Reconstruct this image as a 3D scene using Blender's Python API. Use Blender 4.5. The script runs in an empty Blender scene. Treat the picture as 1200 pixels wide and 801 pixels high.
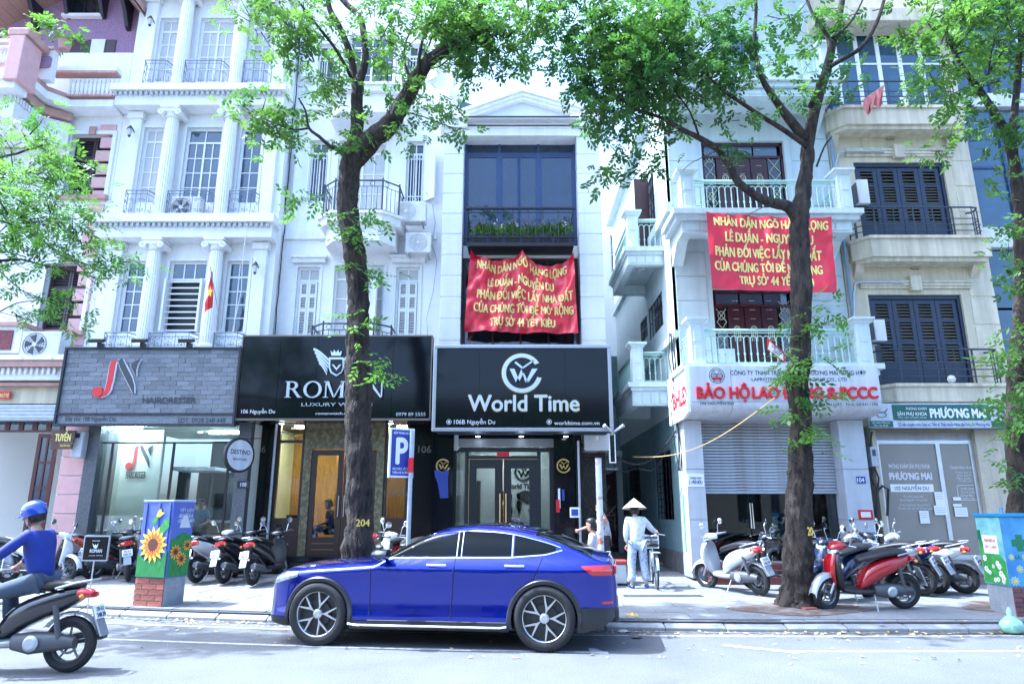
import bpy,math,random
from mathutils import Vector,Matrix,noise
SC=bpy.context.scene
COL=SC.collection
PI=math.pi
R=math.radians
V=Vector
rnd=random.Random(11)
CAMH,PITCH,FPX=1.62,R(14.0),800.0
cam=bpy.data.cameras.new('camera')
cam.sensor_width=36.0
cam.lens=36.0*FPX/1200.0
cam.clip_end=900
camo=bpy.data.objects.new('camera',cam)
COL.objects.link(camo)
camo.location=(0,0,CAMH)
camo.rotation_euler=(R(90)+PITCH,0,0)
SC.camera=camo
SUN=V((-0.50,0.03,0.86)).normalized()
world=bpy.data.worlds.new('World')
SC.world=world
world.use_nodes=True
wn=world.node_tree
sky=wn.nodes.new('ShaderNodeTexSky')
sky.sky_type='NISHITA'
sky.sun_disc=False
sky.sun_elevation=math.asin(SUN.z)
sky.sun_rotation=math.atan2(SUN.x,SUN.y)
sky.air_density=1.0
sky.dust_density=5.0
sky.ozone_density=1.0
wn.links.new(sky.outputs[0],wn.nodes['Background'].inputs[0])
wn.nodes['Background'].inputs[1].default_value=0.15
sl=bpy.data.lights.new('sun','SUN')
sl.energy=2.7
sl.angle=R(0.6)
sl.color=(1.0,0.97,0.92)
so=bpy.data.objects.new('sun',sl)
COL.objects.link(so)
so.rotation_euler=SUN.to_track_quat('Z','Y').to_euler()
so.location=(-20,0,40)
vs=SC.view_settings
vs.view_transform='Standard'
vs.look='None'
vs.exposure=2.4
vs.gamma=1
vs.use_curve_mapping=False
vs.use_white_balance=True
vs.white_balance_temperature=5150
vs.white_balance_tint=6
SC.render.engine='CYCLES'
SC.cycles.use_denoising=True
SC.cycles.max_bounces=8
SC.cycles.transparent_max_bounces=16
SC.cycles.sample_clamp_indirect=6
SP,CP=math.sin(PITCH),math.cos(PITCH)
def W(px,py,Y):
 dx=(px-600)/FPX;dy=(400.5-py)/FPX
 t=Y/(CP-dy*SP)
 return V((dx*t,Y,CAMH+t*(SP+dy*CP)))
def X_(px,py,Y):return W(px,py,Y).x
def Z_(py,Y):return W(600,py,Y).z
def rect(x0,x1,y0,y1,Y):
 """pixel columns x0,x1 read at the middle row; rows y0 (top), y1 (bottom) -> X0, X1, Zbottom, Ztop"""
 m=(y0+y1)/2
 return X_(x0,m,Y),X_(x1,m,Y),Z_(y1,Y),Z_(y0,Y)
def curbY(X):
 X=max(-11.0,X)
 d=max(0.0,4.0-X)
 return 10.18+0.03*d+0.0105*d*d
def zs(X,Y):
 return 0.125+0.0255*(min(Y,17.6)-curbY(X))
def onwalk(px,py):
 """point of the pavement under a pixel"""
 Y=12.0
 for _ in range(30):
  p=W(px,py,Y);z=zs(p.x,Y)
  dz=(p.z-z)
  Y+=-dz/((p.z-CAMH)/Y-0.0255)*0.8
 return V((p.x,Y,zs(p.x,Y)))
def tag(o,label=None,cat=None,group=None,kind=None):
 if label:o['label']=label
 if cat:o['category']=cat
 if group:o['group']=group
 if kind:o['kind']=kind
 return o
def thing(name,label,cat,loc=(0,0,0),group=None):
 o=bpy.data.objects.new(name,None)
 o.empty_display_size=0.2
 COL.objects.link(o)
 o.location=loc
 return tag(o,label,cat,group)
def wloc(o):
 p=V((0,0,0))
 while o is not None:
  p+=o.location;o=o.parent
 return p
def link(mesh,name,parent=None,loc=None,kind=None,smooth=False):
 o=bpy.data.objects.new(name,mesh)
 COL.objects.link(o)
 if parent:o.parent=parent
 if loc is not None:o.location=V(loc)-(wloc(parent)if parent else V((0,0,0)))
 if kind:o['kind']=kind
 return o
def copy_tree(o,parent=None):
 c=o.copy();COL.objects.link(c);c.parent=parent
 for ch in list(o.children):copy_tree(ch,c)
 return c
class MB:
 def __init__(s):s.v=[];s.f=[]
 def add(s,vs_,fs):
  n=len(s.v);s.v+=[tuple(a)for a in vs_];s.f+=[tuple(i+n for i in f)for f in fs];return s
 def box(s,x0,x1,y0,y1,z0,z1,M=None):
  if x0>x1:x0,x1=x1,x0
  if y0>y1:y0,y1=y1,y0
  if z0>z1:z0,z1=z1,z0
  P=[V((x,y,z))for x in(x0,x1)for y in(y0,y1)for z in(z0,z1)]
  if M:P=[M@p for p in P]
  return s.add(P,[(0,1,3,2),(4,6,7,5),(0,4,5,1),(2,3,7,6),(0,2,6,4),(1,5,7,3)])
 def quad(s,a,b,c,d):return s.add([a,b,c,d],[(0,1,2,3)])
 def tube(s,pts,r,n=8,cap=True,sq=1.0):
  pts=[V(p)for p in pts]
  k=len(pts)
  rs=r if isinstance(r,(list,tuple))else[r]*k
  up=None;P=[]
  for i,p in enumerate(pts):
   d=(pts[min(i+1,k-1)]-pts[max(i-1,0)])
   if d.length<1e-9:d=V((0,0,1))
   d.normalize()
   if up is None:
    up=V((0,0,1))if abs(d.z)<0.9 else V((0,1,0))
   a=d.cross(up).normalized();up=a.cross(d).normalized()
   for j in range(n):
    t=2*PI*j/n
    P.append(p+(a*math.cos(t)+up*(math.sin(t)*sq))*rs[i])
  fs=[(i*n+j,i*n+(j+1)%n,(i+1)*n+(j+1)%n,(i+1)*n+j)for i in range(k-1)for j in range(n)]
  if cap:fs+=[tuple(range(n-1,-1,-1)),tuple((k-1)*n+j for j in range(n))]
  return s.add(P,fs)
 def lathe(s,c,prof,n=16,axis='Z',cap=True):
  c=V(c);P=[]
  for(r,h)in prof:
   for j in range(n):
    t=2*PI*j/n;a,b=r*math.cos(t),r*math.sin(t)
    P.append(c+(V((a,b,h))if axis=='Z' else V((a,h,b))if axis=='Y' else V((h,a,b))))
  k=len(prof)
  fs=[(i*n+j,i*n+(j+1)%n,(i+1)*n+(j+1)%n,(i+1)*n+j)for i in range(k-1)for j in range(n)]
  if cap:fs+=[tuple(range(n)),tuple((k-1)*n+j for j in range(n))]
  return s.add(P,fs)
 def prism(s,poly,a0,a1,axis='Y'):
  """poly: 2D outline; axis Y -> (x,z), X -> (y,z), Z -> (x,y)"""
  def q(p,a):return(p[0],a,p[1])if axis=='Y' else(a,p[0],p[1])if axis=='X' else(p[0],p[1],a)
  n=len(poly)
  return s.add([q(p,a0)for p in poly]+[q(p,a1)for p in poly],[tuple(range(n)),tuple(range(2*n-1,n-1,-1))]+[(i,n+i,n+(i+1)%n,(i+1)%n)for i in range(n)])
 def loft(s,rings,cap=True,closed=True):
  n=len(rings[0]);k=len(rings)
  P=[p for r_ in rings for p in r_]
  fs=[(i*n+j,i*n+(j+1)%n,(i+1)*n+(j+1)%n,(i+1)*n+j)for i in range(k-1)for j in range(n if closed else n-1)]
  if cap:fs+=[tuple(range(n-1,-1,-1)),tuple((k-1)*n+j for j in range(n))]
  return s.add(P,fs)
 def strip(s,A,B):
  """open ribbon between two polylines"""
  n=len(A)
  return s.add(list(A)+list(B),[(i,i+1,n+i+1,n+i)for i in range(n-1)])
 def mesh(s,name,mat,off=V((0,0,0)),smooth=False,ang=35,fix=True):
  m=bpy.data.meshes.new(name)
  ox,oy,oz=off
  m.from_pydata([(a[0]-ox,a[1]-oy,a[2]-oz)for a in s.v],[],s.f)
  if fix and len(s.f)<60000:
   import bmesh
   bm=bmesh.new();bm.from_mesh(m);bmesh.ops.recalc_face_normals(bm,faces=bm.faces);bm.to_mesh(m);bm.free()
  for mm in(mat if isinstance(mat,(list,tuple))else[mat]):m.materials.append(mm)
  if smooth:
   m.shade_smooth()
   if ang<180:m.set_sharp_from_angle(angle=R(ang))
  return m
 def build(s,name,mat,parent=None,smooth=False,kind=None,bev=0,label=None,ang=35,fix=True,sub=0):
  off=wloc(parent)if parent else V((0,0,0))
  o=link(s.mesh(name,mat,off,smooth,ang,fix),name,parent,None,kind)
  if bev:
   b=o.modifiers.new('bevel','BEVEL');b.width=bev;b.segments=2;b.limit_method='ANGLE';b.harden_normals=False
  if sub:
   b=o.modifiers.new('sub','SUBSURF');b.levels=sub;b.render_levels=sub
  if label:o['label']=label
  return o
def box(name,mat,parent,x0,x1,y0,y1,z0,z1,**k):
 return MB().box(x0,x1,y0,y1,z0,z1).build(name,mat,parent,**k)
def tube(name,mat,parent,pts,r,n=8,**k):
 return MB().tube(pts,r,n).build(name,mat,parent,smooth=True,**k)
_unit={}
def ubox(name,mat,parent,x0,x1,y0,y1,z0,z1,kind=None):
 """a box that shares one unit mesh with its alikes (same size and material)"""
 sx,sy,sz=round(abs(x1-x0),4),round(abs(y1-y0),4),round(abs(z1-z0),4)
 key=(sx,sy,sz,mat.name)
 if key not in _unit:_unit[key]=MB().box(0,sx,0,sy,0,sz).mesh(name,mat)
 return link(_unit[key],name,parent,(min(x0,x1),min(y0,y1),min(z0,z1)),kind)
_mats={}
def mat(name,col,rough=0.6,metal=0.0,var=0.0,scale=3.0,bump=0.0,bscale=30.0,stretch=(1,1,1),rand=0.0,streak=0.0,coat=0.0,emit=0.0,spec=0.5,col2=None,thr=None,sheen=0.0,grime=0.0):
 if name in _mats:return _mats[name]
 m=bpy.data.materials.new(name);_mats[name]=m
 m.use_nodes=True
 nt=m.node_tree;N=nt.nodes;L=nt.links
 b=N['Principled BSDF']
 b.inputs['Roughness'].default_value=rough
 b.inputs['Metallic'].default_value=metal
 b.inputs['Specular IOR Level'].default_value=spec
 b.inputs['Coat Weight'].default_value=coat
 b.inputs['Coat Roughness'].default_value=0.03
 c=(col[0],col[1],col[2],1)
 b.inputs['Base Color'].default_value=c
 out=None
 tc=N.new('ShaderNodeTexCoord')
 def noise_(sc_,det=5,st=(1,1,1),ro=0.55):
  mp=N.new('ShaderNodeMapping');mp.inputs['Scale'].default_value=st
  L.new(tc.outputs['Object'],mp.inputs[0])
  t=N.new('ShaderNodeTexNoise');t.inputs['Scale'].default_value=sc_;t.inputs['Detail'].default_value=det
  t.inputs['Roughness'].default_value=ro
  L.new(mp.outputs[0],t.inputs['Vector'])
  return t
 cur=None
 def mul(cur,fac_sock,lo,hi):
  mr=N.new('ShaderNodeMapRange');mr.inputs['To Min'].default_value=lo;mr.inputs['To Max'].default_value=hi
  mr.inputs['From Min'].default_value=0.3;mr.inputs['From Max'].default_value=0.7
  L.new(fac_sock,mr.inputs['Value'])
  mx=N.new('ShaderNodeMix');mx.data_type='RGBA';mx.blend_type='MULTIPLY';mx.inputs['Factor'].default_value=1
  if cur is None:mx.inputs['A'].default_value=c
  else:L.new(cur,mx.inputs['A'])
  cc=N.new('ShaderNodeCombineColor')
  for i in range(3):L.new(mr.outputs[0],cc.inputs[i])
  L.new(cc.outputs[0],mx.inputs['B'])
  return mx.outputs['Result']
 if col2 is not None:
  t=noise_(scale,6,stretch)
  rp=N.new('ShaderNodeValToRGB')
  a0,a1=thr or(0.4,0.6)
  rp.color_ramp.elements[0].position=a0;rp.color_ramp.elements[1].position=a1
  rp.color_ramp.elements[0].color=c;rp.color_ramp.elements[1].color=(col2[0],col2[1],col2[2],1)
  L.new(t.outputs['Fac'],rp.inputs[0]);cur=rp.outputs[0]
 if var:
  cur=mul(cur,noise_(scale*1.7,6,stretch).outputs['Fac'],1-var,1+var*0.6)
 if streak:
  cur=mul(cur,noise_(2.2,4,(2.2,2.2,0.12)).outputs['Fac'],1-streak,1.0)
  cur=mul(cur,noise_(9,4,(1.5,1.5,0.1)).outputs['Fac'],1-streak*0.5,1.0)
 if grime:
  t=noise_(0.9,8,(1,1,0.6),0.65)
  cur=mul(cur,t.outputs['Fac'],1-grime,1.0)
 if rand:
  oi=N.new('ShaderNodeObjectInfo')
  mr=N.new('ShaderNodeMapRange');mr.inputs['From Min'].default_value=0;mr.inputs['From Max'].default_value=1
  mr.inputs['To Min'].default_value=0.3;mr.inputs['To Max'].default_value=0.7
  L.new(oi.outputs['Random'],mr.inputs['Value'])
  cur=mul(cur,mr.outputs[0],1-rand,1+rand)
 if cur is not None:L.new(cur,b.inputs['Base Color'])
 if emit:
  b.inputs['Emission Color'].default_value=c
  b.inputs['Emission Strength'].default_value=emit
 if bump:
  t=noise_(bscale,6,stretch)
  bp=N.new('ShaderNodeBump');bp.inputs['Strength'].default_value=min(1,bump);bp.inputs['Distance'].default_value=0.02*max(1,bump)
  L.new(t.outputs['Fac'],bp.inputs['Height']);L.new(bp.outputs[0],b.inputs['Normal'])
 return m
def glassmat(name,tint=(0.8,0.9,0.95),trans=0.85,rough=0.0,ior=1.5):
 """thin architectural glass: clear with fresnel reflection"""
 if name in _mats:return _mats[name]
 m=bpy.data.materials.new(name);_mats[name]=m
 m.use_nodes=True;nt=m.node_tree;N=nt.nodes;L=nt.links
 N.remove(N['Principled BSDF'])
 o=N['Material Output']
 tr=N.new('ShaderNodeBsdfTransparent');tr.inputs[0].default_value=(*[a*trans for a in tint],1)
 gl=N.new('ShaderNodeBsdfGlossy');gl.inputs['Roughness'].default_value=rough;gl.inputs[0].default_value=(1,1,1,1)
 fr=N.new('ShaderNodeFresnel');fr.inputs[0].default_value=ior
 mr=N.new('ShaderNodeMath');mr.operation='MULTIPLY';mr.inputs[1].default_value=1.6;mr.use_clamp=True
 mx=N.new('ShaderNodeMixShader')
 L.new(fr.outputs[0],mr.inputs[0]);L.new(mr.outputs[0],mx.inputs[0]);L.new(tr.outputs[0],mx.inputs[1]);L.new(gl.outputs[0],mx.inputs[2])
 L.new(mx.outputs[0],o.inputs[0])
 return m
def leafmat(name,col,col2):
 m=mat(name,col,0.45,col2=col2,scale=1.3,thr=(0.35,0.65),var=0.35,spec=0.35)
 nt=m.node_tree;N=nt.nodes;L=nt.links
 b=N['Principled BSDF'];tr=N.new('ShaderNodeBsdfTranslucent');mx=N.new('ShaderNodeMixShader')
 mx.inputs[0].default_value=0.38
 src=b.inputs['Base Color'].links[0].from_socket
 hs=N.new('ShaderNodeHueSaturation');hs.inputs['Value'].default_value=1.9;hs.inputs['Hue'].default_value=0.485
 hs.inputs['Saturation'].default_value=1.1
 L.new(src,hs.inputs['Color']);L.new(hs.outputs[0],tr.inputs[0])
 L.new(b.outputs[0],mx.inputs[1]);L.new(tr.outputs[0],mx.inputs[2]);L.new(mx.outputs[0],N['Material Output'].inputs[0])
 return m
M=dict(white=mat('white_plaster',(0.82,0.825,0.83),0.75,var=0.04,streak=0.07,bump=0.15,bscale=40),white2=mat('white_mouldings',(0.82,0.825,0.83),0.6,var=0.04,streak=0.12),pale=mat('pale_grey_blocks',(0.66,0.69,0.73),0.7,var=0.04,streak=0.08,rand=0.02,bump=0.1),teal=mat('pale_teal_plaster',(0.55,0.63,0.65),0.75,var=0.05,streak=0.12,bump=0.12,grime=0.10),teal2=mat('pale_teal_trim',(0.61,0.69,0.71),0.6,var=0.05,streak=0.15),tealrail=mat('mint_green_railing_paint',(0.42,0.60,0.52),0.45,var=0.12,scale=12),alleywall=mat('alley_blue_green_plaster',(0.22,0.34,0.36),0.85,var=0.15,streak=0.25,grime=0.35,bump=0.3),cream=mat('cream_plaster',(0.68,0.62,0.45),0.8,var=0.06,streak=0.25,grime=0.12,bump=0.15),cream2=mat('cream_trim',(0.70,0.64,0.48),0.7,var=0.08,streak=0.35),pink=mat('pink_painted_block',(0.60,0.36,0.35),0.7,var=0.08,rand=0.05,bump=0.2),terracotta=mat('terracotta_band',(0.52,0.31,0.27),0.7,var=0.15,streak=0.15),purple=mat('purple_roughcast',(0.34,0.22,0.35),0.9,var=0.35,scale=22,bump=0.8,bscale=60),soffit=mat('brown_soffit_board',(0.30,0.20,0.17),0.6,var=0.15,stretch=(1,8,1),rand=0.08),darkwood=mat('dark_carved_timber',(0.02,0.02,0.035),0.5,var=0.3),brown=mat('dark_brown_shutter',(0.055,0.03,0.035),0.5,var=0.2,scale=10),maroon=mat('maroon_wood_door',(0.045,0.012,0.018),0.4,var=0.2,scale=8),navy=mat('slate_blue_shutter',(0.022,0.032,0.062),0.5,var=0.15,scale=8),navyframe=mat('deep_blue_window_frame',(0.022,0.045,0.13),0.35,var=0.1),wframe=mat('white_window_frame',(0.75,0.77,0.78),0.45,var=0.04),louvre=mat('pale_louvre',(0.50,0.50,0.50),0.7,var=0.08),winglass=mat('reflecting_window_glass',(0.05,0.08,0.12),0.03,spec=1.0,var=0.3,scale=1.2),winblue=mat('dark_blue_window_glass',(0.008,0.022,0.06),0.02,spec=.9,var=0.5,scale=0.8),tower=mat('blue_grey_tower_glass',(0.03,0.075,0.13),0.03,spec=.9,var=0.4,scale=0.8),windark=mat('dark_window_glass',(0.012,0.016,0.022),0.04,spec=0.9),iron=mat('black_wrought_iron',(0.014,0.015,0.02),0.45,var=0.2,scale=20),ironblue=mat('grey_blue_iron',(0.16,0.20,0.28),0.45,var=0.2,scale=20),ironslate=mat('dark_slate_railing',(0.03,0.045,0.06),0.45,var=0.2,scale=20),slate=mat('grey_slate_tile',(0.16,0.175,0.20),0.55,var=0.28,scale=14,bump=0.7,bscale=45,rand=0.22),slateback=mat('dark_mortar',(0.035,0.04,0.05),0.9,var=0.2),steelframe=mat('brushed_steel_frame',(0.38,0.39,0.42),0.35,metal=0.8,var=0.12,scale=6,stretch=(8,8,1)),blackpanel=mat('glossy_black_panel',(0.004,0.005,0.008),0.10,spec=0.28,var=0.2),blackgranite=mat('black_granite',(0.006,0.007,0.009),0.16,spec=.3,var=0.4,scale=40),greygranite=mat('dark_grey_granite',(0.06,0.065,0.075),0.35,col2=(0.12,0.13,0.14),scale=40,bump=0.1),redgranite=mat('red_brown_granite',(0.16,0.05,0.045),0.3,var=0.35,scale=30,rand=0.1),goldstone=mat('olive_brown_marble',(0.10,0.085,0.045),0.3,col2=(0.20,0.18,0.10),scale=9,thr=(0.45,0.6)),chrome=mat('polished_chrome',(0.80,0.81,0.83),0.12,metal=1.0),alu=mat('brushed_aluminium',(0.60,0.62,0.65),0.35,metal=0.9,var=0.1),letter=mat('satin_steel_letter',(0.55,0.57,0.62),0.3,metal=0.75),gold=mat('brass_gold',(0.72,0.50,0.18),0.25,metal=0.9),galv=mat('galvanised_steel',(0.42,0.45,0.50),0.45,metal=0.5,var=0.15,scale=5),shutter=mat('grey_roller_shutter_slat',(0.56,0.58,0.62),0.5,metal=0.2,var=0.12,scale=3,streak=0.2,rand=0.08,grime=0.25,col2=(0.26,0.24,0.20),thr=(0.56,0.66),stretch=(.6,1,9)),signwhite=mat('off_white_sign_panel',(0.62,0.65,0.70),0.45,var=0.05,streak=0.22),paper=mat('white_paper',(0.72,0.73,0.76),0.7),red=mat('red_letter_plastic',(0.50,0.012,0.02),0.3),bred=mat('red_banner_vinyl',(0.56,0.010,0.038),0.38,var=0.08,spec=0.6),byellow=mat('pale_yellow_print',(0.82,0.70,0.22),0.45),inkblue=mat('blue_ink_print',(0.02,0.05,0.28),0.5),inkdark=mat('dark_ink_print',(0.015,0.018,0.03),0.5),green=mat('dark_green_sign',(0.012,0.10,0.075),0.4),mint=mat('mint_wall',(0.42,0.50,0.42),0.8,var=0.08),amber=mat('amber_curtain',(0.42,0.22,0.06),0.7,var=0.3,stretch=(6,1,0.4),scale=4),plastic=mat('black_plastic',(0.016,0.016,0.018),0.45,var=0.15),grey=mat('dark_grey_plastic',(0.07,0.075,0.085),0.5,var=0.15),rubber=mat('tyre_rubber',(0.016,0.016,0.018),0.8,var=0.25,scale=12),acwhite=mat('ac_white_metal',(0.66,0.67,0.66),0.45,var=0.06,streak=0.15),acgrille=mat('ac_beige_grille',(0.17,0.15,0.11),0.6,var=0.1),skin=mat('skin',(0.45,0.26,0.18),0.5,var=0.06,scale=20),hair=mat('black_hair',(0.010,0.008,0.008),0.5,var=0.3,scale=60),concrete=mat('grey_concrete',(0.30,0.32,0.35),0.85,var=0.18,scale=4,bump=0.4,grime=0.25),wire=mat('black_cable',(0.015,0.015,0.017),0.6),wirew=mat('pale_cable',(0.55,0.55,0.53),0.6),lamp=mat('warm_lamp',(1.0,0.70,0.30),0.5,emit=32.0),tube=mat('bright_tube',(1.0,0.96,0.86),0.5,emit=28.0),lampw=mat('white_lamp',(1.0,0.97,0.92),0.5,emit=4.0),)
CLEAR=glassmat('clear_shop_glass')
DARKGL=glassmat('tinted_car_glass',(0.3,0.36,0.38),0.32)
def text(body,name,mt,parent,x0,x1,zb,y,h=None,depth=0.004,bold=0.0,shear=0.0,rot=None,label=None,sp=1.0,M4=None):
 """lettering whose left/right ends are x0..x1, baseline zb, cap height h, facing -Y at depth y"""
 cu=bpy.data.curves.new('t','FONT')
 for a_,b_ in(('Đ','Ð'),('Ở','Ỏ’'),('Ơ','O’'),('ơ','o’'),('ở','ỏ’')):body=body.replace(a_,b_)
 cu.body=body
 cu.size=1.0;cu.offset=0;cu.shear=shear;cu.resolution_u=4;cu.space_character=sp
 cu.extrude=0.0
 o=bpy.data.objects.new('t',cu);COL.objects.link(o)
 bpy.context.view_layer.update()
 me=bpy.data.meshes.new_from_object(o.evaluated_get(bpy.context.evaluated_depsgraph_get()))
 bpy.data.objects.remove(o);bpy.data.curves.remove(cu)
 if len(me.vertices)==0:return None
 xs=[v.co.x for v in me.vertices];zmin=min(xs);zmax=max(xs)
 sx=(x1-x0)/(zmax-zmin)
 sy=(h/0.70)if h else sx
 vs_=[(x0+(v.co.x-zmin)*sx,y,zb+v.co.y*sy)for v in me.vertices]
 fs=[tuple(p.vertices)for p in me.polygons]
 if bold:
  n0,f0,q=list(vs_),list(fs),0
  for ax,az in((-.8,0),(.8,0),(0,.8),(0,-.8)):
   q+=1;k0=len(vs_)
   vs_+=[(a[0]+ax*bold*sy,a[1]+.0006*q,a[2]+az*bold*sy)for a in n0];fs+=[tuple(i+k0 for i in f)for f in f0]
 if M4:vs_=[tuple(M4@V(a))for a in vs_]
 off=wloc(parent)if parent else V((0,0,0))
 m=bpy.data.meshes.new(name)
 if depth>0.006:
  nrm=V((0,depth,0))if not M4 else(M4.to_3x3()@V((0,depth,0)))
  n=len(vs_)
  vb=[(a[0]+nrm.x,a[1]+nrm.y,a[2]+nrm.z)for a in vs_]
  cnt={}
  for p in fs:
   for i in range(len(p)):
    e=(p[i],p[(i+1)%len(p)]);k=(min(e),max(e));cnt.setdefault(k,[]).append(e)
  side=[(e[0][0],e[0][1],e[0][1]+n,e[0][0]+n)for e in cnt.values()if len(e)==1]
  vs_=vs_+vb;fs=fs+side
 m.from_pydata([(a[0]-off.x,a[1]-off.y,a[2]-off.z)for a in vs_],[],fs)
 m.materials.append(mt)
 bpy.data.meshes.remove(me)
 o=link(m,name,parent)
 if label:o['label']=label
 return o
def ptext(body,name,mt,parent,px0,px1,pyb,pyt,Y,**k):
 """lettering placed by its pixel extent in the photograph on the plane y=Y"""
 zb,zt=Z_(pyb,Y),Z_(pyt,Y)
 return text(body,name,mt,parent,X_(px0,pyb,Y),X_(px1,pyb,Y),zb,Y,h=zt-zb,**k)
asph=mat('worn_asphalt',(0.115,0.122,0.132),0.85,col2=(0.18,0.187,0.197),thr=(.38,.62),var=0.18,scale=55,bump=0.8,bscale=120,grime=0.25)
slabm=mat('grey_paving_slab',(0.20,0.208,0.222),0.75,var=0.14,scale=5,bump=0.25,bscale=40,rand=0.09,grime=0.18)
jointm=mat('paving_joint',(0.10,0.10,0.105),0.95,var=0.3,scale=8)
curbm=mat('kerb_stone',(0.22,0.23,0.24),0.75,var=0.15,scale=6,bump=0.2,rand=0.08)
linem=mat('worn_road_paint',(0.42,0.43,0.44),0.7,var=0.25,scale=9,col2=(0.18,0.19,0.20),thr=(0.50,0.70))
dirtm=mat('gutter_dirt',(0.14,0.13,0.12),0.95,var=0.3,scale=6,bump=0.4)
gm=MB();gm.quad((-350,-350,-0.06),(350,-350,-0.06),(350,450,-0.06),(-350,450,-0.06))
tag(gm.build('ground',mat('bare_ground',(0.18,0.17,0.16),0.95,var=0.2,scale=0.3),fix=False),kind='structure')
xs_=[-60,-40,-25,-16]+[-11+i*0.5 for i in range(47)]+[16,25,40,60]
gm=MB()
gm.strip([V((x,-7.0,0))for x in xs_],[V((x,curbY(x)-0.002,0))for x in xs_])
tag(gm.build('road',asph,fix=False),kind='structure')
gm=MB();gm.strip([V((x,-40.0,0.1))for x in xs_],[V((x,-7.0,0.1))for x in xs_])
gm.strip([V((x,-7.0,0.1))for x in xs_],[V((x,-7.0,-0.05))for x in xs_])
tag(gm.build('far_pavement',curbm,fix=False),kind='structure')
gm=MB()
gm.strip([V((x,curbY(x)+0.15,zs(x,curbY(x))-0.012))for x in xs_],[V((x,17.6,zs(x,17.6)-0.014))for x in xs_])
pave=tag(gm.build('pavement',jointm,fix=False),kind='structure')
x=-9.6;k=0
while x<10.2:
 w=0.84
 z1=0.125
 a,b=curbY(x),curbY(x+w)
 km=MB();g=0.008
 pts=[(x+g,a),(x+w-g,b),(x+w-g,b+0.296),(x+g,a+0.296)]
 jt=rnd.uniform(-0.004,0.004)
 km.add([V((p[0],p[1],-0.02))for p in pts]+[V((p[0],p[1],(0.052 if i_<2 else z1)+jt))for i_,p in enumerate(pts)],[(0,1,5,4),(1,2,6,5),(2,3,7,6),(3,0,4,7),(4,5,6,7)])
 km.build('kerb_stone',curbm,pave,bev=0.012)
 x+=w
row=0;sw,sh_=0.80,0.56
slab_rng=random.Random(3)
sm_cache=MB().box(0.005,sw-0.005,0.005,sh_-0.005,-0.03,0).mesh('paving_slab',slabm)
for j in range(14):
 xo=-10.2+(0.40 if j%2 else 0)
 for i in range(27):
  x0=xo+i*sw
  if x0>10.2:continue
  ya,yb=curbY(x0+sw/2)+0.285+j*sh_,0
  if ya+sh_>17.0:continue
  if(x0<-4 and ya>15.6)or ya>16.6:continue
  dy=(curbY(x0+sw)-curbY(x0))/sw
  o=link(sm_cache,'paving_slab',pave,(x0,ya-0.004,0.003+zs(x0+sw/2,ya)+slab_rng.uniform(-0.002,0.003)))
  o.rotation_euler=(math.atan(0.0255),0,math.atan(dy))
gm=MB()
def rline(offa,offb,x0,x1,w,z=0.004):
 A,B=[],[]
 n=40
 for i in range(n+1):
  x=x0+(x1-x0)*i/n;t=(x+8)/16
  off=offa+(offb-offa)*max(0,min(1,t))
  A.append(V((x,curbY(x)-off-w/2,z)));B.append(V((x,curbY(x)-off+w/2,z)))
 gm.strip(A,B)
rline(1.75,1.42,-7.0,1.15,0.085)
rline(1.42,1.30,3.35,12.0,0.085)
gm.quad((0.95,8.72,0.0045),(1.15,8.70,0.0045),(1.02,9.05,0.0045),(0.93,9.05,0.0045))
gm.quad((3.35,8.72,0.0045),(3.5,8.78,0.0045),(2.72,9.28,0.0045),(2.62,9.22,0.0045))
rline(0.60,0.22,-9.0,12.0,0.075)
tag(gm.build('road_markings',linem,fix=False),kind='structure')
gm=MB()
A=[];B=[]
for i in range(80):
 x=-10+i*0.27;A.append(V((x,curbY(x)-0.004,0.006)));B.append(V((x,curbY(x)-0.10-0.05*noise.noise(V((x*2,0,0))),0.006)))
gm.strip(A,B)
tag(gm.build('gutter',dirtm,fix=False),kind='structure')
gr=onwalk(777,698)
gt=thing('drain_grate','long perforated grey drain grate set in the pavement before the alley','drain grate',gr)
box('grate_frame',MATG:=mat('grate_steel',(0.24,0.25,0.27),0.6,metal=0.4),gt,gr.x-0.72,gr.x+0.72,gr.y-0.13,gr.y+0.13,gr.z-0.01,gr.z+0.006)
gm=MB()
for i in range(36):
 for j in range(4):
  cx=gr.x-0.68+i*0.0388;cy=gr.y-0.10+j*0.066
  gm.box(cx-0.012,cx+0.012,cy-0.02,cy+0.02,gr.z+0.006,gr.z+0.012)
gm.build('grate_slots',M['plastic'],gt,kind='stuff')
for cx,cy,nm in((W(936,712,11.5).x,11.5,'a'),(W(421,700,11.55).x,11.6,'b'),(W(1198,700,11.6).x,11.6,'c')):
 q=[]
 for k in range(22):
  a=2*PI*k/22;rr=1+.30*noise.noise(V((a*1.3,cx,0)))
  x,y=cx+1.05*rr*math.cos(a),cy-.12+.62*rr*math.sin(a);q.append((x,y,zs(x,y)+.012))
 tag(MB().add(q+[(cx,cy,zs(cx,cy)+.05)],[(k,(k+1)%22,22)for k in range(22)]).build('tree_pit',mat('reddish_pit_soil',(.12,.075,.055),.95,col2=(.17,.15,.14),scale=5,var=.3,bump=1,bscale=30),None,fix=False),kind='structure')
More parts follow.
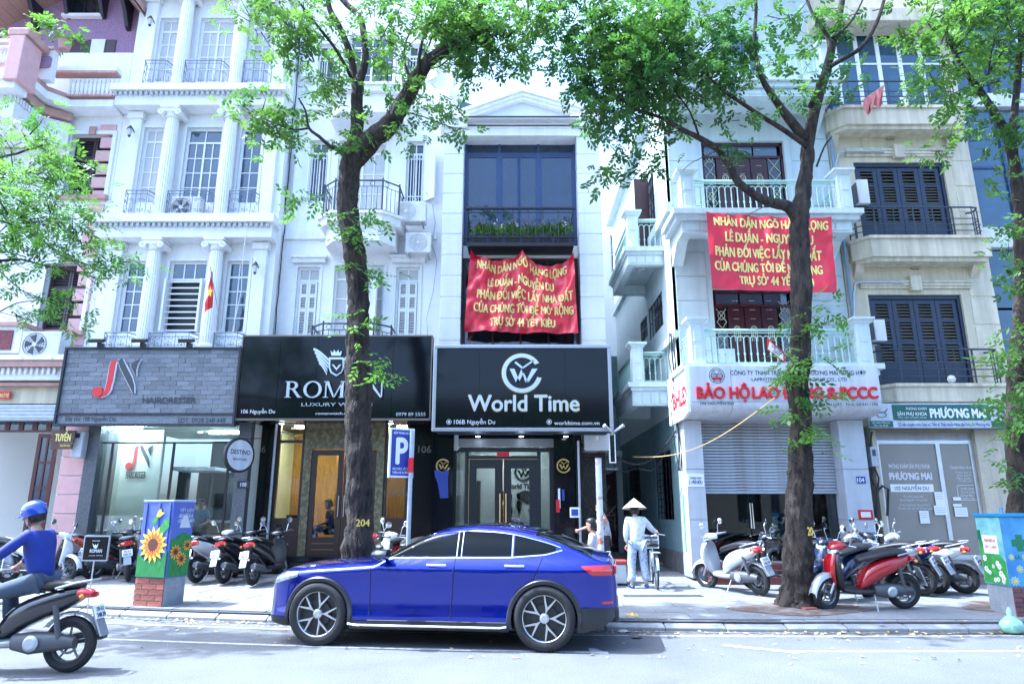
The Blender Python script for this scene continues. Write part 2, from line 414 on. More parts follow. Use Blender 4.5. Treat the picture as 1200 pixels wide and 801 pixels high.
def wall(name,m,parent,x0,x1,z0,z1,y,th,holes=(),kind=None):
 """a wall in the plane y with real openings th deep"""
 hs=[(max(a,x0),min(b,x1),max(c,z0),min(d,z1))for a,b,c,d in holes]
 xs=sorted({x0,x1,*[h[0]for h in hs],*[h[1]for h in hs]});zz=sorted({z0,z1,*[h[2]for h in hs],*[h[3]for h in hs]})
 b=MB()
 def inside(x,z):return any(h[0]<x<h[1]and h[2]<z<h[3]for h in hs)
 for i in range(len(xs)-1):
  for j in range(len(zz)-1):
   a,c,d,e=xs[i],xs[i+1],zz[j],zz[j+1]
   if inside((a+c)/2,(d+e)/2):continue
   b.quad((a,y,d),(c,y,d),(c,y,e),(a,y,e))
   b.quad((a,y+th,d),(a,y+th,e),(c,y+th,e),(c,y+th,d))
 for(a,c,d,e)in hs:
  b.quad((a,y,d),(a,y,e),(a,y+th,e),(a,y+th,d));b.quad((c,y,d),(c,y+th,d),(c,y+th,e),(c,y,e))
  b.quad((a,y,d),(a,y+th,d),(c,y+th,d),(c,y,d));b.quad((a,y,e),(c,y,e),(c,y+th,e),(a,y+th,e))
 b.quad((x0,y,z0),(x0,y+th,z0),(x0,y+th,z1),(x0,y,z1));b.quad((x1,y,z0),(x1,y,z1),(x1,y+th,z1),(x1,y+th,z0))
 b.quad((x0,y,z1),(x0,y+th,z1),(x1,y+th,z1),(x1,y,z1));b.quad((x0,y,z0),(x1,y,z0),(x1,y+th,z0),(x0,y+th,z0))
 return b.build(name,m,parent,fix=False,kind=kind)
def block(parent,m,x0,x1,y0,y1,z0,z1,name='rear_mass'):
 """the body of a house behind its front wall"""
 return box(name,m,parent,x0,x1,y0,y1,z0,z1)
def window(parent,x0,x1,z0,z1,y,cols=2,rows=4,fm=None,gm=None,fr=0.06,mun=0.03,name='window',transom=None,d=0.05,pane=True,leaf=1):
 """frame + glazing bars; every pane its own sheet of glass. transom: height of the top light"""
 fm=fm or M['wframe'];gm=gm or M['winglass']
 b=MB()
 b.box(x0,x0+fr,y,y+d,z0,z1);b.box(x1-fr,x1,y,y+d,z0,z1)
 b.box(x0+fr,x1-fr,y,y+d,z0,z0+fr);b.box(x0+fr,x1-fr,y,y+d,z1-fr,z1)
 zt=z1-fr
 areas=[]
 if transom:
  zt=z1-transom
  b.box(x0+fr,x1-fr,y,y+d,zt,zt+fr)
  areas.append((x0+fr,x1-fr,zt+fr,z1-fr,max(1,cols//2)if cols>3 else cols if leaf==1 else leaf,1))
 lw=(x1-x0-2*fr)/leaf
 for k in range(leaf):
  a=x0+fr+k*lw;c=a+lw
  if leaf>1:
   if k:b.box(a-fr*0.45,a+fr*0.45,y-0.004,y+d-0.006,z0+fr,zt)
  areas.append((a+(fr*0.45 if k else 0),c-(fr*0.45 if k<leaf-1 else 0),z0+fr,zt,max(1,cols//leaf),rows))
 panes=[]
 for(a,c,e,f,nc,nr)in areas:
  for i in range(1,nc):
   xx=a+(c-a)*i/nc;b.box(xx-mun/2,xx+mun/2,y+0.006,y+d-0.008,e,f)
  for j in range(1,nr):
   zz=e+(f-e)*j/nr;b.box(a,c,y+0.008,y+d-0.010,zz-mun/2,zz+mun/2)
  if pane:
   for i in range(nc):
    for j in range(nr):
     panes.append((a+(c-a)*i/nc,a+(c-a)*(i+1)/nc,e+(f-e)*j/nr,e+(f-e)*(j+1)/nr))
 fo=b.build(name,fm,parent)
 for p in panes:ubox('pane',gm,fo,p[0],p[1],y+d*0.55,y+d*0.55+0.008,p[2],p[3])
 return fo
def louvred(parent,x0,x1,z0,z1,y,leaves,fm,sm=None,fr=0.05,pitch=0.055,panels=((0.05,0.95),),name='shutter_leaf',ang=0.0):
 """a row of louvred shutter leaves, each its own part with its slats"""
 sm=sm or fm
 w=(x1-x0)/leaves
 for k in range(leaves):
  a,c=x0+k*w+0.006,x0+(k+1)*w-0.006
  b=MB();s=MB()
  b.box(a,a+fr,y,y+0.04,z0,z1);b.box(c-fr,c,y,y+0.04,z0,z1)
  zc=z0
  for(p,q)in panels:
   e,f=z0+(z1-z0)*p,z0+(z1-z0)*q
   b.box(a+fr,c-fr,y+0.003,y+0.037,zc,e);zc=f
   n=int((f-e)/pitch)
   for i in range(n):
    zz=e+(i+0.5)*(f-e)/n
    s.add([(a+fr,y+0.004,zz-0.018),(c-fr,y+0.004,zz-0.018),(c-fr,y+0.034,zz+0.014),(a+fr,y+0.034,zz+0.014),(a+fr,y+0.006,zz-0.026),(c-fr,y+0.006,zz-0.026),(c-fr,y+0.036,zz+0.006),(a+fr,y+0.036,zz+0.006)],[(0,1,2,3),(4,7,6,5),(0,4,5,1)])
  b.box(a+fr,c-fr,y+0.003,y+0.037,zc,z1)
  lf=b.build(name,fm,parent)
  if s.v:s.build('louvre_slats',sm,lf,kind='stuff',fix=False)
def backing(parent,x0,x1,z0,z1,y,m=None):
 return box('dark_room',m or M['plastic'],parent,x0-0.05,x1+0.05,y,y+0.05,z0-0.05,z1+0.05)
def spiral(cx,cz,r0,r1,a0,a1,n=12):
 return[(cx+(r0+(r1-r0)*i/n)*math.cos(a0+(a1-a0)*i/n),cz+(r0+(r1-r0)*i/n)*math.sin(a0+(a1-a0)*i/n))for i in range(n+1)]
def scroll_panel(b,P,Q,z0,z1,n,r=0.008):
 """wrought iron scrollwork between two ground points P,Q (x,y)"""
 P=V((P[0],P[1],0));Q=V((Q[0],Q[1],0));L=(Q-P).length;D=(Q-P)/L
 def at(u,z):return(P.x+D.x*u,P.y+D.y*u,z)
 H=z1-z0
 for zz in(z0+0.05,z1-0.10):b.tube([at(0,zz),at(L,zz)],r,4,cap=False)
 for i in range(n+1):b.tube([at(L*i/n,z0),at(L*i/n,z1)],r*0.9,4,cap=False)
 for i in range(n):
  u=L*(i+0.5)/n;w=L/n
  s=min(w,H)*0.36
  for sg in(-1,1):
   b.tube([at(u+sg*a,z)for a,z in spiral(s*0.55,z0+H*0.62,s*0.5,s*0.12,PI,-PI*0.9)],r*0.8,4,cap=False)
   b.tube([at(u-sg*a,z)for a,z in spiral(s*0.45,z0+H*0.25,s*0.45,s*0.1,-PI,PI*0.9)],r*0.8,4,cap=False)
  b.tube([at(u,z0+0.05),at(u,z0+H*0.5)],r*0.8,4,cap=False)
def bowed_iron(parent,x0,x1,yf,yw,z0,z1,m,n=3,slab=None,sl_m=None,bulge=0.0):
 """small balcony: slab + scrollwork on three sides + handrail"""
 sl=box('balcony',sl_m or M['white2'],parent,x0-0.06,x1+0.06,yf-0.05,yw,z0-(slab or 0.08),z0)
 pts=[(x0,yw),(x0+0.12,yf),(x1-0.12,yf),(x1,yw)]
 b=MB()
 for i,(p,q)in enumerate(zip(pts,pts[1:])):scroll_panel(b,p,q,z0,z1,n if i==1 else 1)
 b.build('scrollwork',m,sl,fix=False)
 MB().tube([(p[0],p[1],z1)for p in pts],0.018,6).build('handrail',m,sl)
 return sl
def ac_unit(px0,px1,py0,py1,Y,label,dark=False,dep=0.32,fan='left',group='air conditioner outdoor units'):
 x0,x1,z0,z1=rect(px0,px1,py0,py1,Y)
 t=thing('air_conditioner',label,'air conditioner',((x0+x1)/2,Y+dep/2,z0),group)
 w,h=x1-x0,z1-z0
 box('casing',M['acwhite'],t,x0,x1,Y,Y+dep,z0,z1,bev=0.015)
 cx=x0+(w*0.36 if fan=='left' else w*0.5);cz=(z0+z1)/2;r=min(h*0.42,w*0.33)
 MB().lathe((cx,Y-0.006,cz),[(r*1.06,0),(r*1.06,0.012),(0.01,0.012)],28,'Y',cap=False).build('fan_opening',M['plastic']if dark else M['acgrille'],t)
 b=MB()
 for k in range(5):b.lathe((cx,Y-0.014,cz),[(r*(k+1)/5+0.004,0),(r*(k+1)/5-0.004,0),(r*(k+1)/5-0.004,0.006),(r*(k+1)/5+0.004,0.006)],28,'Y',cap=False)
 for k in range(12 if not dark else 4):
  a=2*PI*k/(12 if not dark else 4)
  b.tube([(cx,Y-0.012,cz),(cx+r*math.cos(a),Y-0.012,cz+r*math.sin(a))],0.004,4)
 b.build('fan_grille',M['grey']if dark else M['acwhite'],t,fix=False)
 f=MB()
 for k in range(5 if dark else 0):
  a=2*PI*k/5
  f.add([(cx+rr*math.cos(a+o),Y-0.004+dd,cz+rr*math.sin(a+o))for rr,o,dd in((r*.2,0,0),(r*.92,.25,0),(r*.92,.95,.004),(r*.2,.6,.004))],[(0,1,2,3)])
 if dark:f.build('fan_blade',M['grey'],t,fix=False)
 MB().lathe((cx,Y-0.016,cz),[(r*0.2,0),(r*0.2,0.01)],14,'Y').build('fan_hub',M['acwhite'],t)
 box('brand_strip',M['tealrail'],t,x0+w*0.80,x0+w*0.93,Y-0.004,Y+0.002,z0+h*0.86,z0+h*0.90)
 for sx in(x0+w*0.12,x1-w*0.12):box('bracket',M['galv'],t,sx-0.02,sx+0.02,Y-0.02,Y+dep+0.15,z0-0.035,z0-0.002)
 return t
def downlight(parent,px,py,Y,r=0.06):
 p=W(px,py,Y)
 MB().lathe(p,[(r,0.0),(r*0.9,-0.012),(0.001,-0.012)],14,'Z',cap=False).build('downlight',M['lampw'],parent)
YA=17.0
xA0,xA1=-16.5,-10.87
hA=thing('gabled_house','white and terracotta villa with purple gable, curved balcony and pink quoins at the far left','house',(-13,YA,0))
hol=[rect(80,128,158,230,YA),rect(50,100,309,388,YA)]
zc=Z_(432,YA)
w1=[(a,b,c,d)for a,b,c,d in hol]
wall('wall',M['white'],hA,xA0,xA1,zc,Z_(62,YA),YA,0.35,w1)
for(a,b,c,d),lb in zip(w1,(0,1)):
 backing(hA,a,b,c,d,YA+0.30)
 louvred(hA,a,b,c,d,YA+0.16,2,M['brown'],panels=((0.06,0.62),(0.68,0.94)),pitch=0.075)
 fr_=MB();t_=0.10
 fr_.box(a-t_,a,YA-0.05,YA+0.02,c,d+t_);fr_.box(b,b+t_,YA-0.05,YA+0.02,c,d+t_);fr_.box(a,b,YA-0.05,YA+0.02,d,d+t_)
 fr_.build('window_surround',M['white2'],hA)
 box('sill',M['terracotta'],hA,a-0.12,b+0.12,YA-0.14,YA-0.002,c-0.12,c-0.003)
 box('keystone',M['terracotta'],hA,(a+b)/2-0.09,(a+b)/2+0.09,YA-0.10,YA-0.052,d-0.03,d+0.20)
zq=Z_(405,YA);k=0
while zq<Z_(150,YA):
 hgt=0.40;w_=0.46 if k%2 else 0.38
 box('quoin',M['pink'],hA,xA1-0.12-w_,xA1-0.12,YA-0.045,YA+0.01,zq,zq+hgt-0.08,bev=0.015)
 zq+=hgt;k+=1
zb0,zb1=Z_(465,YA),Z_(398,YA)
box('fascia',M['cream'],hA,xA0,-10.87,YA-0.35,YA+0.3,Z_(473,YA-.3),Z_(448,YA-.3))
box('band',M['terracotta'],hA,xA0,-10.87,YA-0.52,YA,Z_(452,YA-.5),Z_(448,YA-.5))
box('cornice',M['white2'],hA,xA0,-10.87,YA-0.62,YA,Z_(445,YA-.6),Z_(430,YA-.6))
box('band',M['terracotta'],hA,xA0,-10.87,YA-0.80,YA,Z_(429,YA-.8),Z_(422,YA-.8))
box('cornice',M['white2'],hA,xA0,-10.87,YA-0.86,YA,Z_(421,YA-.86),Z_(415,YA-.86))
b=MB();x=xA0
while x<-11.1:
 b.box(x,x+0.06,YA-0.70,YA-0.62,Z_(438,YA-.7),Z_(431,YA-.7));x+=0.14
b.build('dentils',M['white2'],hA,kind='stuff',fix=False)
xa,xb,za,zb=rect(-25,26,383,414,YA-0.75)
box('parapet',M['white2'],hA,xa,xb,YA-0.8,YA-0.1,za,zb)
box('parapet_panel',mat('carved_maroon_panel',(0.20,0.05,0.06),0.7,var=0.4,scale=14,bump=1,bscale=50),hA,xa,xb-0.2,YA-0.83,YA-0.8,za+0.08,zb-0.1)
box('parapet_cap',M['terracotta'],hA,xa,xb+0.06,YA-0.88,YA-0.05,zb,zb+0.1)
xp0,xp1=X_(68,560,YA-0.4),X_(98,560,YA-0.4)
zt=Z_(474,YA-.4);z=0.28
pier=box('pier',M['white2'],hA,xp0-0.02,xp1+0.22,YA-0.36,YA+0.4,0.2,zt)
while z<zt-0.1:
 hh=min(0.44,zt-z)
 box('pier_block',M['pink'],hA,xp0,xp1,YA-0.40,YA-0.361,z,z+hh-0.025,bev=0.01)
 z+=0.44
xg0=-16.5
box('garage_back',mat('garage_wall',(0.42,0.43,0.42),0.8),hA,xg0,xp0,YA+4.4,YA+4.5,0.2,zt)
box('garage_side',mat('garage_wall',(0.4,0.4,0.4)),hA,xp0,xp0+0.05,YA+0.4,YA+4.4,0.2,zt)
box('garage_ceiling',M['white2'],hA,xg0,xp0,YA+0.41,YA+4.4,zt-0.02,zt+0.08)
box('garage_floor',M['concrete'],hA,xg0,xp0,YA-0.3,YA+4.4,0.15,0.27)
rb=box('roller_box',M['galv'],hA,xg0,xp0-0.03,YA-0.32,YA,Z_(492,YA-.3),zt)
for k in range(4):
 zz=Z_(492,YA-.3)+0.05+k*0.085
 box('roller_slat',M['galv'],hA,xg0,xp0-0.04,YA-0.345,YA-0.322,zz,zz+0.07)
tr_=rect(-60,63,492,506,YA+0.1)
window(hA,xg0,xp0-0.03,tr_[2],tr_[3],YA+0.1,16,1,mat('dark_red_joinery',(0.07,0.012,0.012),0.4),M['winglass'],fr=0.05,mun=0.12,name='transom_window')
xa,xb,za,zb=rect(36,60,508,620,YA+0.15)
window(hA,xa,xb,0.25,zb,YA+0.15,2,5,_mats['dark_red_joinery'],M['winglass'],fr=0.09,mun=0.045,name='folding_door')
ptext('TUYỂN','hanging_lettering',M['byellow'],None,1,2,3,2,5)if False else None
yg=YA+0.5
g=MB();pg=[W(20,30,yg),W(188,30,yg)]
xl,xr=X_(-40,40,yg),X_(185,40,yg)
g.box(xl,-10.88,yg,yg+0.3,Z_(62,yg),Z_(-70,yg))
g.build('gable_wall',M['purple'],hA)
xa,xb,za,zb=rect(83,117,0,19,yg-0.02)
window(hA,xa,xb,za,zb+0.8,yg-0.06,2,2,M['plastic'],M['windark'],name='attic_window',fr=0.07)
box('attic_sill',M['white2'],hA,xa-0.15,xb+0.15,yg-0.16,yg-0.002,za-0.1,za-0.005)
def soffit(P0,P1,P2,P3,n):
 P0,P1,P2,P3=map(V,(P0,P1,P2,P3))
 for i in range(n):
  a0,a1=(i+0.02)/n,(i+0.98)/n
  q=[P0.lerp(P1,a0),P0.lerp(P1,a1),P3.lerp(P2,a1),P3.lerp(P2,a0)]
  up=V((0,0,0.04))
  MB().add(q+[p+up for p in q],[(0,1,2,3),(4,7,6,5),(0,4,5,1),(1,5,6,2),(2,6,7,3),(3,7,4,0)]).build('soffit_board',M['soffit'],hA)
apx=(-12.3,yg,Z_(-25,yg));apf=(-12.3,YA-0.9,Z_(-25,yg))
el=W(-30,50,yg);er=W(182,36,yg)
soffit((el.x,YA-0.9,el.z),apf,apx,(el.x,yg,el.z),16)
soffit(apf,(er.x,YA-0.9,er.z),(er.x,yg,er.z),apx,9)
MB().prism([(el.x,el.z-0.1),(-12.3,apf[2]-0.1),(er.x,er.z-0.1),(er.x,er.z+0.12),(-12.3,apf[2]+0.14),(el.x,el.z+0.12)],YA-0.98,YA-0.9).build('barge_board',M['white2'],hA)
MB().prism([(el.x,el.z+0.1),(-12.3,apf[2]+0.14),(er.x,er.z+0.1),(er.x,er.z+0.3),(-12.3,apf[2]+0.4),(el.x,el.z+0.3)],YA-1.0,yg+4).build('roof',M['terracotta'],hA)
for px,py0,py1 in((42,38,5),(80,22,-6),(121,22,-6),(150,36,6)):
 p=W(px,py0,yg-0.05);q=W(px,py1,yg-0.05)
 MB().prism([(yg,p.z),(yg,q.z),(yg-0.75,q.z),(yg-0.62,q.z-0.12),(yg-0.32,p.z+0.38),(yg-0.15,p.z+0.05)],p.x-0.06,p.x+0.06,'X').build('eave_bracket',M['darkwood'],hA,bev=0.015)
yb=YA-1.0
box('balustrade_core',M['white2'],hA,-16.5,X_(21,90,YA-1.8),YA-1.86,YA-1.4,Z_(104,YA-1.8),Z_(82,YA-1.8))
zbl=Z_(100,yb)
pl=MB().prism([(-16.5,YA-1.9),(X_(22,90,YA-1.9),YA-1.9),(X_(56,105,YA-.9),YA-0.9),(X_(84,112,YA-.5),YA-0.5),(-10.88,YA-0.5),(-10.88,YA+0.2),(-16.5,YA+0.2)],Z_(112,yb),Z_(104,yb),'Z').build('balcony',M['white2'],hA)
MB().prism([(-16.5,YA-1.84),(X_(22,90,YA-1.9)-.03,YA-1.84),(X_(56,105,YA-.9)-.05,YA-0.84),(X_(84,112,YA-.5)-.05,YA-0.45),(-10.88,YA-0.45),(-10.88,YA+0.2),(-16.5,YA+0.2)],Z_(104,yb),Z_(97,yb),'Z').build('balcony_band',M['terracotta'],pl)
MB().prism([(-16.5,YA-1.6),(X_(22,90,YA-1.9)-.2,YA-1.6),(X_(56,105,YA-.9)-.2,YA-0.6),(X_(80,112,YA-.5),YA-0.2),(-16.5,YA+0.2)],Z_(122,yb),Z_(114,yb),'Z').build('balcony_underband',M['terracotta'],pl)
MB().prism([(-16.5,YA-1.5),(X_(22,90,YA-1.9)-.3,YA-1.5),(X_(56,105,YA-.9)-.3,YA-0.5),(X_(78,112,YA-.5),YA-0.15),(-16.5,YA+0.2)],Z_(150,yb),Z_(124,yb),'Z').build('balcony_entablature',M['white2'],pl)
dn=MB()
def row(P,Q,n,z0,z1):
 P=V((*P,0));Q=V((*Q,0));d=(Q-P).normalized();nn=V((d.y,-d.x,0))
 for i in range(n):
  c=P.lerp(Q,(i+0.5)/n)
  dn.tube([c+nn*0.03+V((0,0,z0)),c+nn*0.03+V((0,0,z1))],0.035,4)
row((-16.5,YA-1.52),(X_(22,90,YA-1.9)-.3,YA-1.52),18,Z_(132,yb),Z_(125,yb))
row((X_(22,90,YA-1.9)-.3,YA-1.5),(X_(56,105,YA-.9)-.3,YA-0.5),10,Z_(132,yb),Z_(125,yb))
dn.build('balcony_dentils',M['white2'],pl,kind='stuff',fix=False)
bal_prof=[(0.05,0),(0.05,0.04),(0.028,0.07),(0.055,0.2),(0.05,0.28),(0.024,0.42),(0.045,0.46),(0.045,0.52)]
bal_mesh=MB().lathe((0,0,0),bal_prof,8).mesh('baluster',M['white2'],smooth=True)
zt0=Z_(97,yb)
for i in range(5):link(bal_mesh,'baluster',pl,(X_(2+i*4.3,75,YA-1.7),YA-1.75,Z_(80,YA-1.7)))
box('balustrade_cap',M['white2'],pl,-16.5,X_(19,55,YA-1.8),YA-1.88,YA-1.62,Z_(58,YA-1.8),Z_(48,YA-1.8))
box('balustrade_band',M['terracotta'],pl,-16.5,X_(19,55,YA-1.8),YA-1.9,YA-1.64,Z_(55,YA-1.8),Z_(52,YA-1.8))
box('balustrade_base',M['terracotta'],pl,-16.5,X_(19,80,YA-1.8),YA-1.89,YA-1.6,Z_(83,YA-1.8),Z_(79,YA-1.8))
box('balustrade_base',M['white2'],pl,-16.5,X_(13,85,YA-1.8),YA-1.93,YA-1.5,Z_(95,YA-1.8),Z_(84,YA-1.8))
xa,xb=X_(19,60,YA-1.7),X_(36,60,YA-1.7)
box('pedestal',M['pink'],pl,xa,xb,YA-1.97,YA-1.3,Z_(97,YA-1.8),Z_(46,YA-1.8),bev=0.02)
box('pedestal_cap',M['terracotta'],pl,xa-0.08,xb+0.08,YA-1.98,YA-1.2,Z_(46,YA-1.8),Z_(38,YA-1.8),bev=0.02)
xa,xb=X_(38,75,YA-1.2),X_(66,75,YA-1.0)
box('parapet',M['white2'],pl,xa-.1,xb,YA-1.15,YA-0.95,zt0,Z_(60,YA-1.1))
MB().prism([(xa+.10,Z_(80,YA-1.15)),(xa+.05,Z_(78,YA-1.15)),(xa+.05,Z_(69,YA-1.15)),(xa+.1,Z_(67,YA-1.15)),(xa+.42,Z_(67,YA-1.15)),(xa+.47,Z_(69,YA-1.15)),(xa+.47,Z_(78,YA-1.15)),(xa+.42,Z_(80,YA-1.15))],YA-1.2,YA-1.151).build('parapet_panel',M['purple'],pl)
box('parapet_cap',M['pink'],pl,xa-.1,xb,YA-1.2,YA-0.9,Z_(60,YA-1.1),Z_(57,YA-1.1))
xa,xb=X_(76,98,YA-.5),-10.9
for i in range(12):link(bal_mesh,'baluster',pl,(xa+0.1+i*(xb-xa)/12,YA-0.42,Z_(111,YA-.5)))
box('balustrade_cap',M['white2'],pl,X_(62,80,YA-.5),xb,YA-0.55,YA-0.3,Z_(84,YA-.5),Z_(79,YA-.5))
box('balustrade_band',M['terracotta'],pl,X_(62,80,YA-.5),xb,YA-0.57,YA-0.3,Z_(87,YA-.5),Z_(84.3,YA-.5))
box('balustrade_base',M['terracotta'],pl,X_(80,110,YA-.5),xb,YA-0.57,YA-0.3,Z_(114,YA-.5),Z_(112,YA-.5))
xa,xb,za,zb=rect(60,140,47,100,yg-0.02)
box('terrace_door',M['maroon'],hA,xa+0.3,xb-0.2,yg-0.03,yg,za,zb)
box('terrace_arch',M['white2'],hA,xb-0.9,xb-0.5,yg-0.06,yg-0.03,za,zb)
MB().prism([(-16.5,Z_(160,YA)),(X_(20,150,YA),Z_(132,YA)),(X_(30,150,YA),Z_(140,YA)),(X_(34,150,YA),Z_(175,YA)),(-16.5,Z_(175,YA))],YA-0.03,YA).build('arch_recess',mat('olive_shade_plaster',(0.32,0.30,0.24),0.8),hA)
box('roof_mass',M['white'],hA,xA0,xA1,YA+0.86,YA+6,zt+0.1,Z_(20,YA))
ac_unit(24,70,388,419,YA-0.85,'white air conditioner with a big black fan on the ledge above the garage',dark=True,dep=0.4)
YB=17.0
xB0,xB1=-10.86,-6.27
hB=thing('columned_house','white neoclassical house with Ionic columns and iron balconies above the grey slate sign','house',(-8.6,YB,0))
cx_=[-10.42,-9.33,-7.72,-6.62]
z2b,z2t=Z_(410,YB-.5),Z_(277,YB-.5)
z3b,z3t=Z_(258,YB-.5),Z_(122,YB-.5)
z4b,z4t=Z_(106,YB-.5),16.2
def pr(px0,px1,py0,py1):return rect(px0,px1,py0,py1,YB)
wb=[(-10.20,-9.66),(-9.02,-8.04),(-7.50,-6.92)]
holesB=[]
zr=[(Z_(390,YB),Z_(306,YB)),(Z_(238,YB),Z_(150,YB)),(Z_(96,YB),Z_(22,YB))]
for(zz0,zz1)in zr:
 for(a,c)in wb:holesB.append((a,c,zz0,zz1))
wall('wall',M['white'],hB,xB0,xB1,Z_(475,YB),16.6,YB,0.3,holesB)
for fi,(zz0,zz1)in enumerate(zr):
 for wi,(a,c)in enumerate(wb):
  backing(hB,a,c,zz0,zz1,YB+0.26)
  if fi==0 and wi==1:
   window(hB,a,c,zz1-0.52,zz1,YB+0.08,3,1,name='transom_window')
   backing(hB,a,c,zz0,zz1-0.5,YB+0.22)
   for sg,hx in((1,a),(-1,c)):
    MB().box(min(hx,hx+sg*0.05),max(hx,hx+sg*0.05),YB-0.20,YB+0.08,zz0,zz1-0.55).build('open_casement',M['wframe'],hB)
   gb=MB()
   for k in range(9):
    zz=zz0+0.05+k*(zz1-0.6-zz0)/8.3
    gb.box(a+0.02,c-0.02,YB-0.02,YB,zz,zz+0.035)
   gb.build('window_bars',M['wframe'],hB)
  elif(fi,wi)in((1,0),(2,0),(2,1),(2,2)):
   window(hB,a,c,zz0,zz1,YB+0.08,2 if wi!=1 else 4,4,M['wframe'],M['louvre'],name='closed_shutter',transom=0.42,leaf=2 if wi==1 else 1)
  else:
   window(hB,a,c,zz0,zz1,YB+0.08,2 if wi!=1 else 4,4,name='window',transom=0.45,leaf=2 if wi==1 else 1,mun=0.028,fr=0.055)
  s=MB();t_=0.07
  s.box(a-t_,a,YB-0.04,YB+0.01,zz0,zz1+t_);s.box(c,c+t_,YB-0.04,YB+0.01,zz0,zz1+t_);s.box(a,c,YB-0.04,YB+0.01,zz1,zz1+t_)
  s.build('window_surround',M['white2'],hB)
def column(cx,cy,z0,z1,half=False):
 H=z1-z0;r0,r1=0.185,0.16
 b=MB()
 b.box(cx-0.25,cx+0.25,cy-0.25,cy+0.25,z0,z0+0.10)
 b.lathe((cx,cy,z0),[(0.24,0.10),(0.25,0.14),(0.22,0.18),(0.20,0.22)],20,cap=False)
 bs=b.build('column_base',M['white2'],hB,smooth=True)
 n=40;prof=[]
 P=[]
 for(zz,r)in((0.2,r0),(H*0.45,r0),(H-0.30,r1)):
  for j in range(n):
   a=2*PI*j/n;rr=r*(1.0 if j%2 else 0.93)
   P.append(V((cx+rr*math.cos(a),cy+rr*math.sin(a),z0+zz)))
 MB().loft([P[i*n:(i+1)*n]for i in range(3)]).build('column_shaft',M['white2'],hB)
 c=MB()
 c.lathe((cx,cy,z1),[(r1+0.01,-0.32),(r1+0.04,-0.28),(r1+0.02,-0.25),(r1+0.05,-0.18)],20,cap=False)
 c.box(cx-0.26,cx+0.26,cy-0.26,cy+0.26,z1-0.08,z1)
 c.box(cx-0.22,cx+0.22,cy-0.23,cy+0.23,z1-0.18,z1-0.08)
 for sx in(-1,1):
  c.lathe((cx+sx*0.23,cy-0.25,z1-0.20),[(0.001,0),(0.085,0),(0.085,0.5),(0.001,0.5)],14,'Y',cap=False)
  c.lathe((cx+sx*0.23,cy-0.265,z1-0.20),[(0.035,0),(0.035,0.02),(0.001,0)],10,'Y',cap=False)
 c.build('column_capital',M['white2'],hB,smooth=True)
for(za,zb)in((z2b,z2t),(z3b,z3t),(z4b,z4t)):
 for i in(1,2):column(cx_[i],YB-0.24,za,zb)
 for i in(0,3):
  x=cx_[i]
  box('pilaster',M['white2'],hB,x-0.17,x+0.17,YB-0.14,YB-0.001,za,zb-0.22,bev=0.01)
  box('pilaster_capital',M['white2'],hB,x-0.22,x+0.22,YB-0.2,YB-0.002,zb-0.22,zb-0.02,bev=0.02)
for(py0,py1)in((258,277),(106,122)):
 za,zb=Z_(py1,YB-.5),Z_(py0,YB-.5)
 en=box('entablature',M['white2'],hB,xB0-0.02,xB1+0.02,YB-0.47,YB-0.002,za,za+0.26)
 box('cornice',M['white2'],hB,xB0-0.10,xB1+0.10,YB-0.64,YB-0.002,za+0.37,zb+0.14)
 box('frieze',M['white2'],hB,xB0,xB1,YB-0.49,YB-0.003,za+0.261,za+0.369)
 d=MB();x=xB0
 while x<xB1:
  d.box(x,x+0.07,YB-0.58,YB-0.49,za+0.265,za+0.368);x+=0.14
 d.build('dentils',mat('grey_dentil',(0.45,0.48,0.52),0.7),hB,kind='stuff',fix=False)
box('parapet',M['white2'],hB,xB0-0.1,xB1+0.1,YB-.6,YB,16.2,16.9)
box('rear_mass',M['white'],hB,xB0+0.01,xB1-0.01,YB+0.31,YB+8,4.3,16.5)
box('floor_slab',M['white2'],hB,xB0,xB1,YB-.5,YB-0.003,z2b-0.25,z2b)
for(py0,py1)in((224,258),(72,106),(390,412)):
 Y_=YB-.54
 zb_=Z_(py1,Y_)+0.10;zt_=Z_(py0,Y_)
 m_=M['ironblue']
 for(a,c,n)in((-10.22,-9.45,2),(-9.12,-7.92,3),(-7.50,-6.72,2)):
  b_=MB();pts=[(a,YB-0.30),(a+0.10,Y_-0.05),(c-0.10,Y_-0.05),(c,YB-0.30)]
  for i,(p,q)in enumerate(zip(pts,pts[1:])):scroll_panel(b_,p,q,zb_,zt_,n if i==1 else 1,r=0.009)
  b_.tube([(p[0],p[1],zt_)for p in pts],0.016,6)
  b_.build('balcony_railing',m_,hB,fix=False)
ac_unit(200,234,230,256,YB-0.47,'white air conditioner behind the scrolled iron railing between two columns',dark=True)
def lantern(px,py,Y,label):
 p=W(px,py,Y)
 t=thing('wall_lantern',label,'wall lantern',p,'carriage lanterns on the columned house')
 b=MB();b.tube([p+V((0,0.3,0)),p+V((0,0.16,0.14)),p+V((0,0,0.18))],0.014,6);b.box(p.x-0.04,p.x+0.04,p.y+0.28,p.y+0.32,p.z-0.08,p.z+0.08)
 b.build('bracket',M['iron'],t)
 MB().lathe(p,[(0.04,-0.12),(0.075,0.06),(0.001,0.06)],6).build('glass',M['louvre'],t)
 MB().lathe(p,[(0.09,0.06),(0.02,0.17),(0.001,0.18)],6).build('cap',M['iron'],t)
 MB().lathe(p,[(0.02,-0.17),(0.045,-0.12),(0.001,-0.12)],6).build('base',M['iron'],t)
lantern(152,154,YB-0.35,'black carriage lantern on the left pilaster, one floor below the top')
lantern(176,25,YB-0.35,'black carriage lantern highest on the left, next to the purple gable')
lantern(299,314,YB-0.35,'black carriage lantern above the right end of the slate sign')
p0,p1=W(256,366,YB-.6),W(246,312,YB-1.0)
fl=thing('flag','limp red flag with a yellow star on a pole among the white columns','flag',p0)
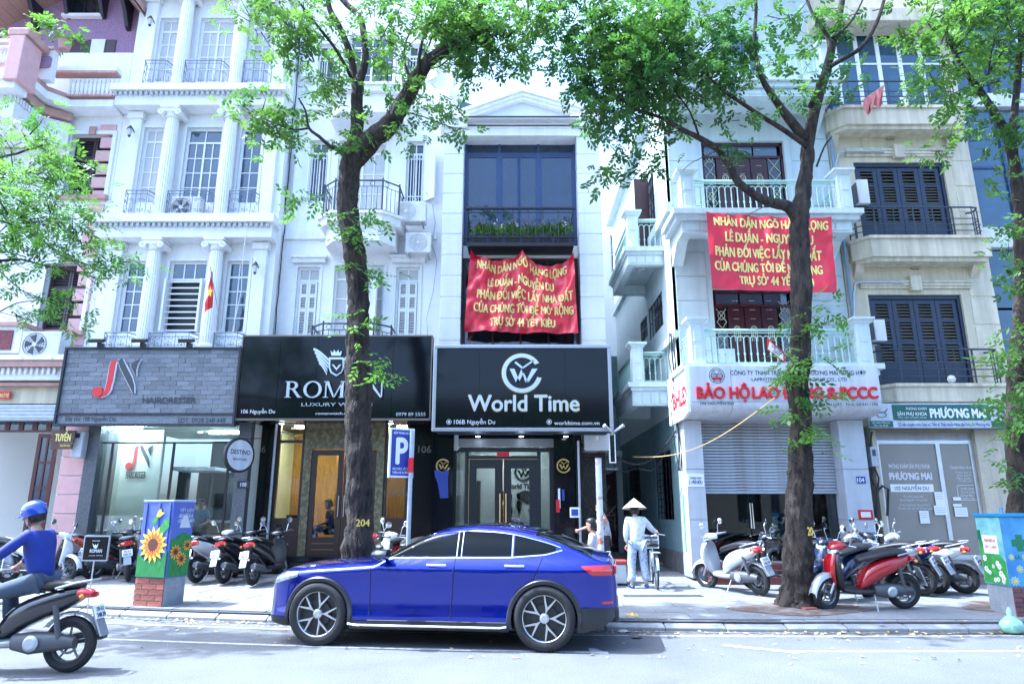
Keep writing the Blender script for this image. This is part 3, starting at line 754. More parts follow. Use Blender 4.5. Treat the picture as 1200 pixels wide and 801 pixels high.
MB().tube([p0,p1],0.012,6).build('flag_pole',M['galv'],fl)
fm=mat('red_flag_cloth',(0.62,0.03,0.03),0.7,var=0.15,scale=6)
A=[];B=[]
for i in range(13):
 t_=i/12
 q=W(247-9*t_**1.2,320+49*t_,YB-.95);q2=W(249+1*math.sin(t_*3),318+42*t_,YB-.90+0.10*math.sin(t_*7))
 A.append(q+V((0,0.04*math.sin(i*1.3),0)));B.append(q2)
C=[a.lerp(b_,0.5)+V((0,-0.07,0))for a,b_ in zip(A,B)]
MB().strip(A,C).strip(C,B).build('flag_cloth',fm,fl,smooth=True,ang=180,fix=False)
c=W(246,342,YB-1.06);st=[]
for k in range(10):
 a=PI/2+k*PI/5;r_=0.16 if k%2==0 else 0.065
 st.append((c.x+r_*0.45*math.cos(a),c.z+r_*math.sin(a)))
MB().prism(st,c.y-0.004,c.y).build('star',mat('flag_yellow',(0.8,0.62,0.02),0.6),fl)
YS=16.0
sg=thing('shop_sign','big grey slate brick sign board of the hairdresser with red and black letters','shop sign',W(175,497,YS))
TL,TR,BL,BR=W(80,409.5,YS),W(279.5,410.5,YS),W(67,496.5,YS),W(274.5,498.5,YS)
x0,x1,zt,zb=(TL.x+BL.x)/2,(TR.x+BR.x)/2,TL.z,BL.z
zs1=Z_(485,YS)
box('board',M['slateback'],sg,x0,x1,YS,YS+0.25,zb,zt)
f=MB();w_=0.05
f.box(x0-w_,x1+w_,YS-0.07,YS+0.05,zt,zt+w_);f.box(x0-w_,x1+w_,YS-0.07,YS+0.05,zb-w_,zb)
f.box(x0-w_,x0,YS-0.07,YS+0.05,zb,zt);f.box(x1,x1+w_,YS-0.07,YS+0.05,zb,zt)
f.box(x0,x1,YS-0.065,YS-0.002,zs1-0.02,zs1+0.02)
f.build('frame',M['slateback'],sg)
rows=14;rh=(zt-zs1-0.02)/rows;sr=random.Random(5)
for j in range(rows):
 bw=0.30;x=x0-(bw/2 if j%2 else 0)
 while x<x1:
  a,c=max(x,x0),min(x+bw,x1)
  if c-a>0.05:ubox('slate_tile',M['slate'],sg,a+0.003,c-0.003,YS-0.015-sr.choice((0,0.004,0.008)),YS-0.001,zs1+0.022+j*rh+0.003,zs1+0.022+(j+1)*rh-0.003)
  x+=bw
box('address_strip',M['slate'],sg,x0,x1,YS-0.012,YS-0.001,zb,zs1-0.02)
def swash(name,m,pts_l,pts_r,y):
 A=[W(a,b_,YS)for a,b_ in pts_l];B=[W(a,b_,YS)for a,b_ in pts_r]
 q=MB();n=len(A)
 fr=[V((p.x,y,p.z))for p in A]+[V((p.x,y,p.z))for p in B];bk=[p+V((0,0.05,0))for p in fr]
 q.add(fr+bk,[(i,i+1,n+i+1,n+i)for i in range(n-1)]+[(2*n+i,2*n+i+1,i+1,i)for i in range(n-1)]+[(n+i,n+i+1,3*n+i+1,3*n+i)for i in range(n-1)]+[(0,n,3*n,2*n),(n-1,3*n-1,4*n-1,2*n-1)])
 return q.build(name,m,sg)
whl=mat('white_letter_edge',(0.75,0.76,0.78),0.5)
blk=mat('charcoal_letter',(0.03,0.035,0.045),0.4)
def off(l,d):return[(a+d,b_)for a,b_ in l]
Jl=[(138,422),(132,424),(130,431),(128,444),(125,457),(121,464),(115,466)]
Jr=[(140,421),(137.5,426),(136,434),(134,446),(131,457),(127,463),(119,466.5)]
swash('letter_j_edge',whl,off(Jl,-0.8),off(Jr,1.2),YS-0.06);swash('letter_j',M['red'],Jl,Jr,YS-0.075)
MB().lathe(W(116,459.5,YS-0.02),[(0.001,-0.07),(0.12,-0.07),(0.12,0.0)],18,'Y',cap=False).build('letter_j_ball',M['red'],sg)
Nl=[(140,423),(143,432),(149,444),(153,452),(157.5,461)]
Nr=[(145.5,421),(150,430),(156,442),(158.5,450),(159,461)]
swash('letter_n_edge',whl,off(Nl,-0.8),off(Nr,0.9),YS-0.06);swash('letter_n',blk,Nl,Nr,YS-0.075)
Kl=[(165.5,421),(156,426),(155.5,431),(160,440)]
Kr=[(166.5,421.5),(163,427),(161.5,433),(161,441)]
swash('letter_n_tip_edge',whl,off(Kl,-0.6),off(Kr,0.8),YS-0.06);swash('letter_n_tip',blk,Kl,Kr,YS-0.075)
ptext('HAIRDRESSER','lettering',blk,sg,166.5,229,472,465,YS-0.034,bold=0.025)
ptext('Địa chỉ: 108 Nguyễn Du,','lettering',blk,sg,76,136,493,488,YS-0.02,bold=0.01)
ptext('SDT: 0928 248 448','lettering',blk,sg,208,264,495,489.5,YS-0.02,bold=0.01)
for i,px in enumerate((118,168,222)):
 p=W(px,404,YS)
 t=thing('flood_lamp',('left','middle','right')[i]+' one of three black flood lamps on top of the slate sign','flood lamp',p,'flood lamps over the slate sign')
 MB().box(-0.17,0.17,-0.10,0.06,-0.03,0.05,Matrix.Translation(p+V((0,-0.15,0.06)))@Matrix.Rotation(R(20),4,'X')).build('lamp_body',M['plastic'],t,bev=0.01)
 box('lamp_arm',M['plastic'],t,p.x-0.03,p.x+0.03,p.y-0.1,p.y+0.1,zt+0.05,p.z+0.05)
shopB=hB
zfl=0.36
xl,xr=X_(112,560,YB-0.35),X_(276,560,YB-0.35)
yf=YB-0.35
sf=box('sign_soffit',M['slateback'],hB,x0,x1,YS+0.252,YB-0.004,zb+0.1,zb+0.16)
for px in(137,187,235):downlight(hB,px,506,YS+0.9)
zt_=Z_(508,yf)
gl=mat('black_door_frame',(0.012,0.013,0.016),0.35)
tf=MB()
zd=Z_(519.5,yf)
tf.box(xl,xr,yf-0.02,yf+0.04,zd,zd+0.04)
pxs=[112,134,199,269,283]
for i,px in enumerate([127,199.5,266]):
 xx=X_(px,560,yf);tf.box(xx-0.025,xx+0.025,yf-0.015,yf+0.035,zfl,zd)
tf.box(xl-0.05,xl,yf-0.03,yf+0.05,zfl,zb+0.1)
tf.build('door_frame',gl,hB)
for a,c in((112.5,126.6),(127.4,199),(200,265.6),(266.6,276)):
 ubox('glass_pane',CLEAR,hB,X_(a,560,yf),X_(c,560,yf),yf,yf+0.012,zfl,zd)
ubox('glass_pane',CLEAR,hB,xl,xr,yf,yf+0.012,zd+0.04,zb+0.1)
for px in(197,202):tube('door_handle',M['chrome'],hB,[(X_(px,600,yf),yf-0.07,Z_(612,yf)),(X_(px,600,yf),yf-0.07,Z_(590,yf))],0.014)
rx0,rx1=xl-0.2,xr+0.3
yb_=YB+4.0
xm=X_(199,560,YB+1.2)
lit=mat('shop_cream_wall',(0.62,0.64,0.56),0.7)
box('partition_wall',lit,hB,rx0,xm-0.2,YB+1.0,YB+1.06,zfl,zb+0.1)
box('shop_back_wall',mat('shop_grey_wall',(0.10,0.11,0.12),0.7),hB,xm-0.2,rx1,yb_,yb_+0.1,zfl,zb+0.1)
box('shop_side_wall',lit,hB,rx1,rx1+0.05,YB-0.3,yb_,zfl,zb+0.1)
box('shop_side_wall',lit,hB,rx0-0.05,rx0,YB-0.3,YB+1.0,zfl,zb+0.1)
box('shop_floor',mat('shop_floor_tile',(0.25,0.25,0.25),0.3),hB,rx0,rx1,YB-0.4,yb_,zfl-0.08,zfl)
box('shop_ceiling',lit,hB,rx0,rx1,YB-0.3,yb_,zb+0.16,zb+0.2)
box('counter',mat('light_wood_counter',(0.30,0.22,0.12),0.5,var=0.2,stretch=(8,1,1)),hB,xm+0.1,rx1-0.5,YB+2.2,YB+2.8,zfl,1.35)
box('counter_top',M['white2'],hB,xm+0.05,rx1-0.45,YB+2.15,YB+2.85,1.35,1.40)
box('hanging_ceiling_panel',M['white2'],hB,X_(212,540,YB+2),X_(262,540,YB+2),YB+1.5,YB+2.6,Z_(552,YB+2),Z_(548,YB+2))
for k,px in enumerate((208,232,250)):
 box('hair_mirror',M['windark'],hB,X_(px,560,yb_-.1),X_(px+14,560,yb_-.1),yb_-0.08,yb_-0.02,Z_(592,yb_),Z_(548,yb_))
box('tube_light',M['tube'],hB,xm-2.2,xm-0.5,YB+0.35,YB+0.5,zb+0.08,zb+0.15)
box('tube_light',M['tube'],hB,xm+0.6,xm+1.8,YB+1.9,YB+2.0,zb+0.10,zb+0.15)
YS_=YS;YS=YB+0.96
def swash2(name,m,L_,Rr):
 f_=lambda l:[((a-118)*0.62+150,(b_-421)*0.66+521)for a,b_ in l]
 A=[W(*p,YS)for p in f_(L_)];B=[W(*p,YS)for p in f_(Rr)]
 MB().strip(A,B).build(name,m,hB,fix=False)
swash2('inner_letter_j',M['red'],Jl,Jr);swash2('inner_letter_n',blk,Nl,Nr);swash2('inner_letter_n_tip',blk,Kl,Kr)
MB().lathe(W(151,546,YS),[(0.001,0),(0.10,0)],16,'Y',cap=False).build('inner_letter_j_ball',M['red'],hB,fix=False)
ptext('HAIRDRESSER','inner_lettering',blk,hB,147,170,560,552,YS,bold=0.03)
YS=YS_
box('granite_pier',M['greygranite'],hB,X_(96,560,YB-.5),X_(111,560,YB-.5),YB-0.52,YB+0.3,0.2,zb+0.1)
box('granite_pier',M['greygranite'],hB,X_(275,560,YB-.5),X_(290,560,YB-.5),YB-0.52,YB+0.3,0.2,zb+0.1)
box('plinth',M['blackgranite'],hB,xl,xr,yf-0.12,yf+0.2,0.2,zfl)
box('house_number_plate',M['slateback'],hB,X_(278,567,YB-.55),X_(292,567,YB-.55),YB-0.56,YB-0.53,Z_(571,YB-.55),Z_(563,YB-.55))
ptext('108','house_number',M['signwhite'],hB,281.5,288.5,569.5,565,YB-0.565,bold=0.03)
p=W(104,538,YB-0.30)
mt_=thing('electricity_meter','white electricity meter box on the dark pier left of the hairdresser','meter box',p)
xa,xb,za,zb2=rect(97.5,109.5,507,537.5,YB-0.30)
box('meter_case',M['signwhite'],mt_,xa,xb,YB-0.75,YB-0.52,za,zb2,bev=0.03)
box('meter_window',M['winglass'],mt_,xa+0.07,xa+0.17,YB-0.755,YB-0.749,zb2-0.17,zb2-0.06)
c=W(280,533,YB-1.1)
rs_=thing('round_sign','round white blade sign with a black rim hanging right of the hairdresser window','blade sign',c)
Mx=Matrix.Translation(c)@Matrix.Rotation(R(58),4,'Z')
q=MB();q.lathe((0,0,0),[(0.001,-0.05),(0.36,-0.05),(0.40,-0.04),(0.40,0.04),(0.36,0.05),(0.001,0.05)],32,'Y',cap=False);q.v=[tuple(Mx@V((a[0],a[1],a[2]*1.0)))for a in q.v]
q.build('rim',M['plastic'],rs_,smooth=True)
q=MB();q.lathe((0,-0.052,0),[(0.001,0),(0.345,0)],32,'Y',cap=False);q.v=[tuple(Mx@V(a))for a in q.v]
q.build('face',M['signwhite'],rs_,fix=False)
text('DESTINO','lettering',M['inkdark'],rs_,-0.26,0.26,0.02,-0.056,h=0.10,bold=0.02,M4=Mx)
text('BEAUTY HAIR','lettering',M['inkdark'],rs_,-0.18,0.18,-0.12,-0.056,h=0.05,bold=0.02,M4=Mx)
MB().tube([c+V((0.1,0.1,0.38)),(c.x+0.25,YB-0.5,c.z+0.45)],0.015,6).build('arm',M['plastic'],rs_)
c=W(72.5,514,YA-0.9)
hb=thing('hanging_board','small brown plank board with yellow letters hanging on the pink pier','hanging sign',c)
bm_=mat('brown_plank',(0.09,0.045,0.03),0.6,var=0.3,stretch=(1,1,8))
for k,(a,b_,y0,y1)in enumerate(((60,88,504,512.3),(58,86,512.5,518.8),(59,84,519,526))):
 xa,xb,za,zb2=rect(a,b_,y0,y1,YA-0.9)
 box('plank',bm_,hb,xa,xb,YA-0.9,YA-0.86,za+0.005,zb2)
ptext('TUYỂN','lettering',M['byellow'],hb,64,82,516.5,508,YA-0.91,bold=0.03)
ptext('NGUYEN DUC','lettering',M['byellow'],hb,70,82,523,520.5,YA-0.91,bold=0.01)
xa,xb,za,zb2=rect(-6,12,458,467,YA-0.45)
rp=thing('red_name_plate','small red plate with yellow writing on the fascia over the garage','name plate',((xa+xb)/2,YA-.45,za))
box('plate',M['red'],rp,xa,xb,YA-0.45,YA-0.42,za,zb2)
ptext('GARA Ô TÔ','lettering',M['byellow'],rp,-4,10,465,461,YA-0.46,bold=0.03)
YC=17.5
xC0,xC1=-6.29,-1.86
hC=thing('balcony_house','plain white house with two bowed iron balconies above the black crested sign','house',(-4.1,YC,0))
def pc(*a):return rect(*a,YC)
fw=[pc(346,373,313,396),pc(390,449,311,396),pc(463,491,313,396)]
sw=[pc(362,384,165,236),pc(395,452,165,252),pc(476,497,166,236)]
tw=[pc(372,392,52,96),pc(408,462,42,104),pc(478,500,52,96)]
wall('wall',M['white'],hC,xC0,xC1,Z_(470,YC),17.2,YC,0.3,fw+sw+tw)
box('rear_mass',M['white'],hC,xC0+0.01,xC1-0.01,YC+0.31,YC+7,4.4,17.1)
for i,h in enumerate(fw+sw+tw):
 a,c,z0,z1=h
 backing(hC,a,c,z0,z1,YC+0.27)
 fl,k=divmod(i,3)
 if fl==0 and k!=1:
  fo=window(hC,a,c,z0,z1,YC+0.08,2,1,name='shutter_window',transom=0.40,leaf=2,gm=M['louvre'],fr=0.06)
  louvred(hC,a+0.07,c-0.07,z0+0.07,z1-0.42,YC+0.06,2,M['wframe'],M['louvre'],panels=((0.04,0.45),(0.52,0.72),(0.78,0.97)),pitch=0.07)
  lt=box('lintel',M['white2'],hC,a-0.12,c+0.14,YC-0.14,YC-0.002,z1+0.10,z1+0.22)
  box('lintel_cap',M['white2'],lt,a-0.17,c+0.19,YC-0.20,YC-0.002,z1+0.222,z1+0.29)
 elif fl==0:
  w3=(c-a)
  window(hC,a,a+w3*0.30,z0,z1,YC+0.08,1,3,transom=0.40,name='balcony_door',gm=M['louvre'])
  window(hC,c-w3*0.30,c,z0,z1,YC+0.08,1,3,transom=0.40,name='balcony_door',gm=M['louvre'])
  window(hC,a+w3*.31,c-w3*.31,z1-0.40,z1,YC+0.08,2,1,name='transom_window')
  MB().add([(c-w3*.32,YC+.08,z0),(c-w3*.1,YC-.35,z0),(c-w3*.1,YC-.35,z1-.4),(c-w3*.32,YC+.08,z1-.4),(c-w3*.30,YC+.12,z0),(c-w3*.08,YC-.31,z0),(c-w3*.08,YC-.31,z1-.4),(c-w3*.30,YC+.12,z1-.4)],[(0,1,2,3),(4,7,6,5),(1,5,6,2),(3,2,6,7),(0,3,7,4),(0,4,5,1)]).build('open_door_leaf',M['wframe'],hC)
 elif k!=1:
  window(hC,a,c,z0,z1,YC+0.10,2,1,name='window',transom=0.38,gm=M['windark'])
  gb=MB()
  for q in range(6):gb.box(a+0.06+q*(c-a-0.12)/5-0.008,a+0.06+q*(c-a-0.12)/5+0.008,YC+0.02,YC+0.035,z0,z1-0.40)
  for zz in(z0+0.15,z1-0.55):gb.box(a,c,YC+0.018,YC+0.036,zz,zz+0.02)
  for zz in(z0+0.08,z1-0.48):gb.lathe(((a+c)/2,YC+0.02,zz),[(0.05,0),(0.065,0),(0.065,0.015),(0.05,0.015)],14,'Y',cap=False)
  gb.build('window_grille',M['wframe'],hC,fix=False)
  for sg,hx in((-1,a),(1,c)):
   if(k==2 and sg==1)or(k==0 and sg==-1):
    MB().add([(hx,YC,z0),(hx+sg*.32,YC-.25,z0),(hx+sg*.32,YC-.25,z1-.4),(hx,YC,z1-.4),(hx+.03,YC+.02,z0),(hx+sg*.32+.03,YC-.22,z0),(hx+sg*.32+.03,YC-.22,z1-.4),(hx+.03,YC+.02,z1-.4)],[(0,1,2,3),(4,7,6,5),(1,5,6,2),(3,2,6,7),(0,3,7,4)]).build('open_shutter',M['wframe'],hC)
 else:
  window(hC,a,c,z0,z1,YC+0.08,4,3,name='balcony_door',transom=0.4,leaf=2,gm=M['louvre']if fl==1 else M['winglass'])
 s=MB();t_=0.06
 s.box(a-t_,a,YC-0.03,YC+0.01,z0,z1+t_);s.box(c,c+t_,YC-0.03,YC+0.01,z0,z1+t_);s.box(a,c,YC-0.03,YC+0.01,z1,z1+t_)
 s.build('window_surround',M['white2'],hC)
for(za,zb)in((Z_(281,YC),Z_(272,YC)),(Z_(130,YC),Z_(122,YC))):
 box('string_course',M['white2'],hC,xC0+0.02,xC1-0.2,YC-0.07,YC-0.002,za,zb)
def bow(px0,px1,py_b,py_s0,py_s1,py_r,depth,label=None):
 """bowed balcony: moulded slab, underside block, iron railing with rings"""
 Yf=YC-depth
 a,c=X_(px0,py_s0,Yf),X_(px1,py_s0,Yf)
 zt_,zm_,zb_=Z_(py_s0,Yf),Z_(py_s1,Yf),Z_(py_b,Yf+0.1)
 def poly(g,d):return[(a-0.30-g,YC),(a-0.30-g,Yf+0.42-d),(a+0.12-g*.4,Yf-d),(c-0.12+g*.4,Yf-d),(c+0.30+g,Yf+0.42-d),(c+0.30+g,YC)]
 s=MB().prism(poly(0.06,0.06),zt_-0.07,zt_,'Z').prism(poly(0.0,0.0),zm_,zt_-0.07,'Z').build('balcony',M['white2'],hC)
 MB().prism(poly(-0.14,-0.14),zb_,zm_,'Z').build('balcony_corbel',M['white2'],s)
 P=[(a-0.24,YC-0.02),(a-0.24,Yf+0.42),(a+0.14,Yf+0.06),(c-0.14,Yf+0.06),(c+0.24,Yf+0.42),(c+0.24,YC-0.02)]
 zr=Z_(py_r,Yf)
 tube('handrail',M['ironslate'],s,[(p[0],p[1],zr)for p in P],0.022,6)
 for p in P[1:-1]:MB().tube([(p[0],p[1],zt_),(p[0],p[1],zr+0.06)],0.022,6).build('railing_post',M['ironslate'],s)
 b=MB();b.tube([(p[0],p[1],zr-0.17)for p in P],0.010,4);b.tube([(p[0],p[1],zt_+0.07)for p in P],0.010,4)
 for p,q in zip(P,P[1:]):
  p=V((*p,0));q=V((*q,0));L=(q-p).length;n=max(2,int(L/0.13))
  for i in range(1,n):
   c_=p.lerp(q,i/n)
   if i%3==1 and i<n:
    d=(q-p).normalized();cc=c_+V((0,0,zr-0.085))
    b.tube([cc+d*(0.06*math.cos(t))+V((0,0,0.06*math.sin(t)))for t in[2*PI*k/12 for k in range(13)]],0.008,4,cap=False)
   b.tube([(c_.x,c_.y,zt_+0.07),(c_.x,c_.y,zr-0.17)],0.008,4,cap=False)
 b.build('railing_bars',M['ironslate'],s,fix=False)
bow(384,453,281,247,259,210,1.15)
bow(390,464,130,97,106,60,1.15)
bow(370,443,418,402,409,378,1.0)
ac_unit(463,499,236,259,YC-0.6,'upper of the two white air conditioners right of the bowed balcony',fan='left')
ac_unit(475,505,272,295.5,YC-0.5,'lower of the two white air conditioners, under the other one on a rusty bracket',fan='mid')
rb_=W(490,300,YC-0.3)
def cable(name,label,pts,r=0.012,m=None,group=None,cat='cable'):
 o=MB().tube([V(p)for p in pts],r,5).build(name,m or M['wire'],None,smooth=True)
 return tag(o,label,cat,group)
for i,(d,r_,mm)in enumerate(((0,0.025,'wire'),(0.06,0.015,'wire'),(-0.05,0.03,'wirew'))):
 pts=[]
 for k in range(26):
  py=2+k*15.6
  p=W(346-0.066*py,py,YC-0.12);p.x=-6.30+d+0.04*noise.noise(V((i*7,k*0.5,0)));pts.append(p)
 cable(('drop_cable','drop_cable','drain_pipe')[i],('thick dark cable running down the joint between the two white houses','thin dark cable running down right of the thicker one on the white house','pale pipe running down the right edge of the columned house')[i],pts,r_,M[mm],cat='pipe' if i==2 else 'cable')
cable('loose_cable','pale cable looping down right of the two air conditioners',[W(x,y,YC-0.1)for x,y in((499,225),(507,240),(510,262),(506,285),(512,305),(508,340),(500,372),(501,395))],0.012,M['galv'])
cable('loose_cable','thin cable hanging across the middle of the columned house down to the slate sign',[W(x,y,YB-.7)for x,y in((290,262),(286,290),(284,310),(283,340),(270,400))],0.010,M['wirew'])
YR=16.0
sr_=thing('shop_sign','long black shop sign with a winged crown crest behind the middle tree trunk','shop sign',W(392,490,YR))
x0,x1=(X_(284,395,YR)+X_(279,488,YR))/2,(X_(506.5,395,YR)+X_(502,492,YR))/2
zt,zb=Z_(394.5,YR),Z_(490,YR)
for k in range(5):
 a,c=x0+(x1-x0)*k/5,x0+(x1-x0)*(k+1)/5
 box('sign_panel',M['blackpanel'],sr_,a+0.004,c-0.004,YR,YR+0.06,zb,zt)
box('sign_box',M['blackgranite'],sr_,x0,x1,YR+0.061,YR+0.55,zb,zt)
f=MB();f.box(x0-0.03,x1+0.03,YR-0.03,YR+0.02,zb-0.05,zb-0.002);f.box(x0-0.03,x0-0.002,YR-0.02,YR+0.3,zb,zt);f.box(x1+.002,x1+0.03,YR-0.02,YR+0.3,zb,zt);f.box(x0-0.03,x1+0.03,YR-0.02,YR+0.3,zt+.002,zt+0.04)
f.build('frame',mat('dull_bronze_frame',(0.16,0.13,0.11),0.4,metal=0.6),sr_)
def serif_word(word,px0,px1,pyb,pyt,Y,m,parent,name='letter',depth=0.06):
 """roman capitals with serifs cut as raised letters, one part per letter"""
 Wd=dict(R=.80,O=.90,M=1.02,A=.84,N=.88)
 x0,x1=X_(px0,pyb,Y),X_(px1,pyb,Y);zb,zt=Z_(pyb,Y),Z_(pyt,Y);H=zt-zb
 tot=sum(Wd[c]for c in word)+0.10*(len(word)-1);s=(x1-x0)/tot;x=x0
 for c in word:
  w=Wd[c]*s;b=MB();T,t=0.145*s,0.06*s;sf=0.045*H
  def stem(xa,xb,z0=0.0,z1=1.0,xa2=None,xb2=None):
   xa2=xa if xa2 is None else xa2;xb2=xb if xb2 is None else xb2
   b.prism([(x+xa,zb+z0*H),(x+xb,zb+z0*H),(x+xb2,zb+z1*H),(x+xa2,zb+z1*H)],Y-depth,Y)
  def serif(xc,wd,top):z=(zt-sf)if top else zb;b.box(x+xc-wd/2,x+xc+wd/2,Y-depth-0.002,Y-0.002,z,z+sf)
  if c=='O':
   n=28;A=[];B=[]
   for k in range(n+1):
    a=2*PI*k/n;A.append((x+w/2+w/2*math.cos(a),zb+H/2+H*.52*math.sin(a)));B.append((x+w/2+(w/2-T)*math.cos(a),zb+H/2+(H*.52-t)*math.sin(a)))
   for k in range(n):b.prism([A[k],A[k+1],B[k+1],B[k]],Y-depth,Y)
  elif c=='R':
   stem(0.10*w,0.10*w+T);serif(0.10*w+T/2,T*2.0,False);serif(0.10*w+T/2,T*2.0,True)
   n=14;cx,cz,rx,rz=x+.42*w,zb+.745*H,.36*w,.255*H
   for k in range(n):
    a0,a1=-PI/2+PI*k/n,-PI/2+PI*(k+1)/n
    g=lambda a,q,r:(cx+q*math.cos(a),cz+r*math.sin(a))
    b.prism([g(a0,rx,rz),g(a1,rx,rz),g(a1,rx-T,rz-t),g(a0,rx-T,rz-t)],Y-depth,Y)
   for zc in(cz+rz-t,cz-rz):b.box(x+.1*w+T*.9,cx,Y-depth+.001,Y-.001,zc,zc+t)
   stem(.80*w,.80*w+T*1.15,0,.5,.42*w,.42*w+T);serif(.92*w,T*1.5,False)
  elif c=='M':
   stem(.07*w,.07*w+t);stem(.80*w,.80*w+T);stem(.46*w,.46*w+t*1.2,0,1,.07*w,.07*w+T*1.1);stem(.47*w,.47*w+t,0,1,.86*w,.86*w+t)
   for q in(.10*w,.86*w):serif(q,T*1.7,False)
   serif(.10*w,T*1.3,True);serif(.9*w,T*1.3,True)
  elif c=='A':
   stem(.05*w,.05*w+t,0,1,.44*w,.44*w+t);stem(.78*w,.78*w+T,0,1,.42*w,.42*w+T)
   b.box(x+.2*w,x+.78*w,Y-depth+.001,Y-.001,zb+.32*H,zb+.32*H+t);serif(.08*w,T*1.4,False);serif(.86*w,T*1.6,False)
  elif c=='N':
   stem(.10*w,.10*w+t);stem(.84*w,.84*w+t);stem(.80*w,.84*w+t,0,1,.08*w,.08*w+T*1.1)
   serif(.12*w,T*1.6,False);serif(.86*w,T*1.6,True);serif(.10*w,T*1.4,True)
  b.build(name,m,parent,fix=True)
  x+=w+0.10*s
serif_word('ROMAN',334,450,466,447,YR-0.05,M['letter'],sr_)
ptext('LUXURY WATCH','lettering',M['letter'],sr_,353,436,475.5,471.5,YR-0.03,bold=0.0,depth=0.02)
ptext('romanwatch.com.vn','lettering',M['signwhite'],sr_,370,421,485.5,482.5,YR-0.004,bold=0.015)
ptext('106 Nguyễn Du','lettering',M['signwhite'],sr_,282.5,322,484,479.5,YR-0.004,bold=0.01)
ptext('0979 89 5555','lettering',M['letter'],sr_,464,498.5,487,483,YR-0.004,bold=0.0)
def poly_px(name,m,parent,pts,Y,d=0.05,**k):
 q=[W(a,b_,Y)for a,b_ in pts]
 return MB().prism([(p.x,p.z)for p in q],Y-d,Y).build(name,m,parent,**k)
cs=M['letter']
for k in range(5):
 y0=408+k*4.0
 L=[];U=[]
 for i in range(8):
  t=i/7
  L.append((368+k*1.6+(16-k*2.2)*t+2*t*t,y0+3+13*t**1.6));U.append((368+k*1.6+(16-k*2.2)*t+2*t*t,y0+13*t**1.6))
 poly_px('wing_feather',cs,sr_,U+L[::-1],YR-0.02)
 poly_px('wing_feather',cs,sr_,[(2*394.5-a,b_)for a,b_ in U+L[::-1]],YR-0.02)
sh_=[(386,419),(403,419),(403.5,431),(401,437),(394.5,441),(388,437),(385.5,431)]
poly_px('shield',cs,sr_,sh_,YR-0.02)
poly_px('shield_face',M['blackpanel'],sr_,[(394.5+(a-394.5)*.8,430+(b_-430)*.8)for a,b_ in sh_],YR-0.05,0.035)
poly_px('shield_mark',cs,sr_,[(389,427),(391,427),(394.5,431),(398,427),(400,427),(394.5,434)],YR-0.08,0.02)
poly_px('crown',cs,sr_,[(389,417),(388,411),(391,414),(392,410),(394.5,413.5),(397,410),(398,414),(401,411),(400,417)],YR-0.02)
yf=YC-0.30;zst=0.62
zt_=zb+0.10
box('shop_soffit',M['blackgranite'],hC,x0,x1,YR+0.55,YC-0.003,zb+0.04,zb+0.12)
def colx(px,py=570,Y=None):return X_(px,py,Y or yf)
xs0,xs1=colx(291),colx(512)
def fbox(name,m,a,c,y0,y1,yd0,yd1,par=None):
 xa,xb,za,zb_=rect(a,c,y0,y1,yd0)
 return box(name,m,par or hC,xa,xb,yd0,yd1,za,zb_)
box('black_pier',M['blackgranite'],hC,colx(291),colx(320),yf-0.05,yf+0.25,0.25,zt_)
box('black_pier',M['blackgranite'],hC,colx(478),colx(512),yf-0.05,yf+0.25,0.25,zt_)
box('stone_surround',M['goldstone'],hC,colx(354),colx(363),yf-0.03,yf+0.25,zst,zt_)
box('stone_surround',M['goldstone'],hC,colx(440),colx(449),yf-0.03,yf+0.25,zst,zt_)
box('stone_lintel',M['goldstone'],hC,colx(363)+.003,colx(440)-.003,yf-0.028,yf+0.25,Z_(526,yf),zt_)
dbr=mat('dark_brown_joinery',(0.035,0.018,0.012),0.4,var=0.2)
box('lower_panel',dbr,hC,colx(320)+.003,colx(354)-.003,yf+0.02,yf+0.2,zst,Z_(610,yf))
box('lower_panel',dbr,hC,colx(449)+.003,colx(478)-.003,yf+0.02,yf+0.2,zst,Z_(610,yf))
wf=window(hC,colx(320)+.003,colx(354)-.003,Z_(610,yf),zt_,yf+0.02,1,1,dbr,CLEAR,fr=0.07,transom=0.55,name='shop_window',d=0.1)
window(hC,colx(449)+.003,colx(478)-.003,Z_(610,yf),zt_,yf+0.02,1,1,dbr,CLEAR,fr=0.07,transom=0.55,name='shop_window',d=0.1)
dx0,dx1=colx(363)+.004,colx(440)-.004;dm=(dx0+dx1)/2
zdt=Z_(527,yf)
for a,c in((dx0,dm-.01),(dm+.01,dx1)):
 d_=MB();fr=0.13
 d_.box(a,a+fr,yf,yf+.06,zst,zdt);d_.box(c-fr,c,yf,yf+.06,zst,zdt);d_.box(a+fr,c-fr,yf,yf+.06,zdt-fr,zdt);d_.box(a+fr,c-fr,yf,yf+.06,zst,zst+0.42)
 dr=d_.build('door',dbr,hC)
 ubox('door_pane',CLEAR,dr,a+fr,c-fr,yf+.03,yf+.04,zst+.42,zdt-fr)
 for zz in(zst+0.12,zst+0.26):box('door_moulding',mat('bronze_moulding',(0.2,0.13,0.07),0.4,metal=.5),dr,a+fr,c-fr,yf-.012,yf-.001,zz,zz+.02)
 tube('door_handle',M['steelframe'],dr,[((c-.06)if a==dx0 else(a+.06),yf-.05,zst+.9),((c-.06)if a==dx0 else(a+.06),yf-.05,zst+1.4)],.014)
for k in range(3):
 box('step',M['blackgranite'],hC,colx(300),colx(508),yf-0.42+k*0.13-0.25,yf+0.3,0.2+(zst-.22)*k/3+(0.0 if k==0 else 0.002),0.22+(zst-.22)*(k+1)/3,bev=0.01)
box('shop_floor',dbr,hC,xs0,xs1,yf+.3,yf+4,zst-.1,zst-.02)
box('shop_back_wall',M['amber'],hC,xs0,xs1,yf+2.6,yf+2.7,zst,zt_)
box('curtain',M['amber'],hC,colx(373),colx(389),yf+1.6,yf+1.7,zst,zt_)
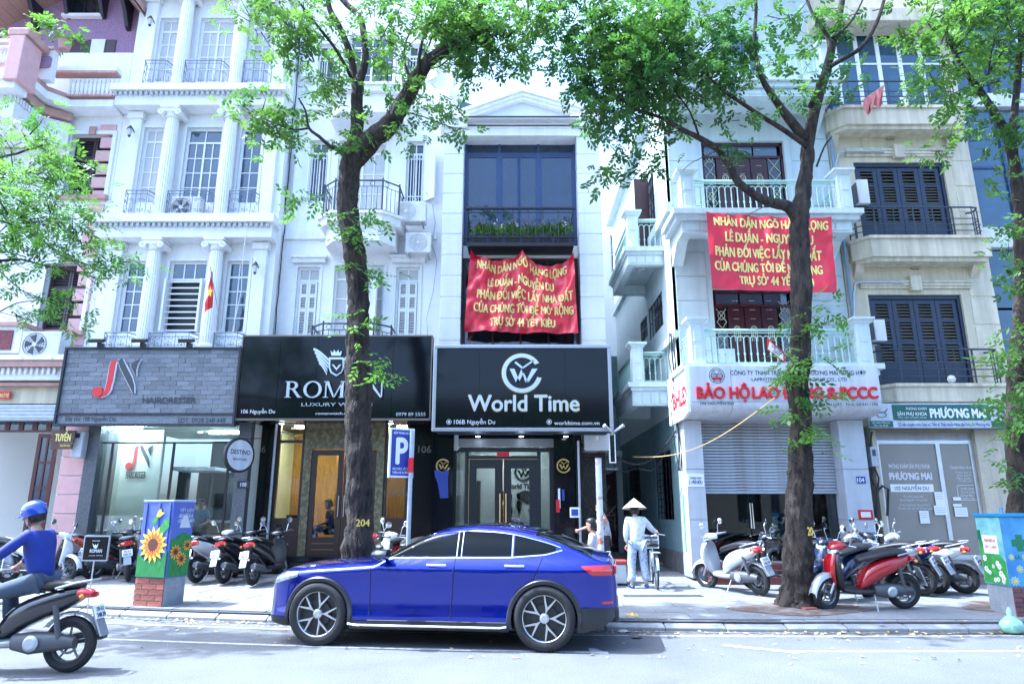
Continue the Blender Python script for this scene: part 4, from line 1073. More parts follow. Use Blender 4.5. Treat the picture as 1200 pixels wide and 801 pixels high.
box('partition',dbr,hC,colx(389),colx(403),yf+1.5,yf+1.6,zst,zt_)
box('shop_ceiling',dbr,hC,xs0,xs1,yf+.26,yf+4,zt_-.02,zt_+.05)
for px in(336,381,465):
 x=colx(px)
 box('ceiling_lamp',M['lamp'],hC,x-.2,x+.2,yf+.9,yf+1.2,zt_-.06,zt_-.025)
box('wall_lamp',M['lamp'],hC,colx(377),colx(384),yf+2.2,yf+2.3,Z_(596,yf+2),Z_(592,yf+2))
box('desk',dbr,hC,colx(326),colx(350),yf+.8,yf+1.3,zst,Z_(603,yf+1))
box('armchair_back',mat('tan_leather',(0.35,0.18,0.06),0.5),hC,colx(385),colx(396),yf+.9,yf+1.3,zst,Z_(604,yf+.9),bev=.08)
for px in(330,458):downlight(hC,px,496,YR+0.8)
nb=mat('dim_bronze_numeral',(0.10,0.085,0.07),0.4)
for px in(296,490):
 ptext('106','house_number',nb,hC,px,px+15,530,522,yf-0.056,bold=0.03)
ptext('ROMAN','window_lettering',nb,hC,450,477,582,575,yf-0.06,bold=0.0)
tube('downpipe',M['galv'],hC,[(X_(319,560,YC-.5),YC-.5,.3),(X_(319,560,YC-.5),YC-.5,zb)],0.035)
YD=16.9
xD0,xD1=-1.86,2.40
hD=thing('pedimented_house','narrow pale house with blocked piers, a pediment and a tall deep blue window','house',(0.3,YD,0))
p1=(xD0,X_(543,200,YD));p2=(X_(676.5,200,YD),xD1)
Yi=YD+0.42
ztop=Z_(160,YD)
zlo=Z_(520,YD)
zz=zlo;hb_=(Z_(286,YD)-Z_(399,YD))/4.5
zz=Z_(399,YD)-4*hb_
for(a,c)in(p1,p2):
 box('pier_core',M['white'],hD,a+0.02,c-0.02,YD+0.02,YD+0.9,3.1,ztop)
 z=3.1
 k0=int((z-zz)/hb_)
 lev=[zz+i*hb_ for i in range(-1,24)]
 prev=3.1
 for L_ in lev:
  if L_<=3.2:continue
  t_=min(L_,ztop)
  if t_-prev>0.05:box('pier_block',M['pale'],hD,a,c,YD,YD+0.88,prev+0.012,t_-0.012,bev=0.008)
  prev=t_
  if L_>=ztop:break
win=(p1[1]+0.01,p2[0]-0.01)
wz0,wz1=Z_(300-8,Yi),Z_(160,Yi)
lo0,lo1=Z_(412,Yi),Z_(303,Yi)
ztransom=Z_(182,Yi)
box('spandrel',M['white'],hD,win[0],win[1],Yi-0.05,Yi+0.3,lo1,Z_(288,Yi-.05))
backing(hD,win[0],win[1],lo0,wz1,Yi+0.35)
W4=(win[1]-win[0])
nf=M['navyframe']
bw=MB()
zA=Z_(287,Yi)
for(a,c)in((0,.02),(.30,.325),(.655,.68),(.98,1)):
 bw.box(win[0]+W4*a,win[0]+W4*c,Yi,Yi+.08,zA,wz1)
bw.box(win[0],win[1],Yi+.002,Yi+.078,ztransom,ztransom+.08);bw.box(win[0],win[1],Yi+.002,Yi+.078,wz1-.07,wz1)
bw.build('window_frame',nf,hD)
for(a,c)in((.02,.30),(.325,.4875),(.4925,.655),(.68,.98)):
 A_,C_=win[0]+W4*a,win[0]+W4*c
 l=MB();l.box(A_,A_+.05,Yi+.01,Yi+.06,zA,ztransom);l.box(C_-.05,C_,Yi+.01,Yi+.06,zA,ztransom);l.box(A_+.05,C_-.05,Yi+.01,Yi+.06,zA,zA+.4);l.box(A_+.05,C_-.05,Yi+.01,Yi+.06,ztransom-.06,ztransom)
 lf=l.build('window_leaf',nf,hD)
 ubox('pane',M['winblue'],lf,A_+.05,C_-.05,Yi+.03,Yi+.04,zA+.4,ztransom-.06)
for(a,c)in((.02,.30),(.325,.655),(.68,.98)):ubox('pane',M['winblue'],hD,win[0]+W4*a,win[0]+W4*c,Yi+.03,Yi+.04,ztransom+.08,wz1-.07)
window(hD,win[0],win[1],lo0,lo1,Yi,4,2,M['maroon'],M['windark'],fr=0.08,mun=.06,name='lower_window')
box('entablature',M['white2'],hD,xD0,xD1,YD-0.05,YD+0.9,ztop+.002,Z_(152,YD))
for(a,c)in(p1,p2):
 box('pier_capital',M['white2'],hD,a-0.10,c+0.10,YD-0.15,YD+0.9,Z_(152,YD)+.002,Z_(144,YD),bev=.02)
 box('pier_capital_top',M['white2'],hD,a-0.17,c+0.17,YD-0.22,YD+0.9,Z_(144,YD)+.002,Z_(139,YD),bev=.02)
box('cornice',M['white2'],hD,p1[1],p2[0],YD-0.06,YD+0.9,Z_(152,YD)+.002,Z_(140,YD))
zpb=Z_(137.5,YD);apex=W(612,107,YD);lft=X_(533,128,YD);rgt=X_(690,136,YD)
MB().prism([(xD0+.1,zpb),(xD1-.1,zpb),(apex.x,apex.z-.25)],YD+0.1,YD+.8).build('tympanum',M['pale'],hD)
for(xe)in(xD0+.35,xD1+.05):
 for k,(o_,d_)in enumerate(((0,.0),(-.10,.06),(-.19,.12))):
  MB().prism([(xe,zpb+o_+.12),(apex.x,apex.z+o_),(apex.x,apex.z+o_-.095),(xe,zpb+o_+.025)],YD-.18+d_,YD+.8-d_*.1).build('raking_cornice',M['white2'],hD)
box('awning_rail',M['iron'],hD,win[0]-.02,win[1]+.06,YD-.35,YD-.31,Z_(138.5,YD-.3),Z_(137,YD-.3))
box('awning_rail',M['iron'],hD,win[0]-.02,win[1]+.06,YD-.08,YD-.065,Z_(147,YD-.1),Z_(145.6,YD-.1))
ubox('awning_panel',M['louvre'],hD,win[0],win[1],YD-.34,YD-.08,Z_(140,YD-.3),Z_(140,YD-.3)+.012)
bxa,bxb,bza,bzb=rect(523,536,114,134,YD+1.2)
box('roof_post',M['white2'],hD,bxa,bxb,YD+1.2,YD+1.6,bza-.3,bzb);box('roof_post_cap',M['white2'],hD,bxa-.06,bxb+.06,YD+1.14,YD+1.66,bzb,bzb+.12)
pr_=[W(536,121,YD+1.5),W(560,124,YD+1.5)]
MB().prism([(bxb+.06,bzb-.55),(bxb+.9,bzb-.55),(bxb+1.0,bzb-.42),(bxb+.06,bzb-.02)],YD+1.3,YD+3).build('side_roof',mat('green_roof_sheet',(0.05,0.12,0.12),.6),hD)
box('rear_mass',M['white'],hD,xD0+0.02,xD1-0.02,YD+.9,YD+9,4.5,ztop)
box('neighbour_wall_strip',M['white'],hD,xD0-.001,xD0+.12,YD+.9,YD+1.2,ztop,ztop+1)
Yp=YD-0.30
xa,xb=X_(548,265,Yp),X_(672,265,Yp)
zb0,zb1=Z_(288,Yp),Z_(245,Yp)
bl=box('balcony',M['iron'],hD,xa,xb,Yp,Yi-.01,zb0,zb0+.10)
b=MB();scroll_panel(b,(xa,Yp),(xb,Yp),zb0+.1,zb1,7,.012);scroll_panel(b,(xa,Yi-.1),(xa,Yp),zb0+.1,zb1,1,.012);scroll_panel(b,(xb,Yp),(xb,Yi-.1),zb0+.1,zb1,1,.012)
b.build('scrollwork',M['iron'],bl,fix=False)
box('handrail',M['iron'],bl,xa-.06,xb+.06,Yp-.03,Yp+.05,zb1,zb1+.05)
box('lower_rail',M['iron'],bl,xa-.06,xb+.06,Yp-.03,Yp+.02,zb0+.22,zb0+.25)
fr_=random.Random(8)
lm_=leafmat('planter_leaf',(0.03,0.10,0.02),(0.10,0.20,0.03))
for i in range(6):
 cx=xa+0.3+i*(xb-xa-.6)/5
 pt=thing('flower_trough',['black trough of leafy plants at the left end of the black balcony','second trough of plants from the left on the black balcony','third trough of plants from the left on the black balcony, with a pale bloom','fourth trough of plants from the left on the black balcony, with pink orchids','fifth trough of plants from the left on the black balcony','trough of plants at the right end of the black balcony'][i],'plant trough',(cx,Yp+.2,zb0+.1),'plant troughs on the black balcony')
 box('trough',M['plastic'],pt,cx-.17,cx+.17,Yp+.08,Yp+.28,zb0+.101,zb0+.32)
 l=MB()
 for k in range(90):
  a=fr_.uniform(0,2*PI);ln=fr_.uniform(.10,.3);o=V((cx+fr_.uniform(-.17,.17),Yp+.16+fr_.uniform(-.08,.08),zb0+.32+fr_.uniform(0,.25)))
  d=V((math.cos(a),math.sin(a)*.5,fr_.uniform(-.2,1.2))).normalized();s_=d.cross(V((0,1,.3))).normalized()*.022
  l.add([o,o+d*ln*.5+s_,o+d*ln,o+d*ln*.5-s_],[(0,1,2,3)])
 l.build('foliage',lm_,pt,kind='stuff',fix=False)
 fl_=MB()
 for k in range(7):
  o=V((cx+fr_.uniform(-.17,.17),Yp+.05+fr_.uniform(0,.2),zb0+.5+fr_.uniform(0,.3)));fl_.lathe(o,[(.001,-.025),(.035,0),(.001,.025)],6,'Z',cap=False)
 fl_.build('flowers',mat('pink_bloom',(.55,.08,.25),.6)if i in(0,3)else mat('pale_bloom',(.7,.6,.45),.6),pt,kind='stuff')
YW=15.8
sw_=thing('shop_sign','black shop sign in a brushed steel frame with a round silver clock logo','shop sign',W(612,505,YW))
x0,x1=(X_(508.5,403,YW)+X_(505.5,505,YW))/2,(X_(716.5,405,YW)+X_(718.5,506,YW))/2
zt,zb=Z_(403.5,YW),Z_(505,YW)
ft=0.085
for k in range(4):
 a,c=x0+ft+(x1-x0-2*ft)*k/4,x0+ft+(x1-x0-2*ft)*(k+1)/4
 box('sign_panel',M['blackpanel'],sw_,a+.002,c-.002,YW+.04,YW+.09,zb+ft,zt-ft)
f=MB();f.box(x0,x1,YW,YW+.12,zt-ft,zt);f.box(x0,x1,YW,YW+.12,zb,zb+ft);f.box(x0,x0+ft,YW,YW+.12,zb+ft,zt-ft);f.box(x1-ft,x1,YW,YW+.12,zb+ft,zt-ft)
f.build('frame',M['steelframe'],sw_,bev=.012)
box('sign_box',M['slateback'],sw_,x0+.05,x1-.05,YW+.121,YD-.01,zb+.03,zt-.05)
Yl=YW+.035
ptext('World Time','lettering',M['letter'],sw_,549,678.5,481,462.5,Yl,bold=0.022,depth=.05)
for k in(0,):ptext('World Time','lettering_edge',M['gold'],sw_,548.6,679,481.4,462.2,Yl+.001,bold=0.03,depth=.03)
def wlogo(parent,cx,cz,r,y,m,d=.05,edge=None):
 """round clock logo: broken ring, hands and a W"""
 def arc(a0,a1,ro,ri,yy,dd,mm,nm):
  n=36;b=MB()
  A=[(cx+ro*math.cos(a0+(a1-a0)*i/n),cz+ro*math.sin(a0+(a1-a0)*i/n))for i in range(n+1)]
  B=[(cx+ri*math.cos(a0+(a1-a0)*i/n),cz+ri*math.sin(a0+(a1-a0)*i/n))for i in range(n+1)]
  F=[(p[0],yy,p[1])for p in A]+[(p[0],yy,p[1])for p in B]+[(p[0],yy+dd,p[1])for p in A]+[(p[0],yy+dd,p[1])for p in B]
  m_=n+1
  fs=[(i,i+1,m_+i+1,m_+i)for i in range(n)]+[(2*m_+i,3*m_+i,3*m_+i+1,2*m_+i+1)for i in range(n)]+[(i,2*m_+i,2*m_+i+1,i+1)for i in range(n)]+[(m_+i,m_+i+1,3*m_+i+1,3*m_+i)for i in range(n)]+[(0,m_,3*m_,2*m_),(n,2*m_+n,3*m_+n,m_+n)]
  b.add(F,fs).build(nm,mm,parent)
 arc(R(32),R(160),r,r*.80,y,d,m,'logo_ring');arc(R(160.5),R(345),r,r*.80,y,d,m,'logo_ring')
 if edge:arc(R(30),R(347),r*1.03,r*.98,y+d*.5,d*.4,edge,'logo_edge')
 def pl(pts,nm='logo_w'):MB().prism([(cx+a*r,cz+c*r)for a,c in pts],y,y+d).build(nm,m,parent)
 pl([(-.62,.22),(-.38,.22),(-.12,-.42),(-.30,-.48)]);pl([(-.30,-.48),(-.12,-.42),(.10,.02),(-.02,.20)]);pl([(-.02,.20),(.10,.02),(.32,-.48),(.18,-.50)][::1]);pl([(.18,-.50),(.36,-.44),(.80,.22),(.52,.22)])
 pl([(-.38,.52),(-.30,.60),(.06,.30),(.0,.22)],'logo_hand');pl([(.62,.62),(.58,.68),(.0,.28),(.06,.22)],'logo_hand')
c=W(611.5,437,Yl)
wlogo(sw_,c.x,c.z,Z_(414.5,Yl)-c.z,Yl-.03,M['letter'],.06,M['gold'])
ptext('106B Nguyễn Du','lettering',M['signwhite'],sw_,532,580,496.5,491.5,YW+.036,bold=.01)
ptext('worldtime.com.vn','lettering',M['signwhite'],sw_,649.5,702.5,497.5,493,YW+.036,bold=.01)
for px in(526,643.5):
 c=W(px,494,YW+.03)
 MB().lathe(c,[(.05,0),(.06,0),(.06,.006),(.05,.006)],20,'Y',cap=False).lathe(c,[(.001,0),(.03,0)],12,'Y',cap=False).build('contact_icon',M['signwhite'],sw_)
yf=YD+0.1;zf=0.5
def dx(px,py=575,Y=None):return X_(px,py,Y or yf)
zt_=Z_(508,yf)+.25
box('shop_soffit',M['blackpanel'],hD,dx(508),dx(690),YW+.13,yf+.3,Z_(505,YD-.4),Z_(505,YD-.4)+.06)
for px in(560,611,663):downlight(hD,px,511,YD-.5,.055)
box('left_pier',M['blackpanel'],hD,dx(507),dx(532),yf-.3,yf+.3,.25,Z_(505,yf))
box('right_pier',M['blackpanel'],hD,dx(649),dx(672),yf-.3,yf+.3,.25,Z_(505,yf))
box('steel_lintel',M['steelframe'],hD,dx(530),dx(650),yf-.06,yf+.0,Z_(524,yf),Z_(514,yf))
box('black_lintel',M['blackpanel'],hD,dx(530),dx(650),yf-.05,yf+.05,Z_(514,yf)+.002,zt_)
box('frame_head',gl,hD,dx(532),dx(649),yf,yf+.12,Z_(529,yf),Z_(524,yf)-.002)
ztr=Z_(536.5,yf)
fm2=MB()
for a,c in((532,534.5),(544.5,549),(629.5,634),(644,649)):fm2.box(dx(a),dx(c),yf,yf+.1,zf,Z_(529,yf))
fm2.box(dx(549),dx(629.5),yf+.002,yf+.098,ztr-.02,ztr+.06)
fm2.build('door_frame',gl,hD)
ubox('transom_pane',CLEAR,hD,dx(549),dx(629.5),yf+.04,yf+.05,ztr+.06,Z_(529,yf))
for a,c in((534.5,544.5),(634,644)):ubox('side_pane',CLEAR,hD,dx(a),dx(c),yf+.04,yf+.05,zf,Z_(529,yf))
for a,c,h in((549,589,586),(590,629.5,593)):
 A_,C_=dx(a),dx(c);q=.19
 l=MB();l.box(A_,A_+q,yf+.02,yf+.07,zf,ztr-.03);l.box(C_-q,C_,yf+.02,yf+.07,zf,ztr-.03);l.box(A_+q,C_-q,yf+.02,yf+.07,zf,zf+.2);l.box(A_+q,C_-q,yf+.02,yf+.07,ztr-.25,ztr-.03)
 dr=l.build('door',gl,hD)
 ubox('door_pane',CLEAR,dr,A_+q,C_-q,yf+.04,yf+.05,zf+.2,ztr-.25)
 tube('door_handle',M['gold'],dr,[(dx(h),yf-.05,Z_(630,yf)),(dx(h),yf-.05,Z_(578,yf))],.016)
 e=MB();e.box(A_,A_+.012,yf+.005,yf+.019,zf,ztr-.03);e.box(A_,C_,yf+.006,yf+.019,ztr-.03,ztr-.018);e.build('door_trim',M['gold'],dr)
xa,xb,za,zb_=rect(582,597,529.5,534.5,yf-.01)
box('red_sticker',M['red'],hD,xa,xb,yf-.02,yf-.005,za,zb_)
box('shop_floor',M['greygranite'],hD,dx(507),dx(672),yf-.1,yf+4,zf-.1,zf)
box('step',M['blackgranite'],hD,dx(507),dx(690),yf-.55,yf-.3,.2,.34,bev=.01);box('step',M['blackgranite'],hD,dx(507),dx(690),yf-.3,yf-.1,.2,.5,bev=.01)
bgw=mat('shop_beige_wall',(0.26,0.24,0.21),.7,var=.1)
box('shop_back_wall',bgw,hD,dx(525),dx(650),yf+2.4,yf+2.5,zf,zt_)
box('shop_side_wall',M['blackpanel'],hD,dx(525),dx(530),yf+.3,yf+2.4,zf,zt_)
box('shop_side_wall',M['blackpanel'],hD,dx(650),dx(655),yf+.3,yf+2.4,zf,zt_)
box('shop_ceiling',M['white2'],hD,dx(530),dx(650),yf+.15,yf+2.4,zt_-.3,zt_-.25)
box('shop_lamp',M['tube'],hD,dx(560),dx(640),yf+1.2,yf+1.3,zt_-.36,zt_-.31)
yk=yf+2.38
c=W(617,566,yk)
wlogo(hD,X_(613,553,yk),Z_(553,yk),.24,yk-.03,M['blackpanel'],.03)
ptext('World Time','inner_lettering',M['blackpanel'],hD,592,628,572,566,yk-.01,bold=.04)
mp_=MB()
for pts in(((585,577),(592,574),(594,580),(590,586),(588,583)),((605,578),(615,574),(625,577),(623,585),(618,590),(612,586),(606,584)),((606,586),(612,588),(611,597),(608,602),(605,592)),((619,596),(624,595),(625,600),(620,601))):
 q=[W(a,b_,yk)for a,b_ in pts];mp_.prism([(p.x,p.z)for p in q],yk-.02,yk-.005)
mp_.build('world_map',M['blackpanel'],hD)
box('display_cabinet',M['blackpanel'],hD,dx(545),dx(562),yf+.5,yf+.9,zf,Z_(563,yf+.5))
for px,lb in((519,'left'),(660.5,'right')):
 c=W(px,545.5,yf-.36)
 lg=thing('gold_emblem','round brass emblem on the black pier %s of the clock shop door'%lb,'emblem',c,'brass emblems beside the door')
 wlogo(lg,c.x,c.z,.17,yf-.35,M['gold'],.04)
jm=mat('royal_blue_cloth',(.015,.03,.2),.6,var=.1)
pj=[(509,551),(513,550),(518,553),(523,550),(526,552),(525,560),(525.5,583),(516,583.5),(513,566),(510,558)]
q=[W(a,b_,yf-.34)for a,b_ in pj]
jy=MB().prism([(p.x,p.z)for p in q],yf-.36,yf-.32).build('jersey',jm,None)
tag(jy,'dark blue jersey hung under the left brass emblem','jersey')
for px,a,c_ in((655,575,607),(660.5,573,590)):
 pass
bt=thing('bottle_poster','small red and blue bottle picture on the black pier below the right brass emblem','poster',W(656,600,yf-.32))
fa=rect(654,656.5,572,595,yf-.315);box('white_stripe',M['paper'],bt,fa[0],fa[1],yf-.32,yf-.31,fa[2],fa[3])
fa=rect(651.5,656,585,600,yf-.315);box('red_stripe',M['red'],bt,fa[0],fa[1],yf-.324,yf-.321,fa[2],fa[3])
fa=rect(658.5,661.5,573,586,yf-.315);box('blue_stripe',M['inkblue'],bt,fa[0],fa[1],yf-.32,yf-.31,fa[2],fa[3])
def banner(name,label,TLp,TRp,BLp,BRp,Y,lines,sag,wr,seed,parent_loc):
 t=thing(name,label,'banner',parent_loc)
 nx,ny=56,36
 P=[[None]*(nx+1)for _ in range(ny+1)]
 def at(u,v):
  top=V((TLp[0]*(1-u)+TRp[0]*u,TLp[1]*(1-u)+TRp[1]*u));bot=V((BLp[0]*(1-u)+BRp[0]*u,BLp[1]*(1-u)+BRp[1]*u))
  s=sag(u)
  px=top.x*(1-v)+bot.x*v;py=(top.y+s)*(1-v)+bot.y*v
  return px,py
 def relief(u,v):
  return wr*(noise.noise(V((u*5+seed,v*2.2+u*3,seed)))*.7+.35*noise.noise(V((u*14+v*6,v*5-u*8,seed+3)))+.25*abs(math.sin(u*PI*2))*(1-v)+.22*math.sin(u*34+v*5*(u-.5))*(1-v)*(1-v)+.12*noise.noise(V((u*26,v*4,seed))))
 def pt(u,v,o=0.0):
  px,py=at(u,v);p=W(px,py,Y);p.y+=relief(u,v)-o;return p
 b=MB()
 vs_=[pt(i/nx,j/ny)for j in range(ny+1)for i in range(nx+1)]
 b.add(vs_,[(j*(nx+1)+i,j*(nx+1)+i+1,(j+1)*(nx+1)+i+1,(j+1)*(nx+1)+i)for j in range(ny)for i in range(nx)])
 b.build('banner_cloth',M['bred'],t,smooth=True,ang=180,fix=False)
 for(s,u0,u1,v0,v1)in lines:
  cu=bpy.data.curves.new('t','FONT')
  for a_,b_ in(('Đ','Ð'),('Ở','Ỏ’'),('Ơ','O’')):s=s.replace(a_,b_)
  cu.body=s;cu.offset=0;cu.resolution_u=3
  o=bpy.data.objects.new('t',cu);COL.objects.link(o);bpy.context.view_layer.update()
  me=bpy.data.meshes.new_from_object(o.evaluated_get(bpy.context.evaluated_depsgraph_get()));bpy.data.objects.remove(o)
  import bmesh
  bm=bmesh.new();bm.from_mesh(me)
  bmesh.ops.triangulate(bm,faces=bm.faces)
  bmesh.ops.subdivide_edges(bm,edges=[e for e in bm.edges if e.calc_length()>.25],cuts=2)
  xs=[v.co.x for v in bm.verts];a0,a1=min(xs),max(xs);bm.verts.index_update()
  w0=wloc(t)
  for v in bm.verts:
   u=u0+(v.co.x-a0)/(a1-a0)*(u1-u0);vv=v1-v.co.y/.7*(v1-v0)
   v.co=pt(u,vv,.012)-w0
  g0=[v.co.copy()for v in bm.verts];F0=[[v.index for v in f.verts]for f in bm.faces];bm.free();bb_=MB()
  for q,(ax,az)in enumerate(((0,0),(-.009,0),(.009,0),(0,.008),(0,-.008))):bb_.add([(c.x+ax,c.y+.0007*q,c.z+az)for c in g0],F0)
  bb_.v=[(a[0]+w0.x,a[1]+w0.y,a[2]+w0.z)for a in bb_.v];bb_.build('lettering',M['byellow'],t,fix=False)
 return t
def sagD(u):
 return 14*abs(math.sin(PI*u*2.0))**0.7*(1.15 if u>.5 else.75)
LN=['NHÂN DÂN NGÕ HÀNG LỌNG','LÊ DUẨN - NGUYỄN DU','PHẢN ĐỐI VIỆC LẤY NHÀ ĐẤT','CỦA CHÚNG TÔI ĐỂ MỞ RỘNG','TRỤ SỞ 44 YẾT KIÊU']
l1=[(LN[0],.07,.93,.06,.17),(LN[1],.18,.80,.27,.38),(LN[2],.09,.97,.45,.56),(LN[3],.07,.97,.63,.74),(LN[4],.22,.80,.81,.92)]
banner('protest_banner','slack wrinkled red cloth banner with yellow slogans under the black flower balcony',(552,292),(672,295),(544,387.5),(677.5,390.5),YD-.12,l1,sagD,.30,3.1,W(612,390,YD-.12))
YF=15.3
xF0,xF1=3.86,7.83
hF=thing('teal_house','pale teal corner house with mint railings above the red lettered company sign','house',(5.8,YF,0))
def pf(*a,Y=None):return rect(*a,Y or YF)
f2=pf(838,925,338,428);f3=pf(824,922,165,246);f4=pf(838,892,40,92)
f2=(f2[0],X_(935,385,YF),f2[2]-.2,f2[3]);f3=(f3[0],X_(922,205,YF),f3[2]-.1,f3[3])
zsh=Z_(487,YF)
wall('wall',M['teal'],hF,xF0,xF1,zsh,15.5,YF,0.3,[f2,f3,(f4[0],f4[1],f4[2],f4[3])])
zc_=zsh+.3;ch=Z_(300,YF)-Z_(328,YF)
while zc_<15.2:
 for(a,c)in((xF0,min(f2[0],f3[0])-.12),(max(f2[1],f3[1])+.15,xF1)):
  ubox('wall_course',M['teal'],hF,a+.01,c,YF-.022,YF-.001,zc_+.008,zc_+ch-.008)
 zc_+=ch
def irondoor(h,n=4):
 a,c,z0,z1=h
 backing(hF,a,c,z0,z1,YF+.27)
 w=(c-a)
 s=MB();s.box(a,c,YF+.10,YF+.16,z1-.08,z1);s.box(a,a+.06,YF+.1,YF+.16,z0,z1);s.box(c-.06,c,YF+.1,YF+.16,z0,z1);s.box(a,c,YF+.1,YF+.16,z1-.42,z1-.36)
 fo=s.build('door_frame',M['maroon'],hF)
 seg=(0,.16,.38,.60,.82,1.0)
 for i in range(5):
  A_,C_=a+.06+(w-.12)*seg[i],a+.06+(w-.12)*seg[i+1]
  if i in(0,4):
   ubox('side_light',M['windark'],fo,A_+.02,C_-.02,YF+.14,YF+.15,z0,z1-.42)
   g=MB();k=0;zz=z0
   while zz<z1-.5:
    hh=(C_-A_)*1.1
    g.tube([(A_+.03,YF+.12,zz),(C_-.03,YF+.12,zz+hh)],.010,4,cap=False);g.tube([(C_-.03,YF+.12,zz),(A_+.03,YF+.12,zz+hh)],.010,4,cap=False)
    if k%3==1:g.tube([((A_+C_)/2+.08*math.cos(t),YF+.118,zz+hh/2+.1*math.sin(t))for t in[2*PI*q/12 for q in range(13)]],.010,4,cap=False)
    zz+=hh;k+=1
   g.build('diamond_grille',mat('gold_beige_grille',(.42,.42,.30),.5),fo,fix=False)
  else:
   lf=box('door_leaf',M['maroon'],fo,A_+.01,C_-.01,YF+.12,YF+.16,z0,z1-.43)
   cx=(A_+C_)/2;hw=(C_-A_)*.16
   g=MB()
   pts=[(cx-hw,YF+.105,z0+.8)]+[(cx-hw,YF+.105,z1-.95)]+[(cx+hw*math.cos(t),YF+.105,z1-.95+hw*math.sin(t))for t in[PI-PI*q/8 for q in range(9)]]+[(cx+hw,YF+.105,z0+.8)]
   g.tube(pts,.012,4)
   for q in(-.35,.35):g.tube([(cx+hw*q,YF+.105,z0+.8),(cx+hw*q,YF+.105,z1-.93)],.008,4)
   for q in range(6):g.tube([(cx-hw,YF+.105,z0+.9+q*.22),(cx+hw,YF+.105,z0+.9+q*.22)],.006,4)
   g.build('leaf_grille',mat('gold_beige_grille',(.5,.5,.38)),lf,fix=False,kind='stuff')
   for dxs in(-.33,.33):
    for q in range(4):box('raised_panel',M['maroon'],lf,cx+(C_-A_)*dxs-.045,cx+(C_-A_)*dxs+.045,YF+.105,YF+.119,z0+.1+q*.6,z0+.6+q*.6)if z0+.6+q*.6<z1-.45 else None
 for i in range(3):ubox('top_light',M['winglass'],fo,a+.1+(w-.2)*i/3,a+.06+(w-.2)*(i+1)/3,YF+.13,YF+.14,z1-.35,z1-.09)
irondoor(f2);irondoor(f3)
backing(hF,*f4[:2],f4[2],f4[3],YF+.27);window(hF,*f4,YF+.1,3,1,M['navyframe'],M['winglass'])
def arcade_rail(parent,P,Q,z0,z1,m,n=None,nm='baluster'):
 """mint railing: twin rails, uprights joined by little arches and rings; uprights are parts"""
 P=V((*P,0));Q=V((*Q,0));L=(Q-P).length;D=(Q-P)/L
 n=n or max(2,int(L/.135))
 H=z1-z0
 r=MB()
 r.tube([P+V((0,0,z1)),Q+V((0,0,z1))],.028,6);r.tube([P+V((0,0,z1-.06)),Q+V((0,0,z1-.06))],.014,5);r.tube([P+V((0,0,z0+.05)),Q+V((0,0,z0+.05))],.016,5)
 rr=L/n/2
 for i in range(n):
  c=P+D*((i+.5)*L/n)
  r.tube([c+D*(rr*math.cos(t))+V((0,0,z1-.20+rr*math.sin(t)))for t in[PI*q/6 for q in range(7)]],.011,4,cap=False)
 ro=r.build('railing',m,parent,fix=False,kind='stuff' if n<6 else None)
 key=('arc',round(H,2))
 if key not in _unit:_unit[key]=MB().tube([(0,0,.05),(0,0,H-.2)],.013,5).lathe((0,0,H*.32),[(.013,-.03),(.028,0),(.013,.03)],6,cap=False).lathe((0,0,.05),[(.03,0),(.013,.05)],6,cap=False).mesh('baluster',m,smooth=True)
 for i in range(n+1):link(_unit[key],'baluster',ro,P+D*(i*L/n)+V((0,0,z0)))
 return ro
def post(parent,x,y,z0,z1,m,w=.30):
 p=box('balcony_post',m,parent,x-w/2,x+w/2,y-w/2,y+w/2,z0,z1-.14,bev=.008)
 MB().add([(x+sx*a,y+sy*a,z1-z)for a,z in((w/2,.14),(w/2+.05,.07),(w/2+.09,.05),(w/2+.09,0))for sx,sy in((-1,-1),(1,-1),(1,1),(-1,1))],[(4*i+j,4*i+(j+1)%4,4*i+4+(j+1)%4,4*i+4+j)for i in range(3)for j in range(4)]+[(12,13,14,15),(0,3,2,1)]).build('post_cap',m,p)
 s=(z1-z0)
 for q in(0,1):
  box('post_panel',m,p,x-w*.28,x+w*.28,y-w/2-.014,y-w/2+.001,z0+.06+q*s*.42,z0+s*(.38+q*.42),bev=.005)
YG_=14.2
def teal_balcony(py_slab,py_under,py_rail,py_posttop,py_post0):
 z0=Z_(py_slab,YG_);zr=Z_(py_rail,YG_)
 xa,xb=xF0-.05,7.62
 s=box('balcony',M['teal2'],hF,xa-.22,xb+.22,YG_-.16,YF-.002,z0-.12,z0)
 box('balcony_moulding',M['teal2'],s,xa-.14,xb+.14,YG_-.08,YF-.002,z0-.24,z0-.121)
 zu=Z_(py_under,YG_)
 box('balcony_beam',M['teal2'],s,xa,xb,YG_+.02,YG_+.25,zu,z0-.241)
 nb_=11
 for i in range(nb_):
  a=xa+.05+(xb-xa-.1)*i/nb_
  box('beam_panel',M['teal2'],s,a+.02,a+(xb-xa)/nb_-.02,YG_,YG_+.019,zu+.05,z0-.29)
 for(a,c)in((xa,xa+.25),(xb-.25,xb)):
  MB().prism([(YG_+.251,z0-.241),(YF-.003,z0-.241),(YF-.003,zu-.42),(YG_+.55,zu),(YG_+.251,zu)],a,c,'X').build('balcony_bracket',M['teal2'],s)
 post(s,xa+.16,YG_+.08,z0,Z_(py_posttop,YG_),M['teal2']);post(s,xb-.1,YG_+.08,z0,Z_(py_posttop,YG_),M['teal2'])
 arcade_rail(s,(xa+.34,YG_+.05),(xb-.26,YG_+.05),z0,zr,M['tealrail'])
 arcade_rail(s,(xa+.12,YG_+.26),(xa+.12,YF-.05),z0,zr,M['tealrail']);arcade_rail(s,(xb-.06,YG_+.26),(xb-.06,YF-.05),z0,zr,M['tealrail'])
 return s
teal_balcony(427,430,386,373,0)
teal_balcony(247,272,211,200,0)
teal_balcony(93,112,62,52,0)
